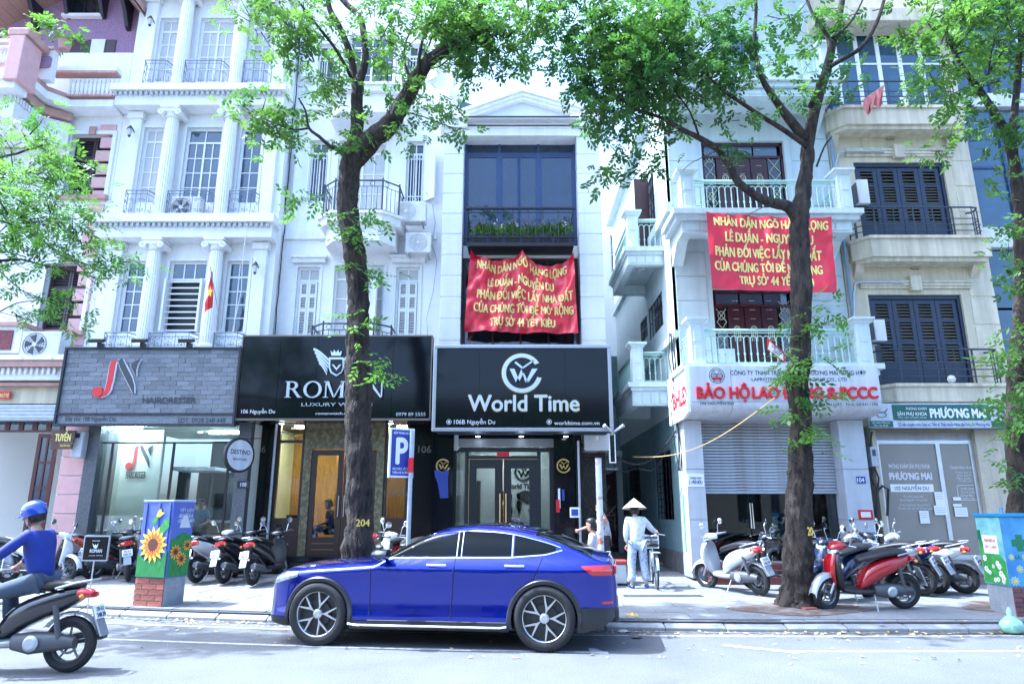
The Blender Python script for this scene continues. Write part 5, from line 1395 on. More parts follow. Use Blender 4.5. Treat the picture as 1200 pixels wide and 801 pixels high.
box('dwarf_wall',M['teal'],hF,f2[0]+.02,f2[0]+.42,YF+.02,YF+.08,f2[2],Z_(408,YF))
box('roof_slab',M['teal2'],hF,xF0-.3,xF1+.1,YG_-.1,YF+6,15.5,15.8)
xs_w=xF0
side_holes=[]
def zside(px,py):
 d=V(((px-600)/FPX,0,0));t=(xs_w+.0)/d.x
 dy=(400.5-py)/FPX
 return t*(CP-dy*SP),CAMH+t*(SP+dy*CP)
ups=MB()
def side_wall(x,y0,y1,z0,z1,holes,m,nm):
 hs=holes;ys=sorted({y0,y1,*[h[0]for h in hs],*[h[1]for h in hs]});zz=sorted({z0,z1,*[h[2]for h in hs],*[h[3]for h in hs]})
 b=MB()
 for i in range(len(ys)-1):
  for j in range(len(zz)-1):
   my,mz=(ys[i]+ys[i+1])/2,(zz[j]+zz[j+1])/2
   if any(h[0]<my<h[1]and h[2]<mz<h[3]for h in hs):continue
   b.quad((x,ys[i],zz[j]),(x,ys[i+1],zz[j]),(x,ys[i+1],zz[j+1]),(x,ys[i],zz[j+1]))
 for(a,c,d,e)in hs:
  for q in(((x,a,d),(x+.25,a,d),(x+.25,a,e),(x,a,e)),((x,c,d),(x+.25,c,d),(x+.25,c,e),(x,c,e)),((x,a,d),(x,c,d),(x+.25,c,d),(x+.25,a,d)),((x,a,e),(x,c,e),(x+.25,c,e),(x+.25,a,e)),((x+.25,a,d),(x+.25,c,d),(x+.25,c,e),(x+.25,a,e))):b.quad(*q)
 return b.build(nm,m,hF,fix=False)
def hole(px0,px1,py0,py1):
 y0,_=zside(px1,py0);y1,_=zside(px0,py0);ym=(y0+y1)/2
 pm=(px0+px1)/2
 return(y0,y1,zside(pm,py1)[1],zside(pm,py0)[1])
hl=[hole(767,786,530,608),hole(736,749,546,606)]
hm=[hole(759,776,352,392),hole(750,758,374,400),hole(752,766,215,285)]
zmid=zside(790,450)[1]
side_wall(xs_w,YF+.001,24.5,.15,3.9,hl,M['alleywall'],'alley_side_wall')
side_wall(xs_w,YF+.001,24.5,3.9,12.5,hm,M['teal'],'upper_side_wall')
for h in hl+hm:
 g=MB();n=5
 for i in range(n+1):yy=h[0]+(h[1]-h[0])*i/n;g.box(xs_w+.02,xs_w+.045,yy-.012,yy+.012,h[2],h[3])
 k=int((h[3]-h[2])/(.16 if h in hl else.3))
 for i in range(k+1):zz=h[2]+(h[3]-h[2])*i/k;g.box(xs_w+.018,xs_w+.047,h[0],h[1],zz-.010,zz+.010)
 g.build('window_grille',M['iron'],hF,fix=False)
 box('window_dark',M['windark'],hF,xs_w+.20,xs_w+.24,h[0],h[1],h[2],h[3])
box('plinth',mat('dark_alley_plinth',(.10,.10,.10),.9,var=.3),hF,xs_w-.03,xs_w,YF+.02,24.5,.15,.75)
box('floor_cornice',M['teal2'],hF,xs_w-.10,xs_w-.001,YF,24.5,zside(775,330)[1]if False else 5.55,5.72)
box('floor_cornice',M['teal2'],hF,xs_w-.12,xs_w-.001,YF,24.5,8.7,8.95)
box('roof_cornice',M['teal2'],hF,xs_w-.25,xs_w+.2,YF+2,24.5,12.3,12.6)
box('rear_mass',M['teal'],hF,xs_w+.3,xF1-.01,YF+.32,24.5,4.0,12.49)
def side_balc(pyt,pyb,pyr,pyp,yfr=16.35,w=.92,ln=2.6):
 xa=xs_w-w
 z0=W(750,pyt,yfr).z;zu=W(750,pyb,yfr).z;zr=W(750,pyr,yfr).z;zp=W(750,pyp,yfr).z
 s=box('side_balcony',M['teal2'],hF,xa-.10,xs_w-.002,yfr-.10,yfr+ln+.1,z0-.12,z0)
 box('balcony_moulding',M['teal2'],s,xa-.04,xs_w-.002,yfr-.04,yfr+ln+.04,z0-.2,z0-.121)
 MB().box(xa,xs_w-.003,yfr,yfr+.18,zu,z0-.201).box(xa,xa+.18,yfr+.181,yfr+ln,zu,z0-.202).box(xa+.181,xs_w-.003,yfr+ln-.18,yfr+ln,zu,z0-.202).build('balcony_beam',M['teal2'],s)
 for i in range(4):box('beam_panel',M['teal2'],s,xa+.03+i*(w-.06)/4,xa+(i+1)*(w-.06)/4,yfr-.018,yfr-.001,zu+.05,z0-.25)
 post(s,xa+.17,yfr+.14,z0,zp,M['teal2'],.28)
 arcade_rail(s,(xa+.34,yfr+.1),(xs_w-.03,yfr+.1),z0,zr,M['tealrail'])
 arcade_rail(s,(xa+.10,yfr+.3),(xa+.10,yfr+ln),z0,zr,M['tealrail'])
 MB().lathe((xa+.55,yfr+1.0,z0-.205),[(.001,0),(.14,-.001),(.13,-.05),(.001,-.08)],16,cap=False).build('ceiling_lamp',M['louvre'],s)
 return s
side_balc(290,310,256,247)
side_balc(448,475,412,401,yfr=16.5)
MB().box(xs_w-.42,xs_w-.02,17.6,17.64,zside(760,285)[1]-.3,zside(760,210)[1]).build('open_shutter',M['maroon'],hF)
tag(MB().quad((2.0,16.9,.285),(xs_w,16.9,.285),(xs_w,26,.30),(2.0,26,.30)).build('alley_path',mat('damp_alley_paving',(.16,.17,.18),.7,var=.2,scale=3,bump=.3),None,fix=False),kind='structure')
hE=thing('alley_end_house','dim blue green house with a pillared doorway closing the end of the alley','house',(2.9,24.6,.3))
wall('wall',M['alleywall'],hE,1.2,xs_w+.3,.2,7.2,24.52,.3,[(3.0,3.7,.3,3.1)])
box('gate',M['maroon'],hE,3.0,3.7,24.7,24.75,.3,3.1)
for x in(2.85,3.78):box('door_column',M['teal2'],hE,x-.12,x+.12,24.3,24.519,.3,3.1)
box('door_lintel',M['teal2'],hE,2.65,3.855,24.2,24.518,3.1,3.5);box('door_cornice',M['teal2'],hE,2.5,3.856,24.1,24.517,3.5,3.7)
hL=thing('alley_left_house','dark narrow house front behind the clock shop along the left of the alley','house',(2.2,20,.3))
box('wall',M['alleywall'],hL,1.2,2.38,17.9,24.5,.2,7.0)
for k,y in enumerate((18.3,19.8,21.4)):
 g=box('gate',M['iron'],hL,2.381,2.41,y,y+1.1,.3,2.6)
 box('awning',M['galv'],hL,2.381,2.8,y-.1,y+1.2,2.7,2.74)
hW=thing('rear_white_house','tall white house rising behind the alley roofs','house',(4.6,26.5,0))
wall('wall',M['white'],hW,3.0,7.5,6.0,16.5,26,.3,[(4.0,4.5,11,12.6),(5.3,5.9,11,12.6)])
window(hW,4.0,4.5,11,12.6,26.1,2,2);window(hW,5.3,5.9,11,12.6,26.1,2,2)
YQ=14.0
s_=thing('shop_sign','wide off white company sign box with raised red letters and a rounded underside','shop sign',W(920,487,YQ))
x0,x1=3.70,X_(1031,450,YQ)
zt,zm,zb=Z_(428.5,YQ),Z_(470,YQ),Z_(488,YQ+.4)
prof=[(YQ,zm)]+[(YQ+.42-.42*math.cos(t),zm-(zm-zb)*math.sin(t))for t in[PI/2*q/8 for q in range(1,9)]]
full=[(YQ,zt)]+prof+[(YF-.003,zb),(YF-.003,zt)]
segs=[x0,X_(857,450,YQ),X_(985,450,YQ),x1]
for a,c in zip(segs,segs[1:]):MB().prism(full,a+.004,c-.004,'X').build('sign_panel',M['signwhite'],s_,smooth=True,ang=40)
box('sign_core',M['grey'],s_,x0+.02,x1-.02,YQ+.03,YF-.01,zm+.02,zt-.02)
MB().box(x0,x1,YQ-.012,YQ-.001,zm-.008,zm+.008).build('seam',M['galv'],s_)
sd=MB().prism([(YQ+.02,zt),(YQ+.02,Z_(482,YQ)),(YQ+.45,Z_(490,YQ+.4)),(YF+.4,Z_(490,YQ+.4)),(YF+.4,zt)],x0-.07,x0-.004,'X').build('side_panel',M['paper'],s_)
for px0,px1,tx in((817.5,850,'BẢO'),(856,879,'HỘ'),(883,914,'LAO'),(919,965,'ĐỘNG'),(970,983,'&'),(986.5,1029.5,'PCCC')):
 ptext(tx,'red_letters',M['red'],s_,px0,px1,466.3,453,YQ-.045,bold=.035,depth=.045)
ptext('CÔNG TY TNHH TRANG BỊ VÀ THƯƠNG MẠI TỔNG HỢP','lettering',M['inkblue']if False else M['inkdark'],s_,856,1015,439,434,YQ-.006,bold=.01)
ptext('LAPROTECTION AND TRADING CO., LTD','lettering',M['inkdark'],s_,881,993,446,442.3,YQ-.006,bold=.01)
ptext('104 NGUYỄN DU','lettering',M['inkdark'],s_,821,860,473.8,470.8,YQ-.014,bold=.015)
ptext('TEL: 04.9411193 · FAX: 04.9411195','lettering',M['inkdark'],s_,950,1029,475,471.8,YQ-.014,bold=.01)
c=W(840,440,YQ-.006)
g=MB()
for r_ in(.165,.125):g.lathe(c,[(r_,0),(r_-.012,0)],28,'Y',cap=False)
for k in range(6):
 a=k*PI/3;g.tube([c+V((.0,0,0)),c+V((.155*math.cos(a),0,.155*math.sin(a)))],.004,4)
for zz in(-.05,.03):g.box(c.x-.1,c.x+.1,c.y-.002,c.y+.002,c.z+zz,c.z+zz+.012)
g.build('round_logo',M['inkdark'],s_,fix=False)
MB().box(c.x-.09,c.x+.09,c.y-.006,c.y-.003,c.z-.085,c.z-.03).build('logo_band',M['red'],s_)
Mx=Matrix.Translation(V((x0-.075,YF-.35,0)))@Matrix.Rotation(R(-90),4,'Z')
text('BHLĐ','side_letters',M['red'],s_,-.1,1.1,Z_(474,YQ+.4),0,h=.36,bold=.05,M4=Matrix.Translation(V((x0-.075,YQ+1.15,0)))@Matrix.Rotation(R(-90),4,'Z'),depth=.02)
yp=YF-.45
tilem=mat('pale_grey_cladding_tile',(.50,.53,.57),.35,var=.06,streak=.12,rand=.03)
def pillar(px0,px1,py,name='pillar'):
 a,c=X_(px0,py,yp),X_(px1,py,yp)
 core=box(name,M['concrete'],hF,a+.01,c-.01,yp+.01,YF+.3,.3,Z_(490,yp))
 zt2=Z_(492,yp);z=.42;n=3;hh=(zt2-z)/n
 for k in range(n):box('cladding_tile',tilem,core,a,c,yp-.008,YF+.0,z+k*hh+.006,z+(k+1)*hh-.006)
 return a,c
pa,pb=pillar(806,827,580)
pc_,pd=pillar(990,1020,570)
yr=YF-.10
zr0,zr1=Z_(578,yr),Z_(486,yr)
n=26
for k in range(n):
 z=zr0+.06+k*(zr1-zr0)/n
 o=ubox('shutter_slat',M['shutter'],hF,pb+.005,pc_-.005,yr,yr+.018,z+.006,z+(zr1-zr0)/n-.012)
 o.rotation_euler=(R(-9),0,0)
box('shutter_back',M['grey'],hF,pb,pc_,yr+.025,yr+.03,zr0+.05,zr1)
box('shutter_bottom_bar',M['galv'],hF,pb+.005,pc_-.005,yr-.01,yr+.03,zr0,zr0+.055)
zst=Z_(660,yr+.2)
for a,c in((pb,pb+(pc_-pb)*.36),(pb+(pc_-pb)*.36,pb+(pc_-pb)*.70),(pb+(pc_-pb)*.70,pc_)):
 ubox('glass_door',CLEAR,hF,a+.01,c-.01,yr+.12,yr+.132,zst+.06,zr0+.3)
for q in(.355,.372):tube('door_handle',M['chrome'],hF,[(pb+(pc_-pb)*q,yr+.06,Z_(619,yr)),(pb+(pc_-pb)*q,yr+.06,Z_(589,yr))],.016)
box('door_sill',mat('beige_sill',(.42,.37,.28),.6),hF,pb,pc_,yr+.05,yr+.3,zst-.05,zst+.06)
for k,(py0,py1,y0)in enumerate(((687,676,YF-1.05),(676,668,YF-.78),(668,661,YF-.5))):
 box('red_step',M['redgranite'],hF,3.95,X_(1000,675,y0),y0,YF+.2,.18+k*.004,Z_(py1,y0),bev=.008)
box('shop_floor',M['greygranite'],hF,xF0+.25,xF1,YF+.2,YF+4,zst-.1,zst)
box('shop_back',mat('dim_shop_wall',(.16,.18,.18),.8),hF,xF0+.25,xF1,YF+4,YF+4.1,zst,3.8)
box('shop_side',_mats['dim_shop_wall'],hF,xF0+.20,xF0+.25,YF+.31,YF+4,zst,3.8)
box('shop_side',_mats['dim_shop_wall'],hF,xF1-.05,xF1,YF+.31,YF+4,zst,3.8)
box('shop_ceiling',_mats['dim_shop_wall'],hF,xF0+.2,xF1,YF+.31,YF+4,3.8,3.9)
box('shelf',mat('brown_board',(.2,.13,.08),.6),hF,xF0+.8,xF0+1.8,YF+3.2,YF+3.9,zst,zst+1.1)
ptext('18','window_number',M['inkdark'],hF,871,878,613,608,yr+.1,bold=.04)
pl=tag(box('number_plate',M['inkblue'],None,X_(1004,562,yp-.02),X_(1014,562,yp-.02),yp-.03,yp-.01,Z_(566,yp),Z_(558,yp)),'dark blue enamel 104 plate on the right grey pillar','number plate')
ptext('104','digits',M['paper'],pl,1005,1013,564.5,559.5,yp-.034,bold=.03)
for(n_,lb,a,c,y0,y1,ttl,sub)in(('notice','white notice with blue letters on the left grey pillar by the alley',806,825,555,570,'PHÒNG KHÁM','( 1 MŨI HỌI )'),):
 r_=rect(a,c,y0,y1,yp-.02)
 t=tag(box(n_,M['paper'],None,r_[0],r_[1],yp-.025,yp-.01,r_[2],r_[3]),lb,'notice')
 ptext(ttl,'lettering',M['inkblue'],t,809,822,561,558.5,yp-.03,bold=.02);ptext(sub,'lettering',M['inkblue'],t,808,823,566.5,562.5,yp-.03,bold=.03)
r_=rect(1006,1023,597,608,yp-.02)
t=tag(box('notice',M['red'],None,r_[0],r_[1],yp-.025,yp-.01,r_[2],r_[3]),'small red poster with white middle low on the right grey pillar','poster')
box('poster_middle',M['paper'],t,r_[0]+.05,r_[1]-.05,yp-.03,yp-.026,r_[2]+.04,r_[3]-.04)
l2=[(LN[0],.06,.97,.05,.16),(LN[1],.14,.84,.24,.36),(LN[2],.05,.90,.44,.56),(LN[3],.04,.90,.63,.75),(LN[4],.23,.82,.81,.92)]
banner('protest_banner','taut red cloth banner with yellow slogans under the mint railing, crossed by a tree trunk',(828,247),(974,254),(834,338.5),(981,343.5),YG_-.30,l2,lambda u:3*math.sin(PI*u)**.5,.10,9.3,W(905,343,YG_-.3))
c=W(908,410,YG_-.1)
st_=thing('sale_board','small tilted red and white paper board tied to the lower mint railing','notice board',c)
Mx=Matrix.Translation(c)@Matrix.Rotation(R(0),4,'Y')
q=[W(a,b_,YG_-.12)for a,b_ in((899,396),(919,413),(920,425),(899,409))]
MB().prism([(p.x,p.z)for p in q],YG_-.14,YG_-.12).build('board',M['red'],st_)
q=[W(a,b_,YG_-.15)for a,b_ in((902,400),(917.5,413.5),(918,422),(900,408.5))]
MB().prism([(p.x,p.z)for p in q],YG_-.15,YG_-.141).build('white_panel',M['paper'],st_)
def slant_text(s,px0,py0,px1,py1,h,Y,parent,m):
 a,b_=W(px0,py0,Y),W(px1,py1,Y);ang=math.atan2(b_.z-a.z,b_.x-a.x)
 text(s,'lettering',m,parent,0,(b_-a).length,0,0,h=h,bold=.02,M4=Matrix.Translation(a)@Matrix.Rotation(-ang,4,'Y'))
slant_text('CHO THUÊ',904,405.5,916,415.5,.07,YG_-.156,st_,M['inkdark']);slant_text('NHÀ',906,411.5,913,417.5,.06,YG_-.156,st_,M['inkdark'])
YH=15.3
xG0,xG1=7.86,11.35
hG=thing('cream_house','cream house with dark blue louvred doors and curved dark railings above the green clinic sign','house',(9.6,YH,0))
g1=rect(1024,1135,345,452,YH);g2=rect(1006,1113,190,283,YH)
gtop=rect(958,1108,35,128,YH)
g1=(g1[0],g1[1],g1[2],g1[3]);
wall('wall',M['cream'],hG,xG0,xG1,Z_(500,YH),15.0,YH,.3,[g1,g2,gtop])
box('rear_mass',M['cream'],hG,xG0+.01,xG1-.01,YH+.31,YH+7,3.9,14.9)
for h in(g1,g2):
 a,c,z0,z1=h
 backing(hG,a,c,z0,z1,YH+.28)
 fr_=MB();fr_.box(a,a+.07,YH+.06,YH+.16,z0,z1);fr_.box(c-.07,c,YH+.06,YH+.16,z0,z1);fr_.box(a+.07,c-.07,YH+.06,YH+.16,z1-.09,z1);fr_.build('door_frame',M['navy'],hG)
 louvred(hG,a+.08,c-.08,z0,z1-.10,YH+.10,4,M['navy'],mat('olive_slat',(.10,.095,.075),.6),fr=.10,pitch=.072,panels=((.27,.48),(.52,.74),(.77,.95)))
 for k,(o_,hh)in enumerate(((0,.05),(.055,.07),(.13,.05))):box('head_moulding',M['cream2'],hG,a-.18,c+.25,YH-.06-k*.025,YH-.001,z1+.14+o_,z1+.14+o_+hh)
 box('keystone',M['cream2'],hG,(a+c)/2-.13,(a+c)/2+.13,YH-.15,YH-.002,z1+.06,z1+.42,bev=.01)
 for zc_ in(0,1,2,3):box('wall_groove',M['cream2'],hG,c+.2,xG1-.02,YH-.012,YH-.001,z0+.1+zc_*.68,z0+.70+zc_*.68)
a,c,z0,z1=gtop
backing(hG,a,c,z0,z1,YH+.28)
for i in range(6):
 A_,C_=a+(c-a)*i/6,a+(c-a)*(i+1)/6
 window(hG,A_,C_,z0,z1,YH+.06,1,1,M['wframe'],M['tower'],fr=.05,transom=1.0,name='glass_wall_bay')
box('top_slab',M['cream2'],hG,xG0-.2,xG1+.1,YH-.6,YH-.002,Z_(24,YH-.6),Z_(8,YH-.6),bev=.02)
YK=14.8
def cream_balc(px0,px1,py0,py1,pyr,py_at,first=False):
 a,c=X_(px0,(py0+py1)/2,YK),X_(px1,(py0+py1)/2,YK)
 zt_,zb_=Z_(py0,YK),Z_(py1,YK);zr=Z_(pyr,YK)
 def poly(g):return[(a-g,YH-.002),(a-g,YK+.35),(a+.3-g*.5,YK-g),(c+g,YK-g),(c+g,YH-.002)]
 s=MB().prism(poly(.05),zt_-.07,zt_,'Z').prism(poly(0),zb_,zt_-.07,'Z').build('balcony',M['cream2'],hG)
 MB().prism(poly(-.07),zb_-.10,zb_,'Z').build('balcony_soffit',M['cream2'],s)
 for x in(a+.06,c-.26):MB().prism([(YK+.3,zb_-.101),(YH-.003,zb_-.101),(YH-.003,zb_-.4)],x,x+.2,'X').build('balcony_bracket',M['cream2'],s)
 MB().lathe(((a+c)/2,YK+.5,zb_-.101),[(.12,0),(.10,-.05),(.001,-.06)],14,cap=False).build('balcony_lamp',mat('dusty_lamp',(.3,.27,.2),.6),s)
 P=[(a+.08,YH-.05),(a+.08,YK+.45),(a+.14,YK+.25),(a+.30,YK+.12),(a+.5,YK+.08)]+[(a+.5+(c-a-.75)*k/6,YK+.08)for k in range(1,7)]
 P2=P+[(c-.10,YK+.12),(c-.04,YK+.22),(c-.04,YK+.38),(c-.15,YK+.44)]
 H=zr-zt_
 for k,f_ in enumerate((1.0,.62,.42,.22)):
  r_=.024 if k==0 else.013
  MB().tube([(p[0],p[1],zt_+H*f_)for p in(P2 if k in(0,1)else P+[(c-.08,YK+.1),(c-.03,YK+.3),(c-.03,YH-.1)])],r_,6).build('rail_tube',M['ironslate'],s,smooth=True)
 for k in range(6):
  x=a+.5+(c-a-.75)*k/5
  MB().tube([(x,YK+.08,zt_),(x,YK+.08,zr)],.014 if k%2 else.022,6).build('rail_post',M['ironslate'],s)
 for p in((a+.08,YK+.45),(a+.14,YK+.25),(a+.08,YH-.3),(c-.04,YK+.3),(c-.04,YH-.3)):MB().tube([(p[0],p[1],zt_),(p[0],p[1],zt_+H*.95)],.016,6).build('rail_post',M['ironslate'],s)
cream_balc(1035,1185,449,470,408,0)
cream_balc(1006,1161,276,300,241,0)
cream_balc(976,1131,124,145,93,0)
c=W(1115,444,YK)
tag(MB().lathe(c,[(.001,-.09),(.06,-.07),(.09,0),(.06,.07),(.001,.09)],16).build('ball_lamp',M['acwhite'],None,smooth=True),'small white round lamp on the edge of the lowest cream balcony','lamp')
for(px,y0,y1,lb)in((1006,210,238,'upper white air conditioner squeezed between the teal and cream houses'),(1026,374,399,'lower white air conditioner squeezed between the teal and cream houses')):
 p=rect(px,px+14,y0,y1,YH-.7)
 t=thing('air_conditioner',lb,'air conditioner',(p[0],YH-.7,p[2]),'air conditioner outdoor units')
 box('casing',M['acwhite'],t,p[0],p[1]-.03,YH-.7,YH-.02,p[2],p[3],bev=.01)
 box('side_grille',M['grey'],t,p[0]-.012,p[0]-.001,YH-.65,YH-.1,p[2]+.05,p[3]-.05)
 box('bracket',M['ironslate'],t,p[0]-.25,p[1],YH-.6,YH-.55,p[2]-.05,p[2]-.004)
pts=[W(x,y,YH-.1)for x,y in((965,140),(968,190),(974,250),(985,300),(996,370))]
for p in pts:p.x=7.90
tag(MB().tube(pts,.045,8).build('drain_pipe',mat('blue_grey_pipe',(.18,.24,.32),.5),None,smooth=True),'blue grey drain pipe in the corner between the teal and cream houses','pipe')
for(pp,rr,lb)in(([(1001,400),(1000,345),(1002,332),(1010,330),(1040,330),(1060,331)],.03,'grey conduit bending over the lower dark blue shutters'),([(981,236),(979,192),(982,179),(990,177),(1030,177),(1036,178)],.03,'grey conduit bending over the upper dark blue shutters')):
 cable('conduit',lb,[W(x,y,YH-.12)for x,y in pp],rr,M['galv'],cat='conduit')
YN=14.75
cs_=thing('shop_sign','long green and white clinic sign board under the lowest cream balcony','shop sign',W(1103,500,YN))
def spx(px0,px1,py0,py1,name,m,d=.02,o=0):
 r_=rect(px0,px1,py0,py1,YN);return box(name,m,cs_,r_[0],r_[1],YN-o-d,YN-o-.002,r_[2],r_[3])
r_=rect(1020,1190,472.5,501,YN);box('board',M['signwhite'],cs_,r_[0],r_[1],YN,YN+.12,r_[2],r_[3])
box('board_edge',M['grey'],cs_,r_[0],r_[1],YN-.02,YN+.13,r_[2]-.03,r_[2]-.002)
spx(1046,1159,474,492,'green_panel',M['green']);spx(1019,1046,493,500,'green_panel',M['green']);spx(1162,1190,493,500,'green_panel',M['green'])
ptext('PHÒNG KHÁM','lettering',M['paper'],cs_,1062,1086,480,477,YN-.026,bold=.01)
ptext('SẢN PHỤ KHOA','lettering',M['paper'],cs_,1052,1086.5,486.5,482.5,YN-.026,bold=.02)
ptext('Phụ sản chuyên khoa','lettering',M['paper'],cs_,1053,1086,489.5,487.8,YN-.026)
ptext('PHƯƠNG MAI','lettering',M['paper'],cs_,1091,1156,489,478.5,YN-.026,bold=.05)
ptext('Cố vấn chuyên môn: Giáo sư, Tiến sĩ, Thầy thuốc Nhân dân Trần Thị Phương Mai','lettering',M['inkblue'],cs_,1053,1160,499,495,YN-.008,bold=.005)
ptext('102 NGUYỄN DU','lettering',M['paper'],cs_,1022,1043,496,494.2,YN-.026)
ptext('TEL: 04.3942','lettering',M['paper'],cs_,1024,1041,499.2,497.4,YN-.026)
ptext('Khám thai','lettering',M['inkblue'],cs_,1163,1188,481,477,YN-.008);ptext('Siêu âm 4D','lettering',M['inkblue'],cs_,1163,1188,488,484,YN-.008)
c=W(1033,483,YN-.01)
g=MB();g.tube([c+V((.14*math.cos(t),0,.10+.10*math.sin(t)))for t in[PI*1.1+PI*.8*q/8 for q in range(9)]],.010,5);g.tube([c+V((.10*math.cos(t),0,-.05+.06*math.sin(t)))for t in[2*PI*q/12 for q in range(13)]],.008,5)
g.build('mother_logo',M['green'],cs_,fix=False)
yc=YH-.15
zfl=Z_(655,yc)
pl_,prr=X_(1031,580,yc),X_(1148,580,yc)
zt_=Z_(520,yc)
box('stone_pier',mat('beige_stone_pier',(.56,.50,.38),.7,var=.12,streak=.3),hG,xG0+.01,pl_,yc-.15,YH+.3,.25,Z_(500,yc))
box('stone_pier',_mats['beige_stone_pier'],hG,prr,xG1,yc-.15,YH+.3,.25,Z_(500,yc))
box('ochre_head',mat('ochre_plaster',(.35,.25,.14),.8,var=.2),hG,pl_+.002,prr-.002,yc-.1,YH+.3,Z_(507,yc),Z_(500,yc)-.003)
for k in range(5):
 z=Z_(517,yc)+k*(Z_(506,yc)-Z_(517,yc))/5
 ubox('shutter_slat',M['shutter'],hG,pl_,prr,yc-.04,yc-.02,z+.004,z+.07)
frost=mat('frosted_beige_glass',(.24,.225,.20),.22,spec=.6,var=.12,scale=.6)
fm3=MB();alu_=M['alu']
mid=X_(1107,590,yc)
for x in(pl_+.04,mid,prr-.05):fm3.box(x-.045,x+.045,yc-.05,yc+.02,zfl,zt_)
fm3.box(pl_,prr,yc-.048,yc+.018,zt_,zt_+.07);fm3.box(pl_,prr,yc-.048,yc+.018,zfl,zfl+.09)
fm3.build('door_frame',alu_,hG)
for(a,c)in((pl_+.09,mid-.045),(mid+.045,prr-.095)):ubox('frosted_pane',frost,hG,a,c,yc-.02,yc-.005,zfl+.09,zt_)
yt=yc-.026
wh=mat('white_film_print',(.60,.60,.62),.5)
for(s,a,c,yb2,yt2,bo)in(('PHÒNG KHÁM SẢN PHỤ KHOA',1042,1090,548.5,543.5,.02),('PHƯƠNG MAI',1043,1092.5,561.5,553.5,.05),('Phụ trách chuyên môn',1059,1082,582.5,580,.0),('Bác sĩ Nguyễn Thị Lan Anh',1055,1087,586.5,584,0),('Cố vấn chuyên môn: Giáo sư, Tiến sĩ',1054,1090,592.5,590,0),('Thầy thuốc Nhân dân Trần Thị Phương Mai',1052,1093,596.5,594,0),('Chuyên khám và chữa các bệnh',1113.5,1155,549,545.5,.02),('Khám thai, siêu âm 4D',1120,1153,554,551.5,0),('Khám phụ khoa, vô sinh',1122,1152,557.5,555,0),('Tầm soát ung thư',1120,1153,561,558.5,0),('Tiểu phẫu và kế hoạch hoá',1123,1149,564,561.8,0)):
 ptext(s,'window_lettering',wh,hG,a,c,yb2,yt2,yt,bold=bo)
r_=rect(1043.5,1094,567,576,yt);box('address_film',M['paper'],hG,r_[0],r_[1],yt-.003,yt,r_[2],r_[3]);ptext('102 NGUYỄN DU','window_lettering',M['grey'],hG,1049,1089,573.8,569.5,yt-.006,bold=.02)
r_=rect(1122,1154,568,586,yt);b=MB();t2=.012
b.box(r_[0],r_[1],yt-.003,yt,r_[2],r_[2]+t2);b.box(r_[0],r_[1],yt-.003,yt,r_[3]-t2,r_[3]);b.box(r_[0],r_[0]+t2,yt-.003,yt,r_[2],r_[3]);b.box(r_[1]-t2,r_[1],yt-.003,yt,r_[2],r_[3]);b.build('hours_frame',wh,hG)
for k,s in enumerate(('THỜI GIAN KHÁM','Từ thứ 2 đến thứ 6','Sáng 8h - 12h','Chiều 14h - 19h')):ptext(s,'window_lettering',wh,hG,1126,1151,573.5+k*3.8,571+k*3.8,yt)
for k,(a,c,y0,y1,lb)in enumerate(((1096,1107,576,592,'upper white paper taped left of the clinic door bar'),(1095,1110,592,603,'lower white paper taped left of the clinic door bar'),(1119,1134,594,605,'white paper taped just right of the clinic door bar'),(1078,1089,598,613,'tall white paper low on the left clinic pane'),(1117,1126,582,586,'upper narrow white sticker right of the clinic door bar'),(1117,1127,590,593,'lower narrow white sticker right of the clinic door bar'))):
 r_=rect(a,c,y0,y1,yt-.03)
 o=tag(box('paper_notice',M['paper'],None,r_[0],r_[1],yt-.03,yt-.024,r_[2],r_[3]),lb,'paper notice')
 for q in range(3):box('printed_line',M['grey'],o,r_[0]+.02,r_[1]-.03,yt-.032,yt-.0305,r_[3]-.05-q*.045,r_[3]-.045-q*.045)if r_[3]-r_[2]>.12 else None
for k in range(3):box('step',mat('brown_stone_step',(.16,.13,.11),.6,var=.2),hG,X_(1020,670,yc-.9),xG1,yc-.85+k*.26,YH+.2,.2+k*.003,.34+(zfl-.34)*k/2,bev=.01)
mtb=thing('electricity_meter','grey electricity meter tangled in cables left of the clinic front','meter box',W(1024,545,YH-.3))
r_=rect(1021,1028.5,523,546,YH-.4);box('meter_case',M['galv'],mtb,r_[0],r_[1],YH-.4,YH-.16,r_[2],r_[3],bev=.01);box('meter_window',M['winglass'],mtb,r_[0]+.03,r_[1]-.03,YH-.405,YH-.401,r_[3]-.2,r_[3]-.06)
for k,pp in enumerate(([(1022,505),(1020,520),(1024,545),(1030,560),(1027,590),(1031,640)],[(1026,545),(1021,560),(1029,575),(1026,600),(1034,655)],[(1027,605),(1028,575),(1034,569),(1041,573),(1040,604)])):
 cable('hanging_cable',('black cable snaking down from the clinic sign past the meter','second black cable from the meter down the beige pier','thick black hose looped beside the left clinic pane')[k],[W(x,y,YH-.33-.03*k)for x,y in pp],.018 if k<2 else.028)
hH=thing('glass_building','blue glass office building with pale spandrel bands at the right edge','building',(13,YH,0))
xH0=11.42
ny=0
yH=YH+.2
zz=.3
levels=[(.3,Z_(292,yH)),(Z_(268,yH),Z_(128,yH)),(Z_(112,yH),15.5)]
box('core',M['windark'],hH,xH0+.05,17,yH+.2,yH+6,.3,15.4)
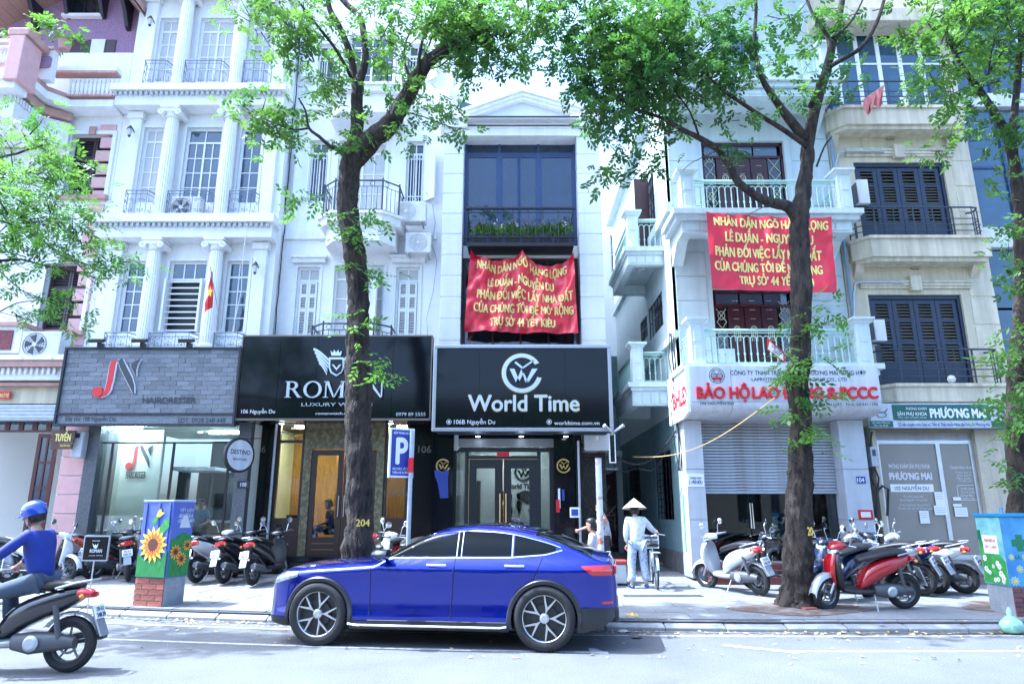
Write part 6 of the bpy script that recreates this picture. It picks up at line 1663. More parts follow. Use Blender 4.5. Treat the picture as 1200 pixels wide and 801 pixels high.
for(za,zb)in levels:
 n=max(2,int((zb-za)/1.4))
 for i in range(6):
  a=xH0+i*.92
  for k in range(n):
   z0=za+(zb-za)*k/n;z1=za+(zb-za)*(k+1)/n
   ubox('glass_panel',M['tower'],hH,a+.03,a+.89,yH+.03,yH+.05,z0+.03,z1-.03)
   box('mullion',M['alu']if i%2==0 else M['navyframe'],hH,a-.03,a+.03,yH-.02,yH+.08,z0,z1)if k==0 or True else None
  box('transom',M['navyframe'],hH,a+.031,a+.889,yH,yH+.07,za+(zb-za)/n-.03,za+(zb-za)/n+.03)
for(z0,z1)in((Z_(292,yH),Z_(268,yH)),(Z_(128,yH),Z_(112,yH))):box('spandrel_band',M['signwhite'],hH,xH0-.03,17,yH-.12,yH+.3,z0+.002,z1-.002,bev=.02)
p0,p1=W(1036,100,YK-.1),W(1012,116,YK-.7)
fl=thing('flag','faded red flag drooping from a slanted stick on the top cream balcony','flag',p0)
MB().tube([p0,W(1011,118,YK-.8)],.018,6).build('flag_pole',mat('bamboo_stick',(.3,.22,.1),.6),fl)
A=[W(1036-24*i/10,101+15*i/10,YK-.3-.05*i)for i in range(11)];B=[W(1033-19*i/10,122+11*(i/10)+4*math.sin(i),YK-.3-.05*i+.12*math.sin(i*1.7))for i in range(11)]
C=[a.lerp(b_,.5)+V((0,.09*math.sin(i*2.1),0))for i,(a,b_)in enumerate(zip(A,B))]
MB().strip(A,C).strip(C,B).build('flag_cloth',mat('faded_red_cloth',(.62,.20,.18),.7,var=.25,scale=5),fl,smooth=True,ang=180,fix=False)
yel=mat('yellow_cable',(.45,.33,.14),.6)
pts=[V((W(908,466,12.2).x,12.2,W(908,466,12.2).z))]
A0,B0=W(908,466,12.0),W(742,535,16.5)
cable('yellow_cable','thin yellow cable sagging from the right tree trunk into the alley',[A0.lerp(B0,t)-V((0,0,.35*math.sin(PI*t)))for t in[i/16 for i in range(17)]],.012,yel)
cr=random.Random(4)
for k,lb in enumerate(('leftmost black cable drooping down the alley corner of the teal house','black cable looping beside the side panel of the company sign','thick black cable bundle crossing the alley corner','thin black cable nearest the grey pillar at the alley corner')):
 xx=xF0-.12-.05*k
 pts=[V((xx+cr.uniform(-.06,.06),YF-.05-.05*k+cr.uniform(-.05,.05),z))for z in(5.6,5.0,4.4,3.9,3.4,2.9,2.5)]
 cable('corner_cable',lb,pts,.012+.006*(k==2))
for k,lb in enumerate(('reddish pipe running down the alley corner','green hose beside the reddish pipe at the alley corner')):
 cable('corner_pipe',lb,[V((xF0-.06-.07*k,YF-.08,.3+.5*k)),V((xF0-.06-.07*k,YF-.08,2.6-.6*k))],.025-.008*k,mat('rusty_pipe',(.28,.09,.06),.7,var=.3)if k==0 else mat('green_hose',(.05,.25,.15),.5),cat='pipe')
pts=[V((2.45+(xF0-2.45)*t,16.9-.9*t,3.0+.5*t-.5*math.sin(PI*t)))for t in[i/12 for i in range(13)]]
cable('alley_cable','black cable slung across the mouth of the alley',pts,.02)
cable('alley_cable','second lower cable slung across the mouth of the alley',[p-V((0,0,.18+.1*math.sin(i)))for i,p in enumerate(pts)],.012)
gp=thing('cable_tangle','dark tangle of wires in the gap between the clock shop and the alley','wires',W(684,540,YD+.3))
b=MB()
for k in range(34):
 o=V((cr.uniform(1.75,2.35),YD+.2+cr.uniform(-.1,.3),cr.uniform(1.4,3.3)))
 b.tube([o,o+V((cr.uniform(-.3,.3),cr.uniform(-.1,.1),cr.uniform(-.3,.3))),o+V((cr.uniform(-.4,.4),cr.uniform(-.1,.1),cr.uniform(-.6,.2))),o+V((cr.uniform(-.5,.5),0,cr.uniform(-.9,0)))],.008,4,cap=False)
b.build('wires',mat('dusty_wire',(.06,.05,.04),.8),gp,kind='stuff',fix=False)
box('gap_recess',M['plastic'],hD,X_(672,560,yf)if False else 1.62,2.38,YD+.7,YD+.75,.3,4.4)
tube('grey_post',M['galv'],hD,[(1.60,YD-.3,.3),(1.60,YD-.3,3.3)],.03)
lf=thing('sign_light','white framed box lamp with metal arms at the right end of the steel framed sign','lamp',W(718,541,15.9))
r_=rect(714,721.5,508,542,15.9)
b=MB();t2=.02
b.box(r_[0],r_[0]+t2,15.9,15.98,r_[2],r_[3]);b.box(r_[1]-t2,r_[1],15.9,15.98,r_[2],r_[3]);b.box(r_[0]+t2,r_[1]-t2,15.9,15.98,r_[2],r_[2]+t2);b.box(r_[0]+t2,r_[1]-t2,15.9,15.98,r_[3]-t2,r_[3]);b.build('frame',M['paper'],lf)
box('panel',M['windark'],lf,r_[0]+t2,r_[1]-t2,15.93,15.95,r_[2]+t2,r_[3]-t2)
for(a,b_,c,d)in((718,507,708,498),(718,507,731,498)):MB().tube([W(a,b_,15.85),W(c,d,15.7)],[.02,.045],8).build('flood_head',M['galv'],lf)
cm=thing('camera','small white security camera under the right end of the steel framed sign','security camera',W(700,513,16.2))
MB().lathe(W(700,513,16.2),[(.001,-.07),(.06,-.06),(.06,.03),(.001,.03)],12).build('camera_body',M['acwhite'],cm,smooth=True)
r_=rect(668,679,594,606,15.6)
sp_=tag(box('small_placard',M['paper'],None,r_[0],r_[1],15.6,15.63,r_[2],r_[3]),'small square picture placard hanging on the grey post beside the clock shop','placard')
MB().box(r_[0]+.03,r_[1]-.03,15.59,15.599,r_[2]+.04,r_[3]-.04).build('picture',M['inkblue'],sp_)
def quadbox(name,m,par,A,B,dep,z0,z1,o=0):
 """upright box whose front runs from ground point A to B, dep deep"""
 A=V((A[0],A[1],0));B=V((B[0],B[1],0));d=(B-A).normalized();n=V((-d.y,d.x,0))
 A-=d*o+n*o;B+=d*o-n*o;C=B+n*(dep+2*o);D=A+n*(dep+2*o)
 return MB().prism([(p.x,p.y)for p in(A,B,C,D)],z0,z1,'Z').build(name,m,par,bev=.008)
def plane_frame(A,B):
 """matrix whose local x runs A->B on the ground, local -y faces out"""
 A=V((A[0],A[1],0));d=(V((B[0],B[1],0))-A).normalized()
 return Matrix(((d.x,-d.y,0,A.x),(d.y,d.x,0,A.y),(0,0,1,0),(0,0,0,1)))
def petals(name,m,par,Mx,u,z,r0,r1,n,w,y=-.012,rot=0):
 b=MB()
 for k in range(n):
  a=2*PI*k/n+rot;c,s=math.cos(a),math.sin(a)
  P=[(u+r0*c,z+r0*s),(u+(r0+r1)/2*c-w*s,z+(r0+r1)/2*s+w*c),(u+r1*c,z+r1*s),(u+(r0+r1)/2*c+w*s,z+(r0+r1)/2*s-w*c)]
  b.add([Mx@V((p,y-.0004*k,q))for p,q in P],[(0,1,2,3)])
 b.build(name,m,par,fix=False)
def disc(name,m,par,Mx,u,z,r,y=-.02,n=16):MB().add([Mx@V((u+r*math.cos(2*PI*k/n),y,z+r*math.sin(2*PI*k/n)))for k in range(n)],[tuple(range(n))]).build(name,m,par,fix=False)
def blobp(name,m,par,Mx,pts,y=-.01):MB().add([Mx@V((a,y,b))for a,b in pts],[tuple(range(len(pts)))]).build(name,m,par,fix=False)
brick=mat('red_brick',(.26,.085,.06),.8,var=.25,scale=12,rand=.2,bump=.5)
def brickface(par,Mx,w,z0,z1,nw,nz,m=None):
 hh=(z1-z0)/nz;bw=w/nw
 for j in range(nz):
  x=-bw/2 if j%2 else 0
  while x<w-.01:
   a,c=max(x,0),min(x+bw,w)
   if c-a>.03:
    k=('bk',round(c-a,3),round(hh,3))
    if k not in _unit:_unit[k]=MB().box(.005,c-a-.005,-.022,.0,.005,hh-.005).mesh('brick',m or brick)
    o=link(_unit[k],'brick',par);o.matrix_local=Matrix.Translation(-wloc(par))@Mx@Matrix.Translation(V((a,0,z0+j*hh)))
   x+=bw
lg_,dg_=mat('painted_leaf_green',(.06,.28,.05),.6,var=.3,scale=8),mat('painted_grass_green',(.03,.20,.04),.6,var=.5,scale=9,stretch=(3,3,.5))
GL,GM,GR=onwalk(156,709),onwalk(190,711),onwalk(212,704)
cab=thing('utility_cabinet','violet blue utility cabinet painted with sunflowers on a red brick base','utility cabinet',GL)
zB=GL.z;A,B=(GL.x,GL.y),(GM.x,GM.y);dep=.44
z1=Z_(675.5,GL.y);z2=Z_(588,GL.y)
cm_=mat('violet_blue_cabinet_paint',(.10,.14,.46),.5,var=.1,streak=.15)
quadbox('plinth',M['concrete'],cab,A,B,dep,zB-.03,z1);Mf=plane_frame(A,B);wd=(V(A)-V(B)).length
brickface(cab,Mf,wd,zB,z1-.01,2,5)
bx_=quadbox('casing',cm_,cab,A,B,dep,z1,z2,o=.015);quadbox('lid',mat('grey_blue_lid',(.30,.36,.5),.5),cab,A,B,dep,z2,z2+.035,o=.025)
for u in(.06,wd*.55,wd-.05):MB().prism([((Mf@V((u-.02,y,0))).x,(Mf@V((u-.02,y,0))).y)for y in(-.02,-.035)]+[((Mf@V((u+.02,y,0))).x,(Mf@V((u+.02,y,0))).y)for y in(-.035,-.02)],z1+.02,z2-.02,'Z').build('door_rib',cm_,cab)
blobp('painted_meadow',dg_,cab,Mf,[(0,z1+.01),(wd,z1+.01),(wd,z1+.45),(wd*.8,z1+.28),(wd*.6,z1+.4),(wd*.35,z1+.25),(0,z1+.38)],-.037)
yl,og,bc=mat('sunflower_yellow',(.80,.62,.05),.6),mat('sunflower_red_orange',(.55,.14,.03),.6),mat('sunflower_centre',(.10,.03,.02),.8)
def sunflower(Mx,u,z,r,y=-.04,n=15,mc=yl):
 petals('painted_petals',mc,cab,Mx,u,z,r*.25,r,n,r*.15,y);petals('painted_petal_base',og,cab,Mx,u,z,r*.25,r*.75,n,r*.09,y-.006,.1);disc('painted_flower_centre',bc,cab,Mx,u,z,r*.32,y-.012)
sunflower(Mf,wd*.5,z1+.52,.30)
blobp('painted_leaf',lg_,cab,Mf,[(wd*.6,z1+.74),(wd*.78,z1+.90),(wd*.96,z1+.96),(wd*.98,z1+.8),(wd*.8,z1+.70)],-.041);blobp('painted_leaf',lg_,cab,Mf,[(wd*.35,z1+.84),(wd*.46,z1+.98),(wd*.60,z1+1.0),(wd*.52,z1+.86)],-.041)
blobp('painted_bud',yl,cab,Mf,[(wd*.5,z1+.97),(wd*.55,z1+1.06),(wd*.64,z1+1.10),(wd*.66,z1+1.05),(wd*.78,z1+1.03),(wd*.62,z1+.96)],-.043)
D_=Mf@V((wd,0,0));E_=Mf@V((wd,dep,0));Ms=plane_frame((D_.x,D_.y),(E_.x,E_.y))
Ms=Matrix.Translation(V((.016,0,0)))@Ms
blobp('painted_meadow',dg_,cab,Ms,[(0,z1+.01),(dep,z1+.01),(dep,z1+.65),(dep*.6,z1+.72),(0,z1+.6)],-.004)
for u,z,r in((.12,.40,.13),(.26,.28,.12),(.36,.5,.10)):sunflower(Ms,u,z1+z,r,-.006,11,mat('sunflower_amber',(.75,.42,.04),.6))
for k,s in enumerate(('TIẾT KIỆM','ĐIỆN','CHO TƯƠNG LAI')):text(s,'painted_lettering',M['signwhite'],cab,.12,.42,z2-.16-k*.08,-.006,h=.05,bold=.02,M4=Ms)
for k,s in enumerate(('AN TOÀN','CỨU NGƯỜI')):text(s,'painted_lettering',M['signwhite'],cab,.10,.42,z1+.95-k*.08,-.006,h=.04,bold=.02,M4=Ms)
blobp('painted_lotus',M['signwhite'],cab,Ms,[(.15,z2-.42),(.40,z2-.42),(.36,z2-.34),(.30,z2-.22),(.22,z2-.22),(.17,z2-.34)],-.005)
GL,GM=onwalk(1163,716),onwalk(1190,722)
GR=V((GM.x+.75,GM.y-.02,0))
cab=thing('utility_cabinet','sky blue utility cabinet painted with white daisies at the right edge','utility cabinet',GM)
A2,B2=(GM.x,GM.y-.02),(GR.x,GR.y)
z1=Z_(687,GM.y);z2=Z_(605,GM.y);Mf=plane_frame(A2,B2);wd=.75
skyp=mat('sky_blue_cabinet_paint',(.05,.18,.42),.5,col2=(.10,.30,.52),scale=2.2,var=.1,streak=.1)
aq=mat('aqua_cabinet_paint',(.12,.36,.42),.5,col2=(.28,.50,.46),scale=3,var=.1)
dd=.55
quadbox('plinth',M['concrete'],cab,A2,B2,dd,GM.z-.03,z1);brickface(cab,Mf,wd,GM.z,z1-.01,3,6,mat('dark_plum_brick',(.12,.05,.055),.8,var=.2,rand=.2))
quadbox('casing',skyp,cab,A2,B2,dd,z1,z2,o=.012);quadbox('lid',mat('bright_blue_lid',(.04,.22,.46),.5),cab,A2,B2,dd,z2,z2+.05,o=.035)
Ea,Eb=Mf@V((-.014,dd,0)),Mf@V((-.014,0,0));Ml=plane_frame((Ea.x,Ea.y),(Eb.x,Eb.y))
for u in(.08,.6):MB().tube([Mf@V((u,.1,z2+.05)),Mf@V((u,.1,z2+.13)),Mf@V((u+.05,.1,z2+.13)),Mf@V((u+.05,.1,z2+.05))],.012,5).build('lifting_lug',skyp,cab)
blobp('aqua_side',aq,cab,Ml,[(0,z1+.01),(dd,z1+.01),(dd,z2-.01),(0,z2-.01)],-.003)
blobp('painted_meadow',lg_,cab,Ml,[(0.01,z1+.02),(dd-.01,z1+.02),(dd-.01,z1+.35),(dd*.5,z1+.6),(0.01,z1+.65)],-.005)
rr_=random.Random(9);wp=M['paper']
for k in range(16):
 u,z,r=rr_.uniform(.05,dd-.05),rr_.uniform(.06,.62),rr_.uniform(.03,.06)
 petals('painted_petals',wp,cab,Ml,u,z1+z,r*.2,r,7,r*.3,-.007-.0005*k);disc('painted_flower_centre',yl,cab,Ml,u,z1+z,r*.25,-.016,8)
r_=(.10,dd-.12);blobp('white_notice',wp,cab,Ml,[(r_[0],z2-.55),(r_[1],z2-.55),(r_[1],z2-.28),(r_[0],z2-.28)],-.006)
for k,s in enumerate(('TRẠM BIẾN ÁP','AN TOÀN')):text(s,'lettering',M['red'],cab,r_[0]+.04,r_[1]-.04,z2-.38-k*.09,-.009,h=.045,bold=.02,M4=Ml)
for k in range(12):
 u,z,r=.06+(k%4)*.2+(.1 if k//4%2 else 0),.08+(k//4)*.17,.075-(k//4)*.012
 petals('painted_petals',mat('pale_sage_petal',(.4,.5,.42),.6),cab,Mf,u,z1+z,r*.3,r,9,r*.2,-.014-.0005*k);disc('painted_flower_centre',mat('dull_yellow',(.5,.48,.1),.6),cab,Mf,u,z1+z,r*.42,-.022,10)
gc=mat('dark_green_emblem',(.02,.14,.06),.6)
for a,b_ in((.05,.12),(.12,.05)):blobp('green_cross',gc,cab,Mf,[(.22-a,z2-.38-b_),(.22+a,z2-.38-b_),(.22+a,z2-.38+b_),(.22-a,z2-.38+b_)],-.014-a*.02)
text('HÀ NỘI','painted_lettering',gc,cab,.08,.40,z2-.62,-.014,h=.06,bold=.03,M4=Mf)
box('padlock_hasp',gc,cab,*(lambda p:(p.x-.03,p.x+.02,p.y-.04,p.y))(Ml@V((.03,0,0))),z1+.65,z1+.8)
gp=onwalk(480,712);YP=11.2
p=W(482,560,YP)
ps=thing('parking_sign','blue and white P parking sign on a steel post behind the blue car bonnet','street sign',(p.x,YP,zs(p.x,YP)))
zt_=Z_(504,YP)
tube('post',M['galv'],ps,[(p.x-.02,YP+.04,ps.location.z),(p.x-.02,YP+.04,zt_)],.035,10)
box('post_band',M['red'],ps,p.x-.058,p.x+.018,YP-.002,YP+.08,Z_(553,YP),Z_(536,YP))
Mp=Matrix.Translation(V((X_(457,530,YP),YP-.06,0)))@Matrix.Rotation(R(28),4,'Z')
za,zb_=Z_(559,YP),Z_(501,YP);wpn=.42
def mbox(name,m,par,Mx,*a):
 return MB().box(*a,Mx).build(name,m,par)
mbox('sign_panel',M['paper'],ps,Mp,0,wpn,0,.05,za,zb_);mbox('blue_face',mat('parking_blue',(.02,.03,.26),.4),ps,Mp,.03,wpn-.03,-.004,-.001,za+.03,zb_-.03)
text('P','letter_p',M['paper'],ps,.12,.30,za+.22,-.008,h=.42,bold=.03,M4=Mp)
for z,s in((zb_-.10,'ĐIỂM TRÔNG GIỮ XE'),(za+.12,'XE MÁY, Ô TÔ'),(za+.06,'TRÊN HÈ ĐƯỜNG')):text(s,'lettering',M['paper'],ps,.06,wpn-.06,z,-.008,h=.035,bold=.02,M4=Mp)
YQp=11.6;px_=X_(703,600,YQp);zb2,ztp=zs(px_,YQp),Z_(537,YQp)
rp=thing('rusty_pole','short white pole flaking to orange rust behind the tail of the blue car','pole',(px_,YQp,zb2))
tube('pole',mat('flaking_white_paint',(.62,.65,.70),.6,col2=(.38,.10,.04),scale=2.2,stretch=(1,1,1.6),thr=(.52,.60),var=.15),rp,[(px_,YQp,zb2),(px_,YQp,ztp)],.052,12)
MB().lathe((px_,YQp,ztp),[(.052,0),(.056,.01),(.001,.012)],12).build('cap',M['galv'],rp)
g=onwalk(104,728);ws=thing('stand_sign','small black sign with a crest on a thin steel stand at the kerb','stand sign',g)
g2_=onwalk(104,726);Yw=10.95
r_=rect(97,127,627,657,Yw);xc=X_(108,660,Yw)
box('panel',M['galv'],ws,r_[0],r_[1],Yw,Yw+.03,r_[2],r_[3]);box('black_face',M['blackgranite'],ws,r_[0]+.02,r_[1]-.015,Yw-.004,Yw-.001,r_[2]+.02,r_[3]-.02)
tube('stand',M['alu'],ws,[(xc,Yw+.04,g.z),(xc,Yw+.04,r_[3]-.02)],.012,6);MB().lathe((xc,Yw+.04,g.z),[(.14,0),(.14,.012),(.02,.02)],18).build('foot',M['alu'],ws)
ptext('ROMAN','lettering',M['paper'],ws,105,119,647,643,Yw-.008,bold=.02);ptext('WATCHES','lettering',M['paper'],ws,108,117,634,632.5,Yw-.008);ptext('LUXURY WATCH','lettering',M['paper'],ws,104,120,651,650,Yw-.008)
poly_px('crest',M['paper'],ws,[(108.5,636),(111,639),(112,637),(113,639),(115.5,636),(114,641),(112,642.5),(110,641)],Yw-.005,.003)
g=onwalk(722,686);cb=thing('ice_box','small white ice box with a red lid behind the blue car tail','ice box',g)
h=Z_(656,g.y)-g.z
box('box',M['acwhite'],cb,g.x-.23,g.x+.22,g.y,g.y+.4,g.z+.04,g.z+h-.08,bev=.02);box('lid',mat('faded_red_plastic',(.4,.06,.05),.5),cb,g.x-.25,g.x+.24,g.y-.02,g.y+.42,g.z+h-.08,g.z+h,bev=.02)
for sx in(-.2,.2):MB().lathe((g.x+sx,g.y+.03,g.z),[(.03,0),(.03,.04)],8).build('caster',M['plastic'],cb)
tag(MB().lathe((g.x-.12,g.y+.1,g.z+h),[(.04,0),(.055,.16),(.001,.16)],12).build('cup',M['paper'],None),'tall white cup standing on the red lid of the ice box','cup')
g=W(1186,737,10.05);gb_=MB()
rings=[]
for i,(z,r)in enumerate(((0,.07),(.03,.14),(.10,.165),(.16,.14),(.21,.075),(.24,.03),(.28,.04),(.34,.012))):
 rings.append([V((g.x+r*math.cos(a)*(1+.22*noise.noise(V((i,a*1.7,0)))),10.05+r*.8*math.sin(a),.01+z))for a in[2*PI*k/18 for k in range(18)]])
tag(gb_.loft(rings).build('rubbish_bag',mat('mint_green_plastic_bag',(.28,.50,.40),.3,var=.25,scale=8,bump=1,bscale=12),None,smooth=True,ang=180),'tied mint green rubbish bag lying in the gutter by the daisy cabinet','rubbish bag')
lr=random.Random(12);lt=MB()
for k in range(700):
 x=lr.uniform(-6.5,8.5)
 if k<470:off_=abs(lr.gauss(0,.16));y=curbY(x)-.03-off_;z=.012
 elif k<600:y=curbY(x)-lr.uniform(.1,2.2);z=.010
 else:y=curbY(x)+lr.uniform(.1,3.0);z=zs(x,y)+.012
 a=lr.uniform(0,2*PI);l=lr.uniform(.03,.08);d=V((math.cos(a),math.sin(a),lr.uniform(-.1,.25)));s=V((-d.y,d.x,lr.uniform(-.2,.3)))*l*.4
 o=V((x,y,z));lt.add([o,o+d*l*.5+s,o+d*l+V((0,0,.006)),o+d*l*.5-s],[(0,1,2,3)])
tag(lt.build('fallen_leaves',mat('dry_fallen_leaf',(.50,.38,.18),.8,var=.5,scale=7),None,fix=False),kind='stuff')
def scrap(lb,nm,px,py,Y,s,m,seed,z=0.0):
 c=W(px,py,Y);r=random.Random(seed);q=[]
 for k in range(9):a=2*PI*k/9;q.append(V((c.x+s*r.uniform(.6,1)*math.cos(a),Y+s*.6*r.uniform(.6,1)*math.sin(a),z+r.uniform(.0,.03)+.004)))
 top=V((c.x,Y,z+s*.45));tag(MB().add(q+[top],[(k,(k+1)%9,9)for k in range(9)]+[tuple(range(8,-1,-1))]).build(nm,m,None),lb,'litter')
scrap('crumpled yellow wrapper on the pavement right behind the car','wrapper',742,729,10.75,.13,mat('yellow_wrapper',(.6,.42,.12),.5,var=.4,scale=12),1,.13)
scrap('pale crumpled paper at the kerb right behind the car','crumpled_paper',731,737,10.2,.10,mat('pale_scrap',(.55,.5,.4),.7,var=.3),2,.0)
scrap('grey scrap of bark lying on the road behind the car','bark_scrap',745,747,9.75,.13,mat('grey_scrap',(.16,.15,.15),.8,var=.3),3)
scrap('small blue bottle cap litter at the kerb before the red scooter','blue_litter',1033,737,10.25,.06,M['inkblue'],4,.1)
scrap('flat red packet in the gutter under the blue car','red_packet',461,737,10.4,.13,M['red'],5)
scrap('torn white paper lying on the red steps by the white scooter','torn_paper',839,664,14.9,.18,M['paper'],6,.62)
for px,py,lb in((949,716,'broken brick end at the foot of the forked tree'),):
 c=onwalk(px,py);tag(MB().box(-.11,.11,-.05,.05,0,.06,Matrix.Translation(c)@Matrix.Rotation(.3,4,'Z')).build('broken_brick',brick,None,bev=.01),lb,'brick')
c=onwalk(911,741);
OPL=leafmat('tree_leaf_across',(.03,.10,.02),(.07,.18,.03))
op=thing('reflection_row','unseen plain ochre house row added across the road for the shop windows to mirror','house',(0,-16,0))  # house row out of view, added to give shop glass dark reflections
om=mat('ochre_render',(.30,.27,.22),.8,var=.2,streak=.2)
wall('wall',om,op,-26,26,0,9,-16,-.3,[(-25+4*i+.8*(k%2),-23.4+4*i+.8*(k%2),1+3*k,2.9+3*k)for i in range(12)for k in range(3)])
box('dark_interior',M['plastic'],op,-26,26,-16.6,-16.5,0,9)
box('roof',M['terracotta'],op,-26.5,26.5,-20,-15.6,9,9.4)
for k,(x,lb)in enumerate(((-13,'unseen leafy tree across the road, added for reflections, far left'),(-6,'unseen leafy tree across the road, added for reflections, left of middle'),(1.5,'unseen leafy tree across the road, added for reflections, straight behind the camera'),(8.5,'unseen leafy tree across the road, added for reflections, right of middle'),(15,'unseen leafy tree across the road, added for reflections, far right'))):
 t=thing('street_tree',lb,'tree',(x,-9.5,0),'unseen trees across the road for reflections')  # tree out of view, added for glass and car paint to reflect
 MB().tube([(x,-9.5,0),(x+.1,-9.5,3),(x,-9.4,6)],[.28,.22,.12],10).build('trunk',M['darkwood'],t,smooth=True)
 b=MB();r=random.Random(80+k)
 for _ in range(1500):
  while True:
   u=V((r.uniform(-1,1),r.uniform(-1,1),r.uniform(-1,1)))
   if u.length<1:break
  o=V((x,-9.5,6.2))+V((u.x*3.6,u.y*2.6,u.z*2.6));e=V((r.uniform(-1,1),r.uniform(-1,1),r.uniform(-1,1))).normalized()*.22;f=e.cross(V((r.uniform(-1,1),.3,1))).normalized()*.15
  b.add([o-e,o+f,o+e,o-f],[(0,1,2,3)])
 b.build('crown',M_LEAF if False else OPL,t,kind='stuff',fix=False)
def interp(tab,x):
 if x<=tab[0][0]:return tab[0][1]
 for(a,b),(c,d)in zip(tab,tab[1:]):
  if x<=c:
   t=(x-a)/(c-a);return b+(d-b)*t
 return tab[-1][1]
def smooth_tab(tab,n=4):
 """Catmull-Rom refinement of a height table"""
 o=[]
 for i in range(len(tab)-1):
  p0=tab[max(0,i-1)];p1=tab[i];p2=tab[i+1];p3=tab[min(len(tab)-1,i+2)]
  for k in range(n):
   t=k/n
   m1=(p2[1]-p0[1])/(p2[0]-p0[0])*(p2[0]-p1[0]);m2=(p3[1]-p1[1])/(p3[0]-p1[0])*(p2[0]-p1[0])
   h=(2*t**3-3*t**2+1)*p1[1]+(t**3-2*t**2+t)*m1+(-2*t**3+3*t**2)*p2[1]+(t**3-t**2)*m2
   o.append((p1[0]+(p2[0]-p1[0])*t,h))
 return o+[tab[-1]]
TOP=smooth_tab([(-2.24,.68),(-2.21,.79),(-2.08,.90),(-1.75,.970),(-1.2,1.015),(-.80,1.045),(-.70,1.06),(-.40,1.225),(-.05,1.385),(.25,1.455),(.6,1.483),(.95,1.468),(1.25,1.42),(1.55,1.34),(1.87,1.215),(2.1,1.13),(2.25,1.10),(2.36,1.085),(2.41,1.0),(2.44,.88)])
BOT=[(-2.24,.40),(-2.15,.27),(-1.9,.23),(1.9,.23),(2.2,.30),(2.44,.42)]
WID=smooth_tab([(-2.24,.50),(-2.18,.68),(-2.05,.82),(-1.8,.91),(-1.4,.945),(0,.95),(1.4,.955),(1.9,.93),(2.2,.87),(2.36,.80),(2.44,.70)])
SEC=smooth_tab([(.20,.93),(.28,.972),(.35,.985),(.45,.966),(.60,.960),(.76,.970),(.87,.990),(.93,.998),(.965,.985),(1.0,.955),(1.04,.925),(1.08,.895),(1.2,.84),(1.49,.66)])
def car_y(x,z):
 zt,w=interp(TOP,x),interp(WID,x)*interp(SEC,z)
 cr=min(.13,(zt-interp(BOT,x))*.4)
 if z>zt-cr:
  q=min(1,(z-(zt-cr))/cr);w=interp(WID,x)*interp(SEC,zt-cr)*(1-q**2.3)**(1/2.3)
 return w
def car_top(x,ph):
 zt=interp(TOP,x);cr=min(.13,(zt-interp(BOT,x))*.4);w=interp(WID,x)*interp(SEC,zt-cr)
 return(w*math.cos(ph)**(2/2.3),zt-cr+cr*math.sin(ph)**(2/2.3))
paint=mat('metallic_blue_paint',(0.003,0.010,0.24),0.20,metal=0.6,coat=1.0)
chrome=M['chrome']
car=thing('parked_car','shiny blue coupe with tinted windows parked at the kerb','car')
xs2=[-2.24,-2.235,-2.22,-2.19,-2.14,-2.08]+[-2.0+i*.055 for i in range(80)]+[2.40,2.425,2.44]
xs2=sorted(x for x in xs2 if x<=2.44)
rings=[]
for x in xs2:
 zb,zt=interp(BOT,x),interp(TOP,x);cr=min(.13,(zt-zb)*.4);h=[]
 h+=[(0,zb),(car_y(x,zb+.001)*.8,zb)]
 for k in range(16):z=zb+.02+(zt-cr-zb-.02)*k/15;h.append((car_y(x,z),z))
 for k in range(1,9):h.append(car_top(x,PI/2*k/8*.999))
 h[-1]=(0,zt)
 ring=[V((x,-a,b))for a,b in h]+[V((x,a,b))for a,b in h[-2:0:-1]]
 rings.append(ring)
bmb=MB().loft(rings)
body=bmb.build('body',paint,car,smooth=True,ang=50)
AX=1.4365
cut=MB()
for sx in(-AX,AX):
 for sg in(-1,1):cut.lathe((sx,sg*.62,.365),[(.405,0),(.405,sg*.6)],40,'Y')
co=cut.build('cut',M['plastic'])
bo=body.modifiers.new('b','BOOLEAN');bo.object=co;bo.operation='DIFFERENCE';bo.solver='EXACT'
bpy.context.view_layer.update()
me=bpy.data.meshes.new_from_object(body.evaluated_get(bpy.context.evaluated_depsgraph_get()))
body.modifiers.clear();body.data=me;me.materials.clear();me.materials.append(paint)
for p in me.polygons:p.material_index=0
bpy.data.objects.remove(co)
def side_strip(name,m,xa,xb,lo,hi,off,n=24,nz=6,sides=(-1,1),par=None,label=None):
 for sg in sides:
  b=MB();vs_=[]
  for i in range(n+1):
   x=xa+(xb-xa)*i/n;l,h=(lo(x)if callable(lo)else lo),(hi(x)if callable(hi)else hi)
   if h<l:h=l
   for j in range(nz+1):
    z=l+(h-l)*j/nz
    vs_.append((x,sg*(car_y(x,z)+off),z))
  b.add(vs_,[(i*(nz+1)+j,i*(nz+1)+j+1,(i+1)*(nz+1)+j+1,(i+1)*(nz+1)+j)for i in range(n)for j in range(nz)])
  b.build(name,m,par or car,smooth=True,ang=180,fix=False)
gls=mat('dark_car_window',(.003,.005,.006),.02,spec=.15)
low=lambda x:interp([(-.7,1.068),(1.0,1.085),(1.45,1.12),(1.72,1.19)],x)
upp=lambda x:interp(TOP,x)-interp([(-.7,.045),(0,.075),(.6,.105),(1.3,.125),(1.7,.12)],x)
side_strip('window',gls,-.60,.33,low,upp,.004);side_strip('window',gls,.37,1.02,low,upp,.004);side_strip('window',gls,1.06,1.58,low,upp,.004)
side_strip('window_trim',chrome,-.66,1.66,lambda x:low(x)-.018,lambda x:low(x)-.004,.008,40,1)
side_strip('window_trim',chrome,-.50,1.64,lambda x:upp(x)+.004,lambda x:upp(x)+.012,.007,40,1)
side_strip('window_pillar',gls,.33,.37,low,upp,.005,1);side_strip('window_pillar',chrome,.325,.337,low,upp,.009,1);side_strip('window_pillar',chrome,.385,.395,low,upp,.009,1);side_strip('window_pillar',chrome,1.03,1.045,low,upp,.009,1)
